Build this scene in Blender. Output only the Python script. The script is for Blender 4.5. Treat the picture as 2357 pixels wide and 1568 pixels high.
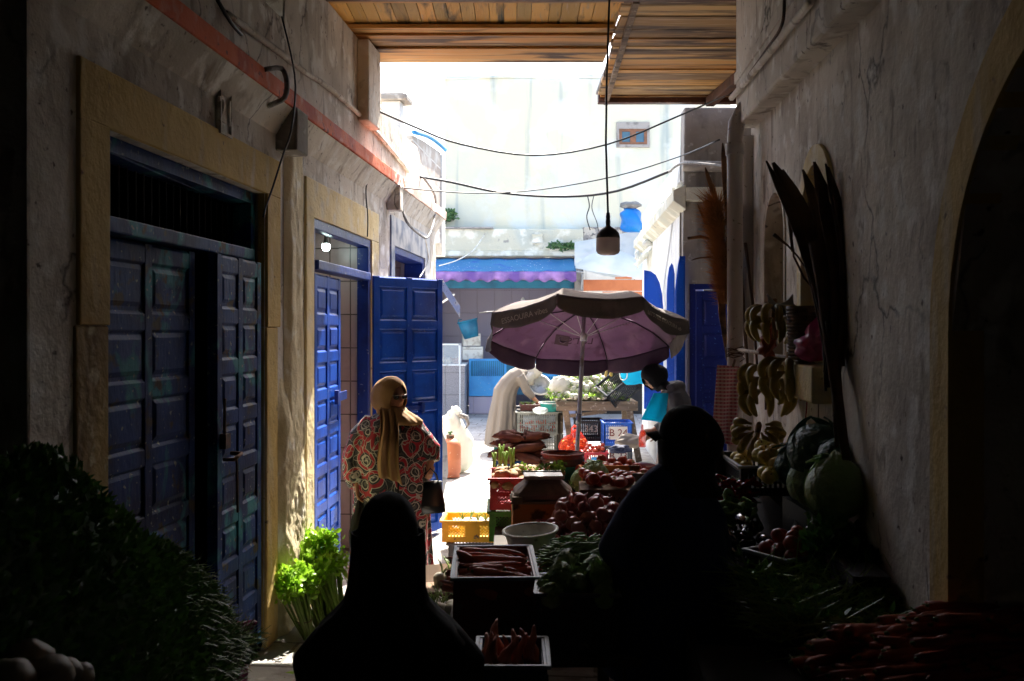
import bpy, bmesh, math, random
from mathutils import Vector, Matrix, noise
random.seed(7)
R = math.radians
scene = bpy.context.scene
for o in list(bpy.data.objects): bpy.data.objects.remove(o)
# ---------------------------------------------------------------- camera, sky, sun, exposure
F, CX, HY, ZC = 2200.0, 1178.0, 760.0, 1.96      # focal length, principal column, horizon row (2356 px wide sheet), eye height
TH = math.atan(.0873)                            # heading of the alley
CT, ST = math.cos(TH), math.sin(TH)
cam = bpy.data.cameras.new('camera'); camo = bpy.data.objects.new('camera', cam)
scene.collection.objects.link(camo); scene.camera = camo
camo.location = (0, 0, ZC); camo.rotation_euler = (R(90), 0, 0)
cam.sensor_width = 36; cam.lens = 36 * F / 2356; cam.shift_y = -24 / 2356
cam.clip_start = .05; cam.clip_end = 500
cam.dof.use_dof = True; cam.dof.focus_distance = 9.5; cam.dof.aperture_fstop = 5.6
SUN_EL, SUN_AZ = math.atan2(1.31, 1.007), TH + R(10.5)
w = bpy.data.worlds.new('World'); scene.world = w; w.use_nodes = True
nt = w.node_tree; bg = nt.nodes['Background']
sk = nt.nodes.new('ShaderNodeTexSky'); sk.sky_type = 'NISHITA'; sk.sun_disc = False
sk.sun_elevation = SUN_EL; sk.sun_rotation = SUN_AZ; sk.dust_density = 4.0
nt.links.new(sk.outputs[0], bg.inputs[0]); bg.inputs[1].default_value = .15
sun = bpy.data.lights.new('sun', 'SUN'); sun.energy = 4.5; sun.angle = R(.5); sun.color = (1, .94, .84)
suno = bpy.data.objects.new('sun', sun); scene.collection.objects.link(suno)
sdir = Vector((math.sin(SUN_AZ) * math.cos(SUN_EL), math.cos(SUN_AZ) * math.cos(SUN_EL), math.sin(SUN_EL)))
suno.rotation_euler = sdir.to_track_quat('Z', 'Y').to_euler(); suno.location = sdir * 30
vs = scene.view_settings; vs.view_transform = 'Standard'; vs.look = 'None'; vs.exposure = 2.2; vs.gamma = 1; vs.use_curve_mapping = False
scene.render.engine = 'CYCLES'; scene.cycles.max_bounces = 8; scene.cycles.diffuse_bounces = 5
# ---------------------------------------------------------------- helpers
def at(x, y, p): return Vector(((x - CX) / p, F / p, ZC + (HY - y) / p))   # photo row/column and scale (px per m) -> place in metres
def A(u, s, z=0): return Vector((u * CT + s * ST, -u * ST + s * CT, z))     # alley coordinates -> world
UL, UR = -2.03 * CT, 1.15 * CT
def wf(U, x, y):
    dx, dz = (x - CX) / F, (HY - y) / F
    t = U / (dx * CT - ST)
    return (t * (dx * ST + CT), ZC + t * dz)
def L(x, y=0): return wf(UL, x, y)
def RW(x, y=0): return wf(UR, x, y)
WM = Matrix.Rotation(-TH, 4, 'Z')
MATS = {}
def pmat(name, base, layers=(), rough=.7, bump=(), metal=0, rnd=None, attr=None, crack=None, spec=.5, trans=0, emit=None, sss=0, alpha=1, coat=0, brick=None, rings=None):
    m = bpy.data.materials.new(name); m.use_nodes = True; MATS[name] = m
    n, l = m.node_tree.nodes, m.node_tree.links
    b = n['Principled BSDF']; tc = n.new('ShaderNodeTexCoord'); oc = tc.outputs['Object']
    def val(c): return (c[0], c[1], c[2], 1)
    def mapped(st):
        if st == (1, 1, 1): return oc
        mp = n.new('ShaderNodeMapping'); mp.inputs['Scale'].default_value = st; l.new(oc, mp.inputs[0]); return mp.outputs[0]
    def noi(sc, st=(1, 1, 1), det=5, dist=0):
        x = n.new('ShaderNodeTexNoise'); x.inputs['Scale'].default_value = sc; x.inputs['Detail'].default_value = det
        x.inputs['Distortion'].default_value = dist; l.new(mapped(st), x.inputs['Vector']); return x.outputs['Fac']
    def rng(s, lo, hi, a=0, bb=1):
        x = n.new('ShaderNodeMapRange'); x.inputs[1].default_value = lo; x.inputs[2].default_value = hi
        x.inputs[3].default_value = a; x.inputs[4].default_value = bb; l.new(s, x.inputs[0]); return x.outputs[0]
    def mix(f, a, c):
        x = n.new('ShaderNodeMix'); x.data_type = 'RGBA'; l.new(f, x.inputs[0])
        (l.new(a, x.inputs[6]) if not isinstance(a, tuple) else setattr(x.inputs[6], 'default_value', val(a)))
        (l.new(c, x.inputs[7]) if not isinstance(c, tuple) else setattr(x.inputs[7], 'default_value', val(c)))
        return x.outputs[2]
    col = tuple(base)
    if brick:
        br = n.new('ShaderNodeTexBrick'); mp = n.new('ShaderNodeMapping'); mp.inputs['Rotation'].default_value = brick.get('rot', (0, 0, 0))
        l.new(oc, mp.inputs[0]); l.new(mp.outputs[0], br.inputs['Vector'])
        br.inputs['Color1'].default_value = val(base); br.inputs['Color2'].default_value = val(brick.get('c2', base)); br.inputs['Mortar'].default_value = val(brick['mortar'])
        br.inputs['Scale'].default_value = 1; br.inputs['Mortar Size'].default_value = brick.get('ms', .004); br.offset = brick.get('off', 0)
        br.inputs['Brick Width'].default_value = brick['w']; br.inputs['Row Height'].default_value = brick['h']; col = br.outputs['Color']; bf = br.outputs['Fac']
    if rings:
        # swirling printed cloth
        c0, c1, c2, c3, s = rings
        vo = n.new('ShaderNodeTexVoronoi'); vo.inputs['Scale'].default_value = s
        ad = n.new('ShaderNodeMix'); ad.data_type = 'RGBA'; ad.inputs[0].default_value = .06
        nn = n.new('ShaderNodeTexNoise'); nn.inputs['Scale'].default_value = 6; l.new(oc, nn.inputs[0]); l.new(oc, ad.inputs[6]); l.new(nn.outputs['Color'], ad.inputs[7])
        l.new(ad.outputs[2], vo.inputs['Vector'])
        cr = n.new('ShaderNodeValToRGB'); cr.color_ramp.interpolation = 'CONSTANT'; e = cr.color_ramp.elements
        e[0].position = 0; e[0].color = val(c2); e[1].position = .14; e[1].color = val(c0)
        for ps, cc in ((.25, c3), (.30, c0), (.36, c2), (.39, c1), (.56, c3), (.6, c0), (.68, c2), (.7, c0), (.82, c1)):
            q = e.new(ps); q.color = val(cc)
        l.new(vo.outputs['Distance'], cr.inputs[0])
        v2 = n.new('ShaderNodeTexVoronoi'); v2.inputs['Scale'].default_value = s * 1.7; v2.feature = 'DISTANCE_TO_EDGE'
        a2 = n.new('ShaderNodeMix'); a2.data_type = 'RGBA'; a2.inputs[0].default_value = .2; l.new(oc, a2.inputs[6]); l.new(nn.outputs['Color'], a2.inputs[7]); l.new(a2.outputs[2], v2.inputs['Vector'])
        col = mix(rng(v2.outputs['Distance'], .012, .03, 1, 0), cr.outputs[0], c3)
        col = mix(rng(noi(5), .52, .56), col, c1) if 0 else col
    if attr:
        at_ = n.new('ShaderNodeAttribute'); at_.attribute_name = 'rn'
        rp = n.new('ShaderNodeValToRGB'); e = rp.color_ramp.elements
        e[0].color = val(attr[0]); e[1].color = val(attr[-1])
        for i, c in enumerate(attr[1:-1]): q = e.new((i + 1) / (len(attr) - 1)); q.color = val(c)
        l.new(at_.outputs['Fac'], rp.inputs[0]); col = rp.outputs[0]
    if rnd:
        oi = n.new('ShaderNodeObjectInfo'); col = mix(oi.outputs['Random'], col, tuple(rnd))
    for ly in layers:
        c, sc, lo, hi = ly[:4]; st = ly[4] if len(ly) > 4 else (1, 1, 1); ds = ly[5] if len(ly) > 5 else 0; mx = ly[6] if len(ly) > 6 else 1
        col = mix(rng(noi(sc, st, 6, ds), lo, hi, 0, mx), col, tuple(c))
    if crack:
        v = n.new('ShaderNodeTexVoronoi'); v.feature = 'DISTANCE_TO_EDGE'; v.inputs['Scale'].default_value = crack[0]
        am = n.new('ShaderNodeMix'); am.data_type = 'RGBA'; am.inputs[0].default_value = .25
        nn = n.new('ShaderNodeTexNoise'); nn.inputs['Scale'].default_value = 3; nn.inputs['Detail'].default_value = 6
        l.new(oc, nn.inputs[0]); l.new(mapped((1, 1, .45)), am.inputs[6]); l.new(nn.outputs['Color'], am.inputs[7]); l.new(am.outputs[2], v.inputs['Vector'])
        f = rng(v.outputs['Distance'], 0, crack[1], 1, 0)
        mu = n.new('ShaderNodeMath'); mu.operation = 'MULTIPLY'; l.new(f, mu.inputs[0]); l.new(rng(noi(1.1), .5, .6), mu.inputs[1])
        col = mix(mu.outputs[0], col, tuple(crack[2])); crk = mu.outputs[0]
    if isinstance(col, tuple): b.inputs['Base Color'].default_value = val(col)
    else: l.new(col, b.inputs['Base Color'])
    b.inputs['Roughness'].default_value = rough; b.inputs['Metallic'].default_value = metal
    b.inputs['Specular IOR Level'].default_value = spec; b.inputs['Coat Weight'].default_value = coat
    b.inputs['Transmission Weight'].default_value = trans
    if sss: b.inputs['Subsurface Weight'].default_value = sss; b.inputs['Subsurface Scale'].default_value = .02
    if alpha < 1: b.inputs['Alpha'].default_value = alpha
    if emit: b.inputs['Emission Color'].default_value = val(emit); b.inputs['Emission Strength'].default_value = emit[3]
    hgt = None
    for bl in bump:
        sc, stg = bl[:2]; st = bl[2] if len(bl) > 2 else (1, 1, 1)
        f = rng(noi(sc, st, 7), 0, 1, 0, stg)
        if hgt is None: hgt = f
        else:
            mu = n.new('ShaderNodeMath'); l.new(hgt, mu.inputs[0]); l.new(f, mu.inputs[1]); hgt = mu.outputs[0]
    if brick and hgt:
        mu = n.new('ShaderNodeMath'); mu.operation = 'MULTIPLY_ADD'; l.new(bf, mu.inputs[0]); mu.inputs[1].default_value = -.006; l.new(hgt, mu.inputs[2]); hgt = mu.outputs[0]
    if hgt:
        bp = n.new('ShaderNodeBump'); bp.inputs['Strength'].default_value = 1; bp.inputs['Distance'].default_value = 1
        l.new(hgt, bp.inputs['Height']); l.new(bp.outputs[0], b.inputs['Normal'])
    return m
def trl(m, c, f=.35):
    # thin translucent sheet: mixes a translucent lobe in
    n, l = m.node_tree.nodes, m.node_tree.links; b = n['Principled BSDF']; o = n['Material Output']
    t = n.new('ShaderNodeBsdfTranslucent'); t.inputs[0].default_value = (*c, 1); mx = n.new('ShaderNodeMixShader'); mx.inputs[0].default_value = f
    l.new(b.outputs[0], mx.inputs[1]); l.new(t.outputs[0], mx.inputs[2]); l.new(mx.outputs[0], o.inputs[0]); return m
class MB:
    def __init__(s): s.v = []; s.f = []; s.sm = []; s.rn = []; s.mi = []
    def add(s, vs_, fs, smooth=False, mi=0, rn=None):
        o = len(s.v); s.v += [tuple(q) for q in vs_]; rn = random.random() if rn is None else rn
        for f in fs: s.f.append([i + o for i in f]); s.sm.append(smooth); s.rn.append(rn); s.mi.append(mi)
        return s
    def box(s, a, b, mi=0, rn=None, M=None):
        x0, y0, z0 = a; x1, y1, z1 = b
        vs_ = [Vector(q) for q in ((x0, y0, z0), (x1, y0, z0), (x1, y1, z0), (x0, y1, z0), (x0, y0, z1), (x1, y0, z1), (x1, y1, z1), (x0, y1, z1))]
        if M: vs_ = [M @ q for q in vs_]
        return s.add(vs_, [(0, 3, 2, 1), (4, 5, 6, 7), (0, 1, 5, 4), (1, 2, 6, 5), (2, 3, 7, 6), (3, 0, 4, 7)], False, mi, rn)
    def bar(s, p, q, wx, wz, mi=0, rn=None):      # rectangular bar from p to q
        p, q = Vector(p), Vector(q); d = (q - p); ln = d.length; d.normalize()
        up = Vector((0, 0, 1)) if abs(d.z) < .95 else Vector((0, 1, 0)); r = d.cross(up).normalized(); u = r.cross(d)
        vs_ = [p + r * a * wx / 2 + u * b * wz / 2 for a, b in ((-1, -1), (1, -1), (1, 1), (-1, 1))]; vs_ += [v + d * ln for v in vs_]
        return s.add(vs_, [(3, 2, 1, 0), (4, 5, 6, 7), (0, 1, 5, 4), (1, 2, 6, 5), (2, 3, 7, 6), (3, 0, 4, 7)], False, mi, rn)
    def rings(s, rs, closed=True, caps=True, smooth=True, mi=0, rn=None):
        n = len(rs[0]); vs_ = [v for r in rs for v in r]; fs = []
        for i in range(len(rs) - 1):
            for j in range(n if closed else n - 1):
                k = (j + 1) % n; fs.append((i * n + j, i * n + k, (i + 1) * n + k, (i + 1) * n + j))
        if caps and closed: fs.append(tuple(range(n - 1, -1, -1))); fs.append(tuple((len(rs) - 1) * n + j for j in range(n)))
        return s.add(vs_, fs, smooth, mi, rn)
    def tube(s, pts, rad, n=8, caps=True, mi=0, flat=1.0, rn=None, up=None, fold=None):
        pts = [Vector(p) for p in pts]; m = len(pts)
        if not hasattr(rad, '__len__'): rad = [rad] * m
        rs = []; prev = Vector(up) if up else None
        for i, p in enumerate(pts):
            d = (pts[min(i + 1, m - 1)] - pts[max(i - 1, 0)]).normalized()
            if prev is None: prev = Vector((0, 0, 1)) if abs(d.z) < .9 else Vector((0, 1, 0))
            r = d.cross(prev)
            if r.length < 1e-5: r = d.cross(Vector((1, .1, 0)))
            r.normalize(); u = r.cross(d).normalized(); prev = u
            ra = rad[i]; ra, rb = (ra if hasattr(ra, '__len__') else (ra, ra * flat))
            ring = []
            for k in range(n):
                a = 2 * math.pi * k / n; g = 1 + (fold(a, i / (m - 1)) if fold else 0)
                ring.append(p + r * math.cos(a) * ra * g + u * math.sin(a) * rb * g)
            rs.append(ring)
        return s.rings(rs, True, caps, True, mi, rn)
    def lathe(s, prof, n=24, c=(0, 0, 0), M=None, mi=0, caps=False, smooth=True, rib=None):
        rs = []
        for r, z in prof:
            ring = []
            for k in range(n):
                a = 2 * math.pi * k / n; rr = r * (1 + (rib(a, z) if rib else 0)); v = Vector((rr * math.cos(a), rr * math.sin(a), z))
                ring.append((M @ v if M else v) + Vector(c))
            rs.append(ring)
        return s.rings(rs, True, caps, smooth, mi)
    def prism(s, poly, d0, d1, axis='x', mi=0, rn=None):   # poly = (a, z) or (x, y) list; extruded along axis
        def mkv(a, b, d): return (d, a, b) if axis == 'x' else ((a, d, b) if axis == 'y' else (a, b, d))
        n = len(poly); vs_ = [mkv(a, b, d0) for a, b in poly] + [mkv(a, b, d1) for a, b in poly]
        fs = [tuple(range(n)), tuple(range(2 * n - 1, n - 1, -1))] + [(i, i + n, (i + 1) % n + n, (i + 1) % n) for i in range(n)]
        return s.add(vs_, fs, False, mi, rn)
    def grid(s, fn, nu, nv, smooth=True, mi=0):
        vs_ = [fn(i / nu, j / nv) for i in range(nu + 1) for j in range(nv + 1)]
        fs = [(i * (nv + 1) + j, (i + 1) * (nv + 1) + j, (i + 1) * (nv + 1) + j + 1, i * (nv + 1) + j + 1) for i in range(nu) for j in range(nv)]
        return s.add(vs_, fs, smooth, mi)
    def blob(s, c, r, nz=.15, fr=2.5, seed=0, n=14, M=None, mi=0, fn=None):
        rx, ry, rz = r if hasattr(r, '__len__') else (r, r, r); rs = []
        for i in range(n + 1):
            t = math.pi * i / n; ring = []
            for k in range(2 * n):
                a = math.pi * k / n; d = Vector((math.sin(t) * math.cos(a), math.sin(t) * math.sin(a), -math.cos(t)))
                g = 1 + nz * noise.noise(d * fr + Vector((seed * 7.3, seed * 3.1, seed)))
                v = Vector((d.x * rx * g, d.y * ry * g, d.z * rz * g))
                if fn: v = fn(v, d)
                ring.append((M @ v if M else v) + Vector(c))
            rs.append(ring)
        return s.rings(rs, True, False, True, mi)
    def mesh(s, name, mats, fixn=True):
        me = bpy.data.meshes.new(name); me.from_pydata(s.v, [], s.f)
        for m in (mats if isinstance(mats, (list, tuple)) else [mats]): me.materials.append(MATS[m])
        me.polygons.foreach_set('use_smooth', s.sm); me.polygons.foreach_set('material_index', s.mi)
        a = me.attributes.new('rn', 'FLOAT', 'FACE'); a.data.foreach_set('value', s.rn)
        if fixn:
            b = bmesh.new(); b.from_mesh(me); bmesh.ops.remove_doubles(b, verts=b.verts, dist=1e-6); bmesh.ops.recalc_face_normals(b, faces=b.faces); b.to_mesh(me); b.free()
        me.update(); return me
def tag(o, label=None, cat=None, group=None, kind=None):
    for k, v in (('label', label), ('category', cat), ('group', group), ('kind', kind)):
        if v: o[k] = v
    return o
def link(name, data): o = bpy.data.objects.new(name, data); scene.collection.objects.link(o); return o
def thing(name, label, cat, loc=(0, 0, 0), rz=0, group=None, rx=0, ry=0):
    o = link(name, None); o.empty_display_size = .1; o.location = loc; o.rotation_euler = (rx, ry, rz); return tag(o, label, cat, group)
def basis(o): return Matrix.LocRotScale(o.location, o.rotation_euler, o.scale)
def part(root, name, mb, mat, frame=None, bevel=0, label=None, solid=0, rz=None, loc=None, sub=0):
    """child mesh; frame=None: local to the thing; frame=Matrix: vertices given in that frame of the world"""
    o = link(name, mb.mesh(name, mat) if isinstance(mb, MB) else mb)
    if root is not None: o.parent = root
    if frame is not None:
        o.matrix_basis = frame
        if root is not None:
            pw = basis(root) if root.parent is None else basis(root.parent) @ root.matrix_parent_inverse @ basis(root)
            o.matrix_parent_inverse = pw.inverted()
    if loc is not None: o.location = loc
    if rz is not None: o.rotation_euler.z = rz
    if sub: q = o.modifiers.new('sub', 'SUBSURF'); q.levels = q.render_levels = sub
    if solid: q = o.modifiers.new('solid', 'SOLIDIFY'); q.thickness = solid
    if bevel: q = o.modifiers.new('bevel', 'BEVEL'); q.width = bevel; q.segments = 2; q.limit_method = 'ANGLE'; q.harden_normals = False
    if label: o['label'] = label
    return o
def single(name, mb, mat, label, cat, group=None, loc=None, rz=None, **k):
    o = part(None, name, mb, mat, loc=loc, rz=rz, **k); return tag(o, label, cat, group)
def struct(name, mb, mat, **k): return tag(part(None, name, mb, mat, **k), kind='structure')
def dup(o, loc=None, rot=None, label=None, group=None, parent=None):
    r = o.copy(); scene.collection.objects.link(r)
    if parent: r.parent = parent
    for ch in [c for c in bpy.data.objects if c.parent == o]: dup(ch, parent=r)
    if loc is not None: r.location = loc
    if rot is not None: r.rotation_euler = rot
    if label: r['label'] = label
    if group: r['group'] = group
    return r
def fuse(mbs, voxel, smooth=2, name='tmp', mat=None, disp=None):
    """one continuous surface out of overlapping closed shells"""
    m = MB()
    for q in (mbs if isinstance(mbs, (list, tuple)) else [mbs]): m.add(q.v, q.f, True)
    o = link('tmp', m.mesh('tmp', mat)); q = o.modifiers.new('r', 'REMESH'); q.mode = 'VOXEL'; q.voxel_size = voxel
    if smooth: q = o.modifiers.new('s', 'SMOOTH'); q.iterations = smooth; q.factor = .5
    dg = bpy.context.evaluated_depsgraph_get(); me = bpy.data.meshes.new_from_object(o.evaluated_get(dg)); me.name = name
    bpy.data.objects.remove(o); me.polygons.foreach_set('use_smooth', [True] * len(me.polygons))
    if not me.materials: me.materials.append(MATS[mat])
    return me
def text_mesh(s, size, mat, ext=.0015):
    cu = bpy.data.curves.new('t', 'FONT'); cu.body = s; cu.size = size; cu.extrude = ext; cu.align_x = 'CENTER'; cu.align_y = 'CENTER'
    o = bpy.data.objects.new('t', cu); scene.collection.objects.link(o); dg = bpy.context.evaluated_depsgraph_get()
    me = bpy.data.meshes.new_from_object(o.evaluated_get(dg)); bpy.data.objects.remove(o); me.materials.clear(); me.materials.append(MATS[mat]); return me
def lerp(a, b, t): return a + (b - a) * t
def rr(a, b): return random.uniform(a, b)
# ---------------------------------------------------------------- materials
V = (1, 1, .18)
PB = ((25, .006), (5, .020), (1.3, .02), (90, .002))
pmat('plaster', (.68, .62, .53), ((( .42, .36, .29), 1.4, .46, .68), ((.20, .15, .10), 3.2, .57, .72, (1.6, 1.6, .3), .5, .85), ((.76, .73, .67), 6, .53, .64), ((.28, .23, .18), 9, .60, .68, (1, 1, .5), .8, .7), ((.12, .09, .07), 22, .66, .72)), .9, PB, crack=(1.5, .012, (.1, .085, .07)))
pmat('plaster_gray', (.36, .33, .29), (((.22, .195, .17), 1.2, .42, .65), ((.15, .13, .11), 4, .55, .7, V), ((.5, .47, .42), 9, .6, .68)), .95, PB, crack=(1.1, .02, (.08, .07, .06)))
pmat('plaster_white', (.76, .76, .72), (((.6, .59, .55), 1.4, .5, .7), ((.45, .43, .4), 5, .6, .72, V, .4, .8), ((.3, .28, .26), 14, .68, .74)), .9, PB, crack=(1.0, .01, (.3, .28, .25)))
pmat('plaster_far', (.68, .65, .50), (((.56, .59, .51), .5, .45, .7), ((.26, .34, .36), 1.8, .57, .72, (1.5, 1.5, .1), .3, .8), ((.66, .69, .64), 1.1, .5, .6)), .9, ((8, .006), (40, .002)))
pmat('plaster_cream', (.60, .57, .44), (((.5, .52, .45), 1.2, .45, .65), ((.35, .33, .28), 7, .64, .72), ((.8, .78, .68), 3, .5, .6)), .9, PB)
pmat('render_cream_lit', (.80, .70, .46), (((.6, .5, .3), 1.8, .48, .66), ((.3, .22, .13), 5, .60, .7, V, .4, .7), ((.86, .82, .7), 7, .56, .66)), .9, PB)  # paler cream that puts the sun patch into the pilaster and wall base colour
pmat('broken_plaster', (.3, .28, .26), (((.55, .5, .42), 5, .5, .55), ((.16, .15, .14), 12, .55, .62)), .95, ((12, .02), (50, .006)))
pmat('ochre', (.60, .41, .12), (((.42, .27, .07), 2.2, .48, .72), ((.56, .45, .26), 7, .55, .7, V), ((.18, .12, .05), 16, .66, .73)), .85, PB)
pmat('ochre_pale', (.80, .66, .36), (((.6, .45, .2), 2, .48, .7), ((.74, .66, .5), 6, .5, .65), ((.25, .17, .1), 18, .67, .74)), .85, PB)
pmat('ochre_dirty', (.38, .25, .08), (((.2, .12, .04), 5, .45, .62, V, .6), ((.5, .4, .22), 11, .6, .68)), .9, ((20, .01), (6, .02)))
pmat('orange_paint', (.68, .13, .035), (((.5, .07, .02), 3, .48, .6, (1, 1, .5)), ((.7, .3, .2), 8, .55, .7), ((.18, .05, .03), 18, .62, .68)), .8, PB)
pmat('orange_worn', (.6, .22, .13), (((.75, .72, .68), 14, .5, .54), ((.5, .1, .05), 5, .55, .65)), .85, PB)
pmat('pink_paint', (.72, .48, .38), (((.75, .66, .58), 4, .5, .62), ((.4, .25, .2), 14, .66, .73)), .85, PB)
BL = ((.012, .05, .38),)
pmat('blue_door', (.004, .075, .50), (((.002, .035, .28), 3, .45, .65), ((.06, .14, .5), 26, .62, .72), ((.25, .3, .45), 60, .73, .76)), .36, ((45, .002, (1, 1, .4)), (9, .003)), spec=.3)
pmat('blue_far', (.004, .022, .24), (((.002, .012, .16), 2, .45, .7), ((.1, .25, .7), 30, .64, .7)), .4, ((30, .002),))
pmat('blue_frame', (.008, .035, .24), (((.006, .02, .16), 4, .5, .6), ((.3, .3, .35), 30, .66, .7)), .35, ((30, .003),))
pmat('blue_old', (.010, .045, .19), (((.006, .018, .08), 2.5, .45, .6), ((.03, .20, .24), 4, .54, .62, (1, 1, .8), .5), ((.22, .26, .26), 30, .64, .68), ((.06, .045, .03), 9, .60, .68)), .6, ((40, .003, (1, 1, .3)), (8, .006)), spec=.2)
pmat('blue_pale', (.16, .2, .36), (((.1, .13, .3), 3, .45, .6), ((.3, .3, .33), 9, .55, .65), ((.04, .05, .14), 30, .63, .67)), .4, ((40, .003), (8, .003)))
pmat('shop_blue', (.03, .28, .62), (((.02, .2, .5), 3, .45, .65), ((.25, .4, .5), 25, .66, .7)), .5)
pmat('teal_paint', (.02, .2, .32), (((.02, .13, .22), 3, .45, .65),), .6)
pmat('awning_blue', (.03, .18, .38), (((.04, .23, .42), 1.5, .45, .65), ((.75, .8, .82), 22, .66, .69), ((.02, .12, .4), 3, .55, .7)), .7)
pmat('awning_purple', (.19, .11, .30), (((.14, .07, .28), 4, .45, .6, (1, 1, .2)), ((.4, .22, .5), 3, .5, .7)), .8)
pmat('wood', (.4, .2, .08), (((.09, .05, .025), 2.4, .5, .64, (.35, 3, 3), .6), ((.55, .38, .2), 9, .58, .7, (.3, 4, 4))), .7, ((18, .003, (.2, 3, 3)),), attr=((.42, .17, .03), (.70, .40, .12), (.24, .14, .06), (.72, .46, .18), (.56, .24, .04)))
pmat('wood_along', (.4, .2, .08), (((.05, .045, .02), 2.2, .52, .64, (3, .5, 3), .6), ((.55, .38, .2), 9, .6, .7, (4, .3, 4)), ((.2, .08, .03), 40, .7, .73)), .7, ((18, .003, (3, .2, 3)),), attr=((.74, .38, .08), (.8, .48, .13), (.26, .19, .06), (.78, .44, .10), (.66, .36, .08)))
pmat('beam_brown', (.12, .045, .022), (((.06, .025, .015), 4, .45, .65), ((.2, .1, .06), 20, .62, .7)), .55, ((20, .003),))
pmat('wood_old', (.24, .17, .11), (((.1, .07, .045), 4, .45, .65, (.4, 3, 3)), ((.4, .33, .25), 20, .6, .66)), .8, ((25, .004, (.3, 3, 3)),))
pmat('table_dark', (.05, .035, .025), (((.02, .015, .01), 4, .45, .65),), .8)
pmat('window_wood', (.16, .075, .04), (((.24, .1, .05), 6, .45, .65),), .6)
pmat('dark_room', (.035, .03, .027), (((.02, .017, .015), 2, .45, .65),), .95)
pmat('tile_pink', (.56, .43, .40), (((.42, .3, .27), 5, .55, .75),), .35, ((30, .0005),), brick=dict(w=.2, h=.3, mortar=(.16, .12, .1), rot=(R(90), 0, R(90)), ms=.006))
pmat('tile_pinky', (.56, .43, .40), (((.42, .3, .27), 5, .55, .75),), .35, ((30, .0005),), brick=dict(w=.2, h=.3, mortar=(.16, .12, .1), rot=(R(90), 0, 0), ms=.006))
pmat('tile_gray', (.26, .29, .35), (((.16, .19, .26), 4, .45, .6),), .5, ((30, .0005),), brick=dict(w=.2, h=.1, mortar=(.5, .5, .5), rot=(R(90), 0, R(90)), ms=.006, off=.5, c2=(.36, .38, .42)))
pmat('tile_lilac', (.34, .31, .40), (((.36, .34, .42), 3, .5, .7, V),), .5, ((30, .0005),), brick=dict(w=.45, h=.6, mortar=(.3, .27, .33), rot=(R(90), 0, 0), ms=.012))
pmat('granite', (.30, .28, .29), (((.15, .14, .15), 60, .5, .6), ((.48, .46, .46), 80, .58, .66)), .5, ((40, .0004),), brick=dict(w=.5, h=.5, mortar=(.12, .12, .12), rot=(R(90), 0, 0), ms=.006))
pmat('brick_shed', (.38, .33, .28), (((.5, .48, .44), 4, .5, .65),), .9, ((20, .004),), brick=dict(w=.3, h=.2, mortar=(.55, .52, .48), rot=(R(90), 0, R(90)), ms=.012, off=.5, c2=(.3, .24, .2)))
pmat('orange_block', (.60, .20, .08), (((.5, .15, .06), 3, .45, .65),), .8, ((20, .002),))
pmat('paving', (.44, .42, .39), (((.3, .28, .26), .8, .45, .65), ((.2, .18, .16), 4, .56, .68), ((.55, .53, .5), 9, .58, .68), ((.1, .09, .08), 30, .67, .72)), .85, ((30, .003), (5, .01)), brick=dict(w=.62, h=.42, mortar=(.17, .15, .13), ms=.012, off=.5, c2=(.38, .36, .33)))
pmat('black_cable', (.012, .012, .013), (), .5)
pmat('gray_cable', (.22, .21, .2), (((.12, .11, .1), 20, .5, .6),), .6)
pmat('pipe_white', (.52, .49, .45), (((.36, .31, .26), 3, .5, .7, V), ((.2, .16, .12), 30, .66, .7)), .6, ((30, .002),))
pmat('concrete', (.34, .32, .3), (((.2, .19, .18), 5, .5, .65),), .9, ((30, .004),))
pmat('metal_gray', (.35, .36, .38), (((.2, .2, .21), 12, .55, .65),), .45, metal=.6)
pmat('metal_pole', (.5, .47, .45), (((.25, .2, .17), 8, .55, .65),), .4, metal=.3)
pmat('rust', (.14, .06, .03), (((.05, .03, .02), 12, .45, .6),), .8)
pmat('white_metal', (.75, .77, .76), (((.5, .5, .48), 12, .6, .7),), .4)
pmat('white_plastic', (.82, .8, .72), (((.45, .4, .32), 6, .5, .7), ((.25, .2, .14), 20, .66, .72)), .4)
pmat('lamp_dark', (.05, .04, .038), (((.08, .06, .05), 6, .5, .6),), .5)
trl(pmat('lamp_gray', (.8, .7, .66), (), .45), (.8, .7, .66), .4)
pmat('bulb_lit', (.8, .9, .9), (), .3, emit=(.75, 1, .95, 9))
pmat('glass', (.8, .9, .92), (), .05, alpha=.22)
pmat('pane_blue', (.05, .12, .18), (((.07, .16, .26), 3, .45, .6),), .2)
trl(pmat('sheet_plastic', (.72, .76, .74), (((.55, .62, .6), 2, .45, .65),), .35, alpha=.8), (.8, .85, .82), .3)
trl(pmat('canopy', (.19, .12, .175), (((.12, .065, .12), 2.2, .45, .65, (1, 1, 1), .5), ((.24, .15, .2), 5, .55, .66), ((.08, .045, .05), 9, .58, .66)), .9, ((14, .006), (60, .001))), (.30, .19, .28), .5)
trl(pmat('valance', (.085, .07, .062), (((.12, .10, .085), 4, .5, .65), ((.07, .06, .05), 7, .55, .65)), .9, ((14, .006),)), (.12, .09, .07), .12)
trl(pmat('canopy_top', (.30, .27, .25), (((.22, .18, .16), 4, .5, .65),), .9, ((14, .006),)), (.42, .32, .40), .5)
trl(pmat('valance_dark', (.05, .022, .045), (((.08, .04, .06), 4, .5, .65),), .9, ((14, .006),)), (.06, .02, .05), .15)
pmat('print_gray', (.30, .26, .21), (), .8)
pmat('print_dark', (.05, .02, .03), (), .9)
pmat('ink_red', (.17, .02, .015), (), .7)
pmat('ink_dark', (.04, .03, .025), (), .7)
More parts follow.
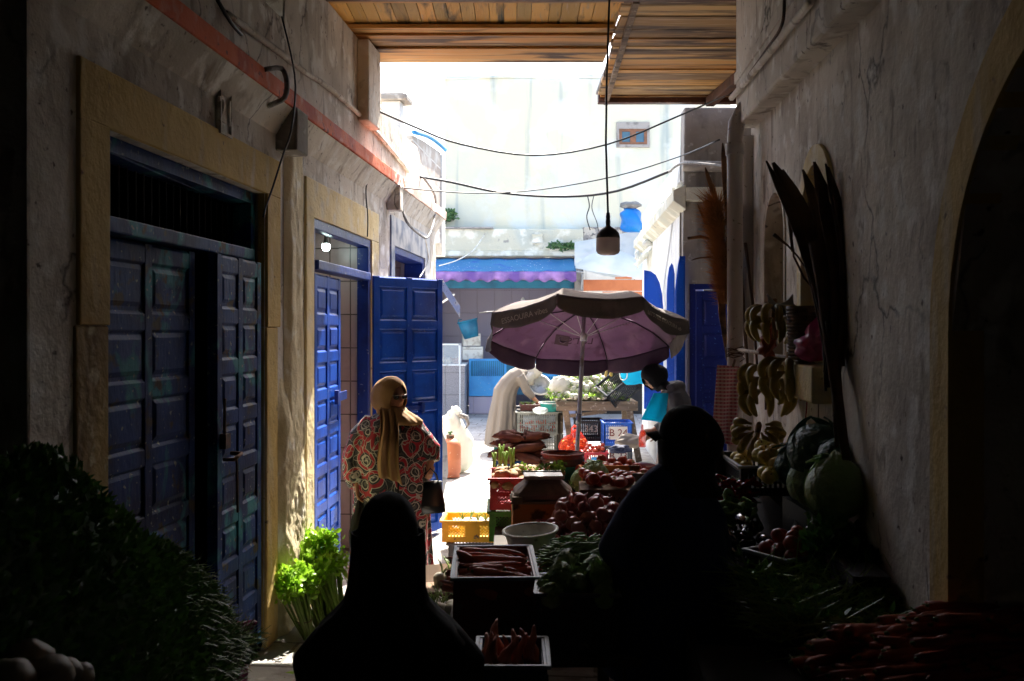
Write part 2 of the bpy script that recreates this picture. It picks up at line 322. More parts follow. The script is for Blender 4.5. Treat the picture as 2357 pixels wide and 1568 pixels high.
def crate_mat(n, c, d=.55): return pmat(n, c, ((tuple(q * d for q in c), 6, .5, .65), ((.12, .1, .08), 18, .64, .7)), .5)
crate_mat('crate_gray', (.24, .25, .22)); crate_mat('crate_blue', (.015, .12, .55)); crate_mat('crate_black', (.02, .022, .024)); crate_mat('crate_dkgray', (.09, .1, .11))
crate_mat('crate_yellow', (.80, .48, .02), .8); crate_mat('crate_red', (.42, .015, .03)); crate_mat('crate_green', (.05, .22, .02)); crate_mat('crate_brown', (.10, .025, .02)); crate_mat('crate_teal', (.02, .28, .24))
crate_mat('crate_navy', (.02, .04, .12)); crate_mat('rim_pale', (.17, .22, .28))
pmat('crate_wood', (.62, .22, .06), (((.13, .13, .13), 5, .53, .57), ((.12, .05, .02), 9, .55, .62)), .8, ((30, .002),))
pmat('cardboard', (.19, .12, .07), (((.13, .08, .05), 5, .45, .6),), .9)
pmat('label_paper', (.66, .62, .54), (((.3, .22, .15), 22, .6, .66),), .8)
def veg(n, c, c2, r=.45, nz=5, sss=0, b=0, rnd=None, **k): return pmat(n, c, ((c2, nz, .42, .68),), r, ((30, b),) if b else (), rnd=rnd, **k)
veg('carrot', (.56, .14, .06), (.34, .09, .045), .55, 9, b=.003, rnd=(.42, .10, .06))
veg('onion', (.24, .022, .055), (.36, .10, .08), .3, 6, rnd=(.42, .12, .07))
veg('tomato', (.30, .012, .008), (.36, .04, .012), .3, 3, rnd=(.4, .07, .02))
veg('sweet_potato', (.17, .055, .04), (.26, .1, .06), .75, 5, b=.004)
veg('potato', (.36, .22, .11), (.25, .14, .08), .8, 6, b=.002)
veg('eggplant', (.012, .008, .02), (.02, .01, .03), .08, 3, coat=.5)
veg('stem_green', (.10, .18, .04), (.06, .12, .03), .6, 9)
veg('quince', (.66, .56, .10), (.55, .42, .09), .45, 4, rnd=(.7, .46, .09))
veg('banana', (.46, .34, .07), (.20, .12, .04), .55, 9, rnd=(.34, .27, .07))
trl(veg('cabbage', (.20, .34, .10), (.34, .46, .22), .45, 5, b=.02), (.15, .3, .05), .15)
trl(veg('cabbage_dark', (.035, .10, .06), (.09, .18, .13), .4, 7, b=.03), (.03, .1, .03), .1)
trl(veg('celery_leaf', (.22, .42, .02), (.40, .54, .08), .38, 7, rnd=None), (.30, .55, .03), .35)
trl(veg('celery_stalk', (.26, .36, .09), (.16, .27, .05), .35, 7), (.3, .45, .06), .2)
trl(veg('herb', (.03, .11, .015), (.05, .15, .02), .4, 5), (.06, .14, .02), .22)
trl(veg('herb_light', (.08, .15, .02), (.06, .11, .02), .4, 5), (.12, .2, .02), .25)
veg('bean', (.2, .34, .09), (.13, .24, .06), .45, 9)
veg('pepper_red', (.28, .008, .012), (.18, .006, .01), .15, 3)
veg('turnip', (.58, .54, .44), (.44, .41, .3), .55, 6)
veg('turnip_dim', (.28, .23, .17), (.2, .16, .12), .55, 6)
veg('fennel', (.55, .6, .4), (.35, .45, .2), .45, 6)
veg('orange', (.9, .3, .01), (.7, .15, .01), .45, 9, b=.001)
veg('dry_plant', (.28, .14, .06), (.05, .025, .012), .8, 9)
veg('dry_dark', (.10, .05, .022), (.04, .02, .01), .8, 9)
veg('pampas', (.45, .2, .06), (.3, .13, .04), .9, 9)
veg('weed', (.05, .13, .04), (.09, .18, .06), .7, 9)
pmat('wicker', (.12, .07, .04), (((.05, .03, .02), 30, .45, .6),), .7)
trl(pmat('pink_bag', (.60, .06, .28), (((.7, .2, .42), 5, .5, .66),), .22, ((9, .01),)), (.4, .05, .2), .25)
trl(pmat('orange_bag', (.35, .06, .02), (((.2, .03, .01), 5, .5, .66),), .3, ((9, .01),)), (.4, .08, .02), .2)
trl(pmat('blue_bag', (.01, .22, .65), (((.02, .32, .7), 2, .5, .66),), .3, ((4, .03),)), (.01, .3, .7), .3)
trl(pmat('white_bag', (.8, .8, .74), (((.7, .6, .3), 3, .62, .7), ((.6, .68, .6), 5, .55, .7)), .5, ((9, .01),)), (.7, .7, .6), .25)
trl(pmat('net_red', (.62, .03, .02), (), .5, alpha=.28), (.6, .05, .02), .4)
pmat('gas_orange', (.44, .14, .06), (((.34, .1, .05), 3, .45, .65), ((.5, .3, .2), 25, .66, .7)), .55, ((20, .001),))
pmat('stone', (.3, .3, .27), (((.18, .18, .17), 6, .45, .6),), .9, ((8, .02),))
pmat('clay', (.26, .045, .025), (((.15, .02, .015), 6, .5, .65),), .45)
pmat('clay_dark', (.12, .05, .035), (((.07, .03, .02), 6, .5, .65),), .6)
pmat('dark_red', (.24, .006, .006), (), .35)
pmat('scale_body', (.2, .15, .13), (((.3, .22, .18), 9, .55, .66),), .5)
pmat('scale_plate', (.42, .42, .4), (((.16, .15, .14), 5, .52, .62),), .4, metal=.5)
# cloth and skin
pmat('skin', (.46, .23, .14), (((.28, .13, .08), 8, .5, .7),), .5, sss=.1)
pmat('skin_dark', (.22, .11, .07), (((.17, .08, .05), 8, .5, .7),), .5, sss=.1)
pmat('scarf_tan', (.42, .25, .11), (((.30, .17, .07), 4, .45, .65),), .8, ((30, .003, (1, 1, .15)), (9, .02, (1, 1, .4))))
pmat('robe_print', (.04, .04, .045), (), .6, ((12, .01), (5, .04, (1, 1, .35))), rings=((.03, .03, .035), (.42, .015, .035), (.10, .10, .095), (.55, .52, .46), 9))
pmat('robe_beige', (.22, .185, .15), (((.18, .15, .125), 3, .45, .7),), .85, ((6, .01, (1, 1, .2)),))
pmat('scarf_white', (.5, .46, .40), (), .8, ((20, .004),))
pmat('black_cloth', (.006, .006, .008), (), .9, ((12, .006),))
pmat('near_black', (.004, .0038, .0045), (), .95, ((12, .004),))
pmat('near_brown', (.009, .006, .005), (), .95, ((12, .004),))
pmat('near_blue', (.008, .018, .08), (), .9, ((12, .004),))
pmat('hoodie', (.11, .11, .115), (((.085, .085, .09), 6, .45, .65),), .95, ((40, .002),))
pmat('skirt_taupe', (.24, .19, .17), (((.19, .15, .13), 5, .45, .65),), .9, ((12, .006),))
trl(pmat('cyan_cloth', (.01, .55, .75), (((.01, .42, .6), 4, .45, .65),), .75, ((10, .004),)), (.02, .7, .9), .5)
pmat('leather', (.012, .013, .015), (), .3)
pmat('lens_dark', (.01, .008, .006), (), .08)
pmat('pink_shoe', (.55, .2, .4), (), .6)
pmat('navy', (.01, .015, .05), (), .8)
def gingham(n, c1, c2, c3, s):
    m = pmat(n, c1, (), .9); nn, l = m.node_tree.nodes, m.node_tree.links; b = nn['Principled BSDF']; tc = nn.new('ShaderNodeTexCoord'); fs = []
    for ax in ('X', 'Z'):
        wv = nn.new('ShaderNodeTexWave'); wv.bands_direction = ax; wv.inputs['Scale'].default_value = s; wv.inputs['Distortion'].default_value = .6; l.new(tc.outputs['Object'], wv.inputs[0])
        mr = nn.new('ShaderNodeMapRange'); mr.inputs[1].default_value = .62; mr.inputs[2].default_value = .72; l.new(wv.outputs['Fac'], mr.inputs[0]); fs.append(mr.outputs[0])
    col = None
    for f, c in zip(fs, (c2, c3)):
        mx = nn.new('ShaderNodeMix'); mx.data_type = 'RGBA'; l.new(f, mx.inputs[0]); mx.inputs[7].default_value = (*c, 1)
        if col is None: mx.inputs[6].default_value = (*c1, 1)
        else: l.new(col, mx.inputs[6])
        col = mx.outputs[2]
    l.new(col, b.inputs['Base Color']); return m
gingham('gingham', (.72, .30, .34), (.5, .12, .17), (.8, .66, .66), 13)
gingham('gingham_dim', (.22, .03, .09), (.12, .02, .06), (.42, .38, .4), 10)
# ---------------------------------------------------------------- ground
def gfn(u, v):
    x, y = lerp(-9, 9, u), lerp(-4, 27, v)
    return Vector((x, y, -.012 + .010 * noise.noise(Vector((x * .8, y * .8, 0)))))
m = MB(); m.grid(gfn, 40, 60)
m2 = MB(); m2.grid(lambda u, v: Vector((lerp(-90, 90, u), lerp(-60, 120, v), -.06)), 4, 4)
struct('ground', m, 'paving', frame=WM); struct('terrain', m2, 'concrete')
# ---------------------------------------------------------------- left building
def quadcol(mb, u0, u1, s0, s1, zb, zt, mi=0):
    zb = zb if hasattr(zb, '__len__') else (zb, zb); zt = zt if hasattr(zt, '__len__') else (zt, zt)
    mb.prism([(s0, zb[0]), (s1, zb[1]), (s1, zt[1]), (s0, zt[0])], u0, u1, 'x', mi)
sl = lambda x: L(x)[0]
lb = thing('market_building', 'long whitewashed building on the left with orange cornice and blue panelled doors', 'building', A(UL - .1, 6, 0), -TH)
D1a, D1b, D2a, D2b, D3a, D3b, E0, E1 = sl(245), sl(610), sl(718), sl(852), sl(905), sl(975), sl(66), sl(1003)
ZD1, ZD2, ZD3 = 2.80, 2.77, 2.81; ZT = 4.46
m = MB(); a, b = UL - .28, UL
for s0, s1, zb in ((E0, D1a, -.05), (D1a, D1b, ZD1), (D1b, D2a, -.05), (D2a, D2b, ZD2), (D2b, D3a, -.05), (D3a, D3b, ZD3), (D3b, E1, -.05)): quadcol(m, a, b, s0, s1, zb, 3.45)
h0, h1 = sl(610), sl(655)
quadcol(m, a, b, E0, h0, 3.45, ZT); quadcol(m, a, b, h0, h1, 3.45, 3.985); quadcol(m, a, b, h1, sl(877), 3.45, ZT)
prof = [L(877, 245), L(893, 262), L(905, 285), L(922, 296), L(940, 322), L(960, 338), L(972, 382), L(985, 400), L(1001, 440)]
pts = [(sl(877), 3.45)] + prof + [(E1, 3.45)]
m.prism(pts, a, b, 'x')
m.box((UL - 4, E0, 3.5), (UL - .28, E1 - .3, 3.62)); m.box((UL - 4, E1 - .3, -.05), (UL - .28, E1, 3.62)); m.box((UL - 4.2, E0, -.05), (UL - 4, E1, 3.6)); m.box((UL - 4, E0, -.05), (UL - .28, E0 + .2, 3.5))
part(lb, 'wall', m, 'plaster', WM, bevel=.012)
# cornice
def cornice(s0, s1, o=.12): return [(UL - .01, 3.22), (UL + o, 3.37), (UL + o, 3.48), (UL - .01, 3.56)]
for nm, s0, s1, mt in (('cornice', E0, sl(872), 'orange_paint'), ('cornice', sl(872), sl(906), 'orange_worn'), ('cornice', sl(906), E1 + .1, 'pink_paint')):
    m = MB(); n = 14
    rs = []
    for i in range(n + 1):
        s = lerp(s0, s1, i / n); j = .008 * noise.noise(Vector((s * 3, 0, 0)))
        rs.append([Vector((UL - .01, s, 3.36)), Vector((UL + .12 + j, s, 3.37 + j)), Vector((UL + .12 - j, s, 3.475 + j)), Vector((UL - .01, s, 3.53))])
    m.rings(rs, True, True, False); part(lb, nm, m, mt, WM, bevel=.006)
m = MB(); m.prism([(UL + .002, 3.2), (UL + .11, 3.365), (UL + .002, 3.365)], 0, 1, 'y'); mm = MB()
mm.add([(x, E0 if y == 0 else E1, z) for x, y, z in m.v], m.f); part(lb, 'soffit', mm, 'plaster', WM)
# yellow door surrounds (14 mm proud), pieces butted
def surround(o0, o1, i0, i1, zt, zi, mt, zlow=0.0):
    m = MB(); u0, u1 = UL - .05, UL + .018
    m.box((u0, o0, zlow), (u1, i0, zi)); m.box((u0, i1, zlow), (u1, o1, zi)); m.box((u0, o0, zi), (u1, o1, zt)); return m
part(lb, 'door_surround', surround(sl(175), sl(640), D1a, D1b, 3.035, ZD1, 0, 1.98), 'ochre', WM, bevel=.006)
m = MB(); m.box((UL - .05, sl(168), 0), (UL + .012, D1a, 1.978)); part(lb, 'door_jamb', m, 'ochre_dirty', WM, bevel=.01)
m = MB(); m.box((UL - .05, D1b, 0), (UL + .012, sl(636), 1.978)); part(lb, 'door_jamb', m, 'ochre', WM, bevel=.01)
part(lb, 'door_surround', surround(sl(700), sl(868), D2a, D2b, 3.035, ZD2, 0, 0), 'ochre_pale', WM, bevel=.006)
m = surround(sl(897), sl(986), D3a, D3b, 3.1, ZD3, 0, 0); part(lb, 'tiled_surround', m, 'tile_gray', WM, bevel=.003)
# rough pilaster between the doors, with bumps
m = MB()
def pil(u, v):
    s, z = lerp(sl(652), sl(694), u), lerp(0, 3.18, v); e = min(u, 1 - u) * 5; e = min(1, e)
    return Vector((UL + .003 + .03 * e + .009 * noise.noise(Vector((s * 9, z * 3.2, 2))) * e + .006 * noise.noise(Vector((s * 22, z * 9, 4))) * e, s, z))
m.grid(pil, 24, 120); part(lb, 'pilaster', m, 'render_cream_lit', WM)
def lump(u, v):
    s, z = lerp(sl(634), sl(700), u), lerp(0, 1.75, v); e = min(1, min(u, 1 - u) * 6) * min(1, (1 - v) * 4)
    return Vector((UL - .012 + .052 * e + (.02 * noise.noise(Vector((s * 7, z * 5, 9))) + .007 * noise.noise(Vector((s * 25, z * 22, 3)))) * e, s, z))
m = MB(); m.grid(lump, 50, 130); part(lb, 'base_render', m, 'render_cream_lit', WM)
m = MB()
for x, y0, y1 in ((668, 300, 345), ):
    s0 = wf(UL + .1, 683, 0)[0]; m.box((UL - .02, s0 - .12, 3.1), (UL + .14, s0 + .12, 3.375))
part(lb, 'corbel', m, 'plaster_gray', WM, bevel=.012)
m = MB(); s0, s1 = sl(822), sl(850); m.box((UL, s0, 3.75), (UL + .1, s1, 4.44)); part(lb, 'pier', m, 'plaster', WM, bevel=.01)
# chimney and roof shed
ch = thing('chimney', 'small pale chimney with a flat slab cap behind the left parapet', 'chimney', A(UL - .16, 10.2, 3.62), -TH)
m = MB(); m.box((-.1, -.1, 0), (.1, .1, .80)); part(ch, 'stack', m, 'plaster_white', bevel=.01)
m = MB(); m.box((-.15, -.16, .80), (.18, .18, .86)); m.box((-.12, -.13, .86), (.14, .15, .88)); part(ch, 'cap', m, 'plaster_gray', bevel=.01)
sh = thing('roof_shed', 'grey brick roof shed with a curved blue edge above the left cornice', 'shed', A(UL - .6, 12.6, 3.5), -TH)
u2 = UL - .12; q = lambda x, y: wf(u2, x, y)
m = MB(); m.prism([q(950, 560), q(950, 312), q(975, 325), q(1014, 352), q(1014, 560)], u2 - .8, u2, 'x'); part(sh, 'wall', m, 'brick_shed', WM)
m = MB(); a_, b_ = q(946, 305), q(1019, 345); P3 = [Vector((u2 + .03, lerp(a_[0], b_[0], t), lerp(a_[1], b_[1], t) + .05 * math.sin(t * math.pi))) for t in [i / 8 for i in range(9)]]; m.tube(P3, .028, 6); part(sh, 'roof_edge', m, 'shop_blue', WM)
m = MB(); m.box((u2 - .8, q(1014, 0)[0], 3.0), (u2 + .02, q(1021, 0)[0], q(1014, 356)[1])); part(sh, 'corner_post', m, 'plaster_white', WM)
# rooms behind the doors
def room(s0, s1, mt, nm, dp=2.4):
    m = MB(); u0 = UL - .29 - dp; u1 = UL - .29
    m.box((u0 - .05, s0, 0), (u0, s1, 3.3)); m.box((u0, s0 - .05, 0), (u1, s0, 3.3)); m.box((u0, s1, 0), (u1, s1 + .05, 3.3)); m.box((u0, s0, 3.3), (u1, s1, 3.35)); part(lb, nm, m, mt, WM)
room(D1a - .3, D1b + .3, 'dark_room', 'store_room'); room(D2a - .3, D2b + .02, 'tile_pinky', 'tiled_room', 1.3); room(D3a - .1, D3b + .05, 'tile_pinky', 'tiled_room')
# door frames
def frame_bars(s0, s1, zt, mt, nm='door_frame', w=.07, u=None, tz=None, right=None, dep=.22):
    m = MB(); u0 = UL - dep; u1 = UL - .06 if u is None else u
    m.box((u0, s0, 0), (u1, s0 + w, zt - w)); m.box((u0, s1 - (right or w), 0), (u1, s1, zt - w)); m.box((u0, s0, zt - w), (u1, s1, zt))
    if tz: m.box((u0, s0 + w, tz), (u1 + .025, s1 - (right or w), tz + .07))
    part(lb, nm, m, mt, WM, bevel=.008)
frame_bars(D1a, D1b, ZD1, 'blue_old', tz=2.38); frame_bars(D2a, D2b, ZD2, 'blue_frame', tz=2.4, u=UL + .004, right=.09, dep=.10)
m = MB(); m.box((UL - .285, D2b - .02, 0), (UL - .102, D2b + .01, ZD2 - .01)); part(lb, 'tiled_jamb', m, 'tile_pinky', WM); frame_bars(D3a, D3b, ZD3, 'blue_frame', u=UL + .0)
m = MB()     # grille above door 1
for i in range(22): s = lerp(D1a + .1, D1b - .1, i / 21); m.tube([(UL - .17, s, 2.46), (UL - .17, s, 2.72)], .006, 5)
part(lb, 'grille', m, 'near_brown', WM)
def leaf(w, h, cols, rows, th=.045, both=False):
    m = MB(); m.box((0, -th / 2, 0), (w, th / 2, h)); st = .07; pr = .014; cw = (w - st * (cols + 1)) / cols; rh = (h - .09 * (rows + 1)) / rows
    for sgn in ((-1, 1) if both else (-1,)):
        f0, f1 = (th / 2 * sgn, (th / 2 + pr) * sgn); lo, hi = min(f0, f1), max(f0, f1)
        for c in range(cols + 1): x = c * (cw + st); m.box((x, lo, 0), (x + st, hi, h))
        for r in range(rows + 1):
            z = r * (rh + .09)
            for c in range(cols): x = c * (cw + st) + st; m.box((x, lo, z), (x + cw, hi - .0015 if sgn > 0 else hi, z + .09)) if 0 else m.add([(x, (th / 2 + pr * .9) * sgn, z), (x + cw, (th / 2 + pr * .9) * sgn, z), (x + cw, (th / 2 + pr * .9) * sgn, z + .075), (x, (th / 2 + pr * .9) * sgn, z + .075), (x, th / 2 * sgn, z + .09), (x + cw, th / 2 * sgn, z + .09), (x, th / 2 * sgn, z - .012), (x + cw, th / 2 * sgn, z - .012)], [(0, 1, 2, 3), (3, 2, 5, 4), (1, 0, 6, 7)])
        for r in range(rows):
            for c in range(cols):
                x0 = c * (cw + st) + st + .014; z0 = r * (rh + .09) + .09 + .012; x1 = x0 + cw - .028 - rr(0, .008); z1 = z0 + rh - .024 - rr(0, .012); x0 += rr(0, .008); z0 += rr(0, .008); k = .022; y0 = th / 2 * sgn; y1 = (th / 2 + rr(.008, .015)) * sgn
                m.add([(x0, y0, z0), (x1, y0, z0), (x1, y0, z1), (x0, y0, z1), (x0 + k, y1, z0 + k), (x1 - k, y1, z0 + k), (x1 - k, y1, z1 - k), (x0 + k, y1, z1 - k)],
                      [(4, 5, 6, 7), (0, 1, 5, 4), (1, 2, 6, 5), (2, 3, 7, 6), (3, 0, 4, 7)])
    return m
def hang(w, h, c, r, mt, org, ang, label=None, both=False, z=.04):
    return part(lb, 'door_leaf', leaf(w, h, c, r, both=both), mt, Matrix.Translation((org[0], org[1], z)) @ Matrix.Rotation(ang, 4, 'Z'), bevel=.003, label=label)
A90 = R(90) - TH
w1 = (D1b - D1a - .14)
l1 = hang(w1 * .56, 2.33, 2, 7, 'blue_old', A(UL - .14, D1a + .07), A90 - R(1.5), 'worn dark blue door leaf, the nearer one')
l2 = hang(w1 * .40, 2.33, 2, 8, 'blue_old', A(UL - .03, D1b - .05 - w1 * .40), A90 + R(1), 'worn door leaf with flaking turquoise paint')
w2 = (D2b - D2a)
l3 = hang(.80, 2.33, 2, 8, 'blue_door', A(UL - .03, D2a + .05), A90 + R(2), 'left blue door leaf, closed')
l4 = hang(.90, 2.42, 2, 6, 'blue_door', (-1.27, 8.63), R(51), 'blue door leaf swung open across the alley', both=True, z=.03)
l5 = hang(.62, 2.3, 1, 6, 'blue_frame', A(UL - .05, D3a + .08), A90, None)
m = MB(); m.box((.30, -.075, 1.18), (.62, -.045, 1.22)); m.box((.56, -.09, 1.15), (.6, -.04, 1.25)); part(l4, 'bolt', m, 'blue_frame', bevel=.003)
m = MB(); m.box((.60, -.07, 1.36), (.88, -.055, 1.43)); m.box((.55, -.075, 1.34), (.60, -.045, 1.45)); part(l3, 'hasp', m, 'blue_frame', bevel=.003)
m = MB(); m.tube([(.05, -.05, 1.22), (.05, -.11, 1.22), (.16, -.11, 1.24), (.16, -.05, 1.24)], .011, 6); m.tube([(.14, -.09, 1.23), (.13, -.1, .92)], .007, 5); m.tube([(.04, -.06, 1.55), (.04, -.06, 1.35)], .009, 5); m.box((.02, -.075, 1.28), (.09, -.04, 1.36)); part(l2, 'latch', m, 'rust')
# number plate
npl = thing('number_plate', 'small moulded plaster plate with the number 21 above the near door', 'plate', A(UL + .004, sl(509), 2.93 + .16), -TH)
s0 = sl(509); zc = L(509, 258)[1]; sw, shh = (sl(523) - sl(496)) / 2, .13
m = MB(); m.box((UL, s0 - sw, zc - shh), (UL + .02, s0 + sw, zc + shh)); part(npl, 'plate', m, 'plaster', WM, bevel=.004)
m = MB()
for aa, bb in (((-1, -1), (1, -.88)), ((-1, .88), (1, 1)), ((-1, -.88), (-.82, .88)), ((.82, -.88), (1, .88))): m.box((UL + .02, s0 + sw * aa[0], zc + shh * aa[1]), (UL + .032, s0 + sw * bb[0], zc + shh * bb[1]))
part(npl, 'rim', m, 'plaster', WM)
tm = text_mesh('21', .2, 'plaster', .008); part(npl, 'numerals', tm, None, WM @ Matrix.Translation((UL + .024, s0, zc - .005)) @ Matrix.Rotation(R(90), 4, 'Z') @ Matrix.Rotation(R(90), 4, 'X'))
# ---------------------------------------------------------------- near right building (niches, arch, ledge)
rb = thing('arched_building', 'shadowed whitewashed building on the right with an arch and two niches', 'building', A(UR + .1, 5, 0), -TH)
m = MB(); a, b = UR, UR + .3
sE = RW(1728)[0]; zl = 4.46
def archcols(c, hw, spring, hgt, zbot, n=16):
    for i in range(n):
        t0, t1 = -1 + 2 * i / n, -1 + 2 * (i + 1) / n
        z = [spring + hgt * math.sqrt(max(0, 1 - t * t)) for t in (t0, t1)]
        if zbot > 0: quadcol(m, a, b, c + hw * t0, c + hw * t1, -.05, zbot)
        quadcol(m, a, b, c + hw * t0, c + hw * t1, z, zl)
n1a, n1b = RW(1806)[0], RW(1761)[0]; n2a, n2b = RW(1912)[0], RW(1850)[0]
quadcol(m, a, b, -3.6, 1.2, -.05, zl); archcols(2.2, 1.0, 1.95, .85, 0)
quadcol(m, a, b, 3.2, n2a, -.05, zl)
archcols((n2a + n2b) / 2, (n2b - n2a) / 2, 2.52, .3, 1.78); quadcol(m, a, b, n2b, n1a, -.05, zl)
archcols((n1a + n1b) / 2, (n1b - n1a) / 2, 2.54, .3, 1.78); quadcol(m, a, b, n1b, sE, -.05, zl)
part(rb, 'wall', m, 'plaster', WM)
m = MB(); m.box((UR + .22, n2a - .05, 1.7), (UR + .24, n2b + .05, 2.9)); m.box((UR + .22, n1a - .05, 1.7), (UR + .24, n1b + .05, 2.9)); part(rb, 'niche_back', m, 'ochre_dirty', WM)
def archring(c, hw, spring, hgt, bw, zb, mt, nm, u0, u1, n=28):
    m = MB()
    pi = [(c - hw, zb)] + [(c - hw * math.cos(math.pi * i / n), spring + hgt * math.sin(math.pi * i / n)) for i in range(n + 1)] + [(c + hw, zb)]
    po = [(c - hw - bw, zb)] + [(c - (hw + bw) * math.cos(math.pi * i / n), spring + (hgt + bw) * math.sin(math.pi * i / n)) for i in range(n + 1)] + [(c + hw + bw, zb)]
    for i in range(len(pi) - 1):
        vs_ = [(u, s, z) for u in (u0, u1) for s, z in (pi[i], pi[i + 1], po[i + 1], po[i])]
        m.add(vs_, [(0, 1, 2, 3), (7, 6, 5, 4), (0, 4, 5, 1), (3, 2, 6, 7)])
    part(rb, nm, m, mt, WM)
archring(2.2, .998, 1.95, .85, .17, 0, 'ochre', 'arch_surround', UR - .012, UR + .1)
archring((n2a + n2b) / 2, (n2b - n2a) / 2 - .002, 2.52, .3, .10, 1.78, 'ochre_pale', 'niche_surround', UR - .02, UR + .15)
archring((n1a + n1b) / 2, (n1b - n1a) / 2 - .002, 2.54, .3, .03, 1.78, 'plaster', 'niche_surround', UR - .008, UR + .15)
m = MB(); m.box((UR - .10, RW(1916)[0], 1.60), (UR + .02, RW(1822)[0], 1.782)); part(rb, 'sill', m, 'ochre_pale', WM, bevel=.012)
# stepped ledge and upper wall
uu = UR - .13; k0, k1 = wf(uu, 1693, 297), wf(uu, 1946, 11); dzds = (k1[1] - k0[1]) / (k1[0] - k0[0]); zn = k0[1] + dzds * (-3.6 - k0[0])
m = MB(); m.prism([(k0[0], k0[1]), (-3.6, zn), (-3.6, zl), (k0[0], zl)], uu, UR + .02, 'x')
part(rb, 'ledge', m, 'plaster', WM, bevel=.02)
m = MB(); m.prism([(k0[0] + .004, k0[1] + .32), (-3.6, zn + .32), (-3.6, zn + .40), (k0[0] + .004, k0[1] + .40)], uu - .012, uu, 'x'); part(rb, 'moulding', m, 'plaster', WM, bevel=.012)
m = MB(); m.tube([A(UR - .005, sE - .03, 0), A(UR - .005, sE - .03, 3.38)], .075, 14); part(rb, 'rounded_pilaster', m, 'pipe_white', Matrix())
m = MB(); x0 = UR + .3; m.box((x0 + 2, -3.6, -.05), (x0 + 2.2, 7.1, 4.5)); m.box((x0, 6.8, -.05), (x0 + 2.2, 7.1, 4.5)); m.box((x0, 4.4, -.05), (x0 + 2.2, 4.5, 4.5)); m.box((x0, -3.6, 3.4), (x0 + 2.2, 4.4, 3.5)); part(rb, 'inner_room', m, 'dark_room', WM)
# ---------------------------------------------------------------- passage enclosure behind and above the viewer
pv = thing('covered_passage', 'dark covered passage framing the near end of the alley', 'passage', (0, -3.5, 0))
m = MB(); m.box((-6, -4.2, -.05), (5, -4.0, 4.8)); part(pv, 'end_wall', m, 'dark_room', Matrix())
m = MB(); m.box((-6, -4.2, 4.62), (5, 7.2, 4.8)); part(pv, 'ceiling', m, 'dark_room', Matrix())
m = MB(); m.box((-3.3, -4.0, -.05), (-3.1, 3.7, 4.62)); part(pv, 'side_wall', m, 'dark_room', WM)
m = MB(); m.box((-3.4, 6.98, 4.44), (4.2, 7.22, 4.66)); part(pv, 'beam', m, 'beam_brown', Matrix())
# ---------------------------------------------------------------- timber roofs
t1 = thing('timber_canopy', 'sunlit plank canopy with crosswise boards above the left of the alley', 'canopy', (-.5, 8, 4.47))
m = MB(); x = -2.2; 
while x < .84:
    wd = rr(.095, .15); m.box((x, 7.2, 4.53 + rr(0, .006)), (x + wd - .004, 8.08, 4.56)); x += wd
part(t1, 'boards', m, 'wood_along', Matrix(), bevel=.002)
m = MB(); ys = [7.98, 8.12, 8.34, 8.50, 8.66, 8.85, 9.0]
for i in range(6): m.box((-2.1, ys[i], 4.47 + rr(-.012, .012)), (.86, ys[i + 1] - .012, 4.515))
m.box((-2.1, 7.28, 4.475), (.86, 7.36, 4.52)); part(t1, 'crosswise_boards', m, 'wood', Matrix(), bevel=.004)
m = MB(); m.box((-2.3, 7.2, 4.6), (.9, 9.02, 4.63)); part(t1, 'light_block_sheet', m, 'concrete', Matrix())  # unseen sheet added over the boards to keep light out of the gaps
t2 = thing('timber_canopy', 'lower canopy of narrow stained slats with brown end beam on the right', 'canopy', (2, 9, 4.5))
m = MB(); y = 7.25
while y < 10.42:
    wd = rr(.10, .15); xl = lerp(.87, .955, (y - 7.45) / 3) + rr(-.02, .015); m.box((xl, y, 4.50 + rr(-.008, .008)), (3.4, y + wd - .006, 4.535)); y += wd
part(t2, 'slats', m, 'wood', Matrix(), bevel=.003)
m = MB(); m.bar((.95, 7.3, 4.475), (1.04, 10.6, 4.475), .05, .045); part(t2, 'batten', m, 'wood_old', Matrix(), bevel=.004)
m = MB(); m.box((.94, 10.42, 4.44), (3.4, 10.52, 4.56)); m.bar((2.15, 10.4, 4.44), (2.35, 7.7, 4.44), .09, .1); part(t2, 'beam', m, 'beam_brown', Matrix(), bevel=.006)
m = MB(); m.box((.93, 7.2, 4.57), (3.6, 10.6, 4.60)); part(t2, 'light_block_sheet', m, 'concrete', Matrix())  # unseen overlay added above the slats to stop light leaking through
# ---------------------------------------------------------------- far right building
PA, PBp = Vector((1.94, 10.75, 0)), Vector((2.26, 16.6, 0)); dv = (PBp - PA).normalized(); angB = math.atan2(dv.x, dv.y)
FM = Matrix.Translation(PA) @ Matrix.Rotation(-angB, 4, 'Z')      # local x = to the right, y = along the side wall
def FB(x, y, off=0):   # pixel on side wall plane (local x = off) -> (along, z)
    o = FM.inverted() @ Vector((0, 0, ZC)); d = FM.to_3x3().inverted() @ Vector(((x - CX) / F, 1, (HY - y) / F)); t = (off - o.x) / d.x; q_ = o + d * t; return (q_.y, q_.z)
fb = thing('corner_building', 'sunlit white corner building with slanting cornice and blue door on the right', 'building', PA)
LN = (PBp - PA).length
m = MB(); top = [FB(x, y) for x, y in ((1572, 338), (1560, 372), (1543, 398), (1520, 430), (1503, 452), (1486, 482))]
m.prism([(.25, -.05), (LN, -.05), (LN, top[-1][1])] + top[::-1] + [(.25, top[0][1])], 0, .25, 'x'); part(fb, 'side_wall', m, 'plaster_white', FM, bevel=.015)
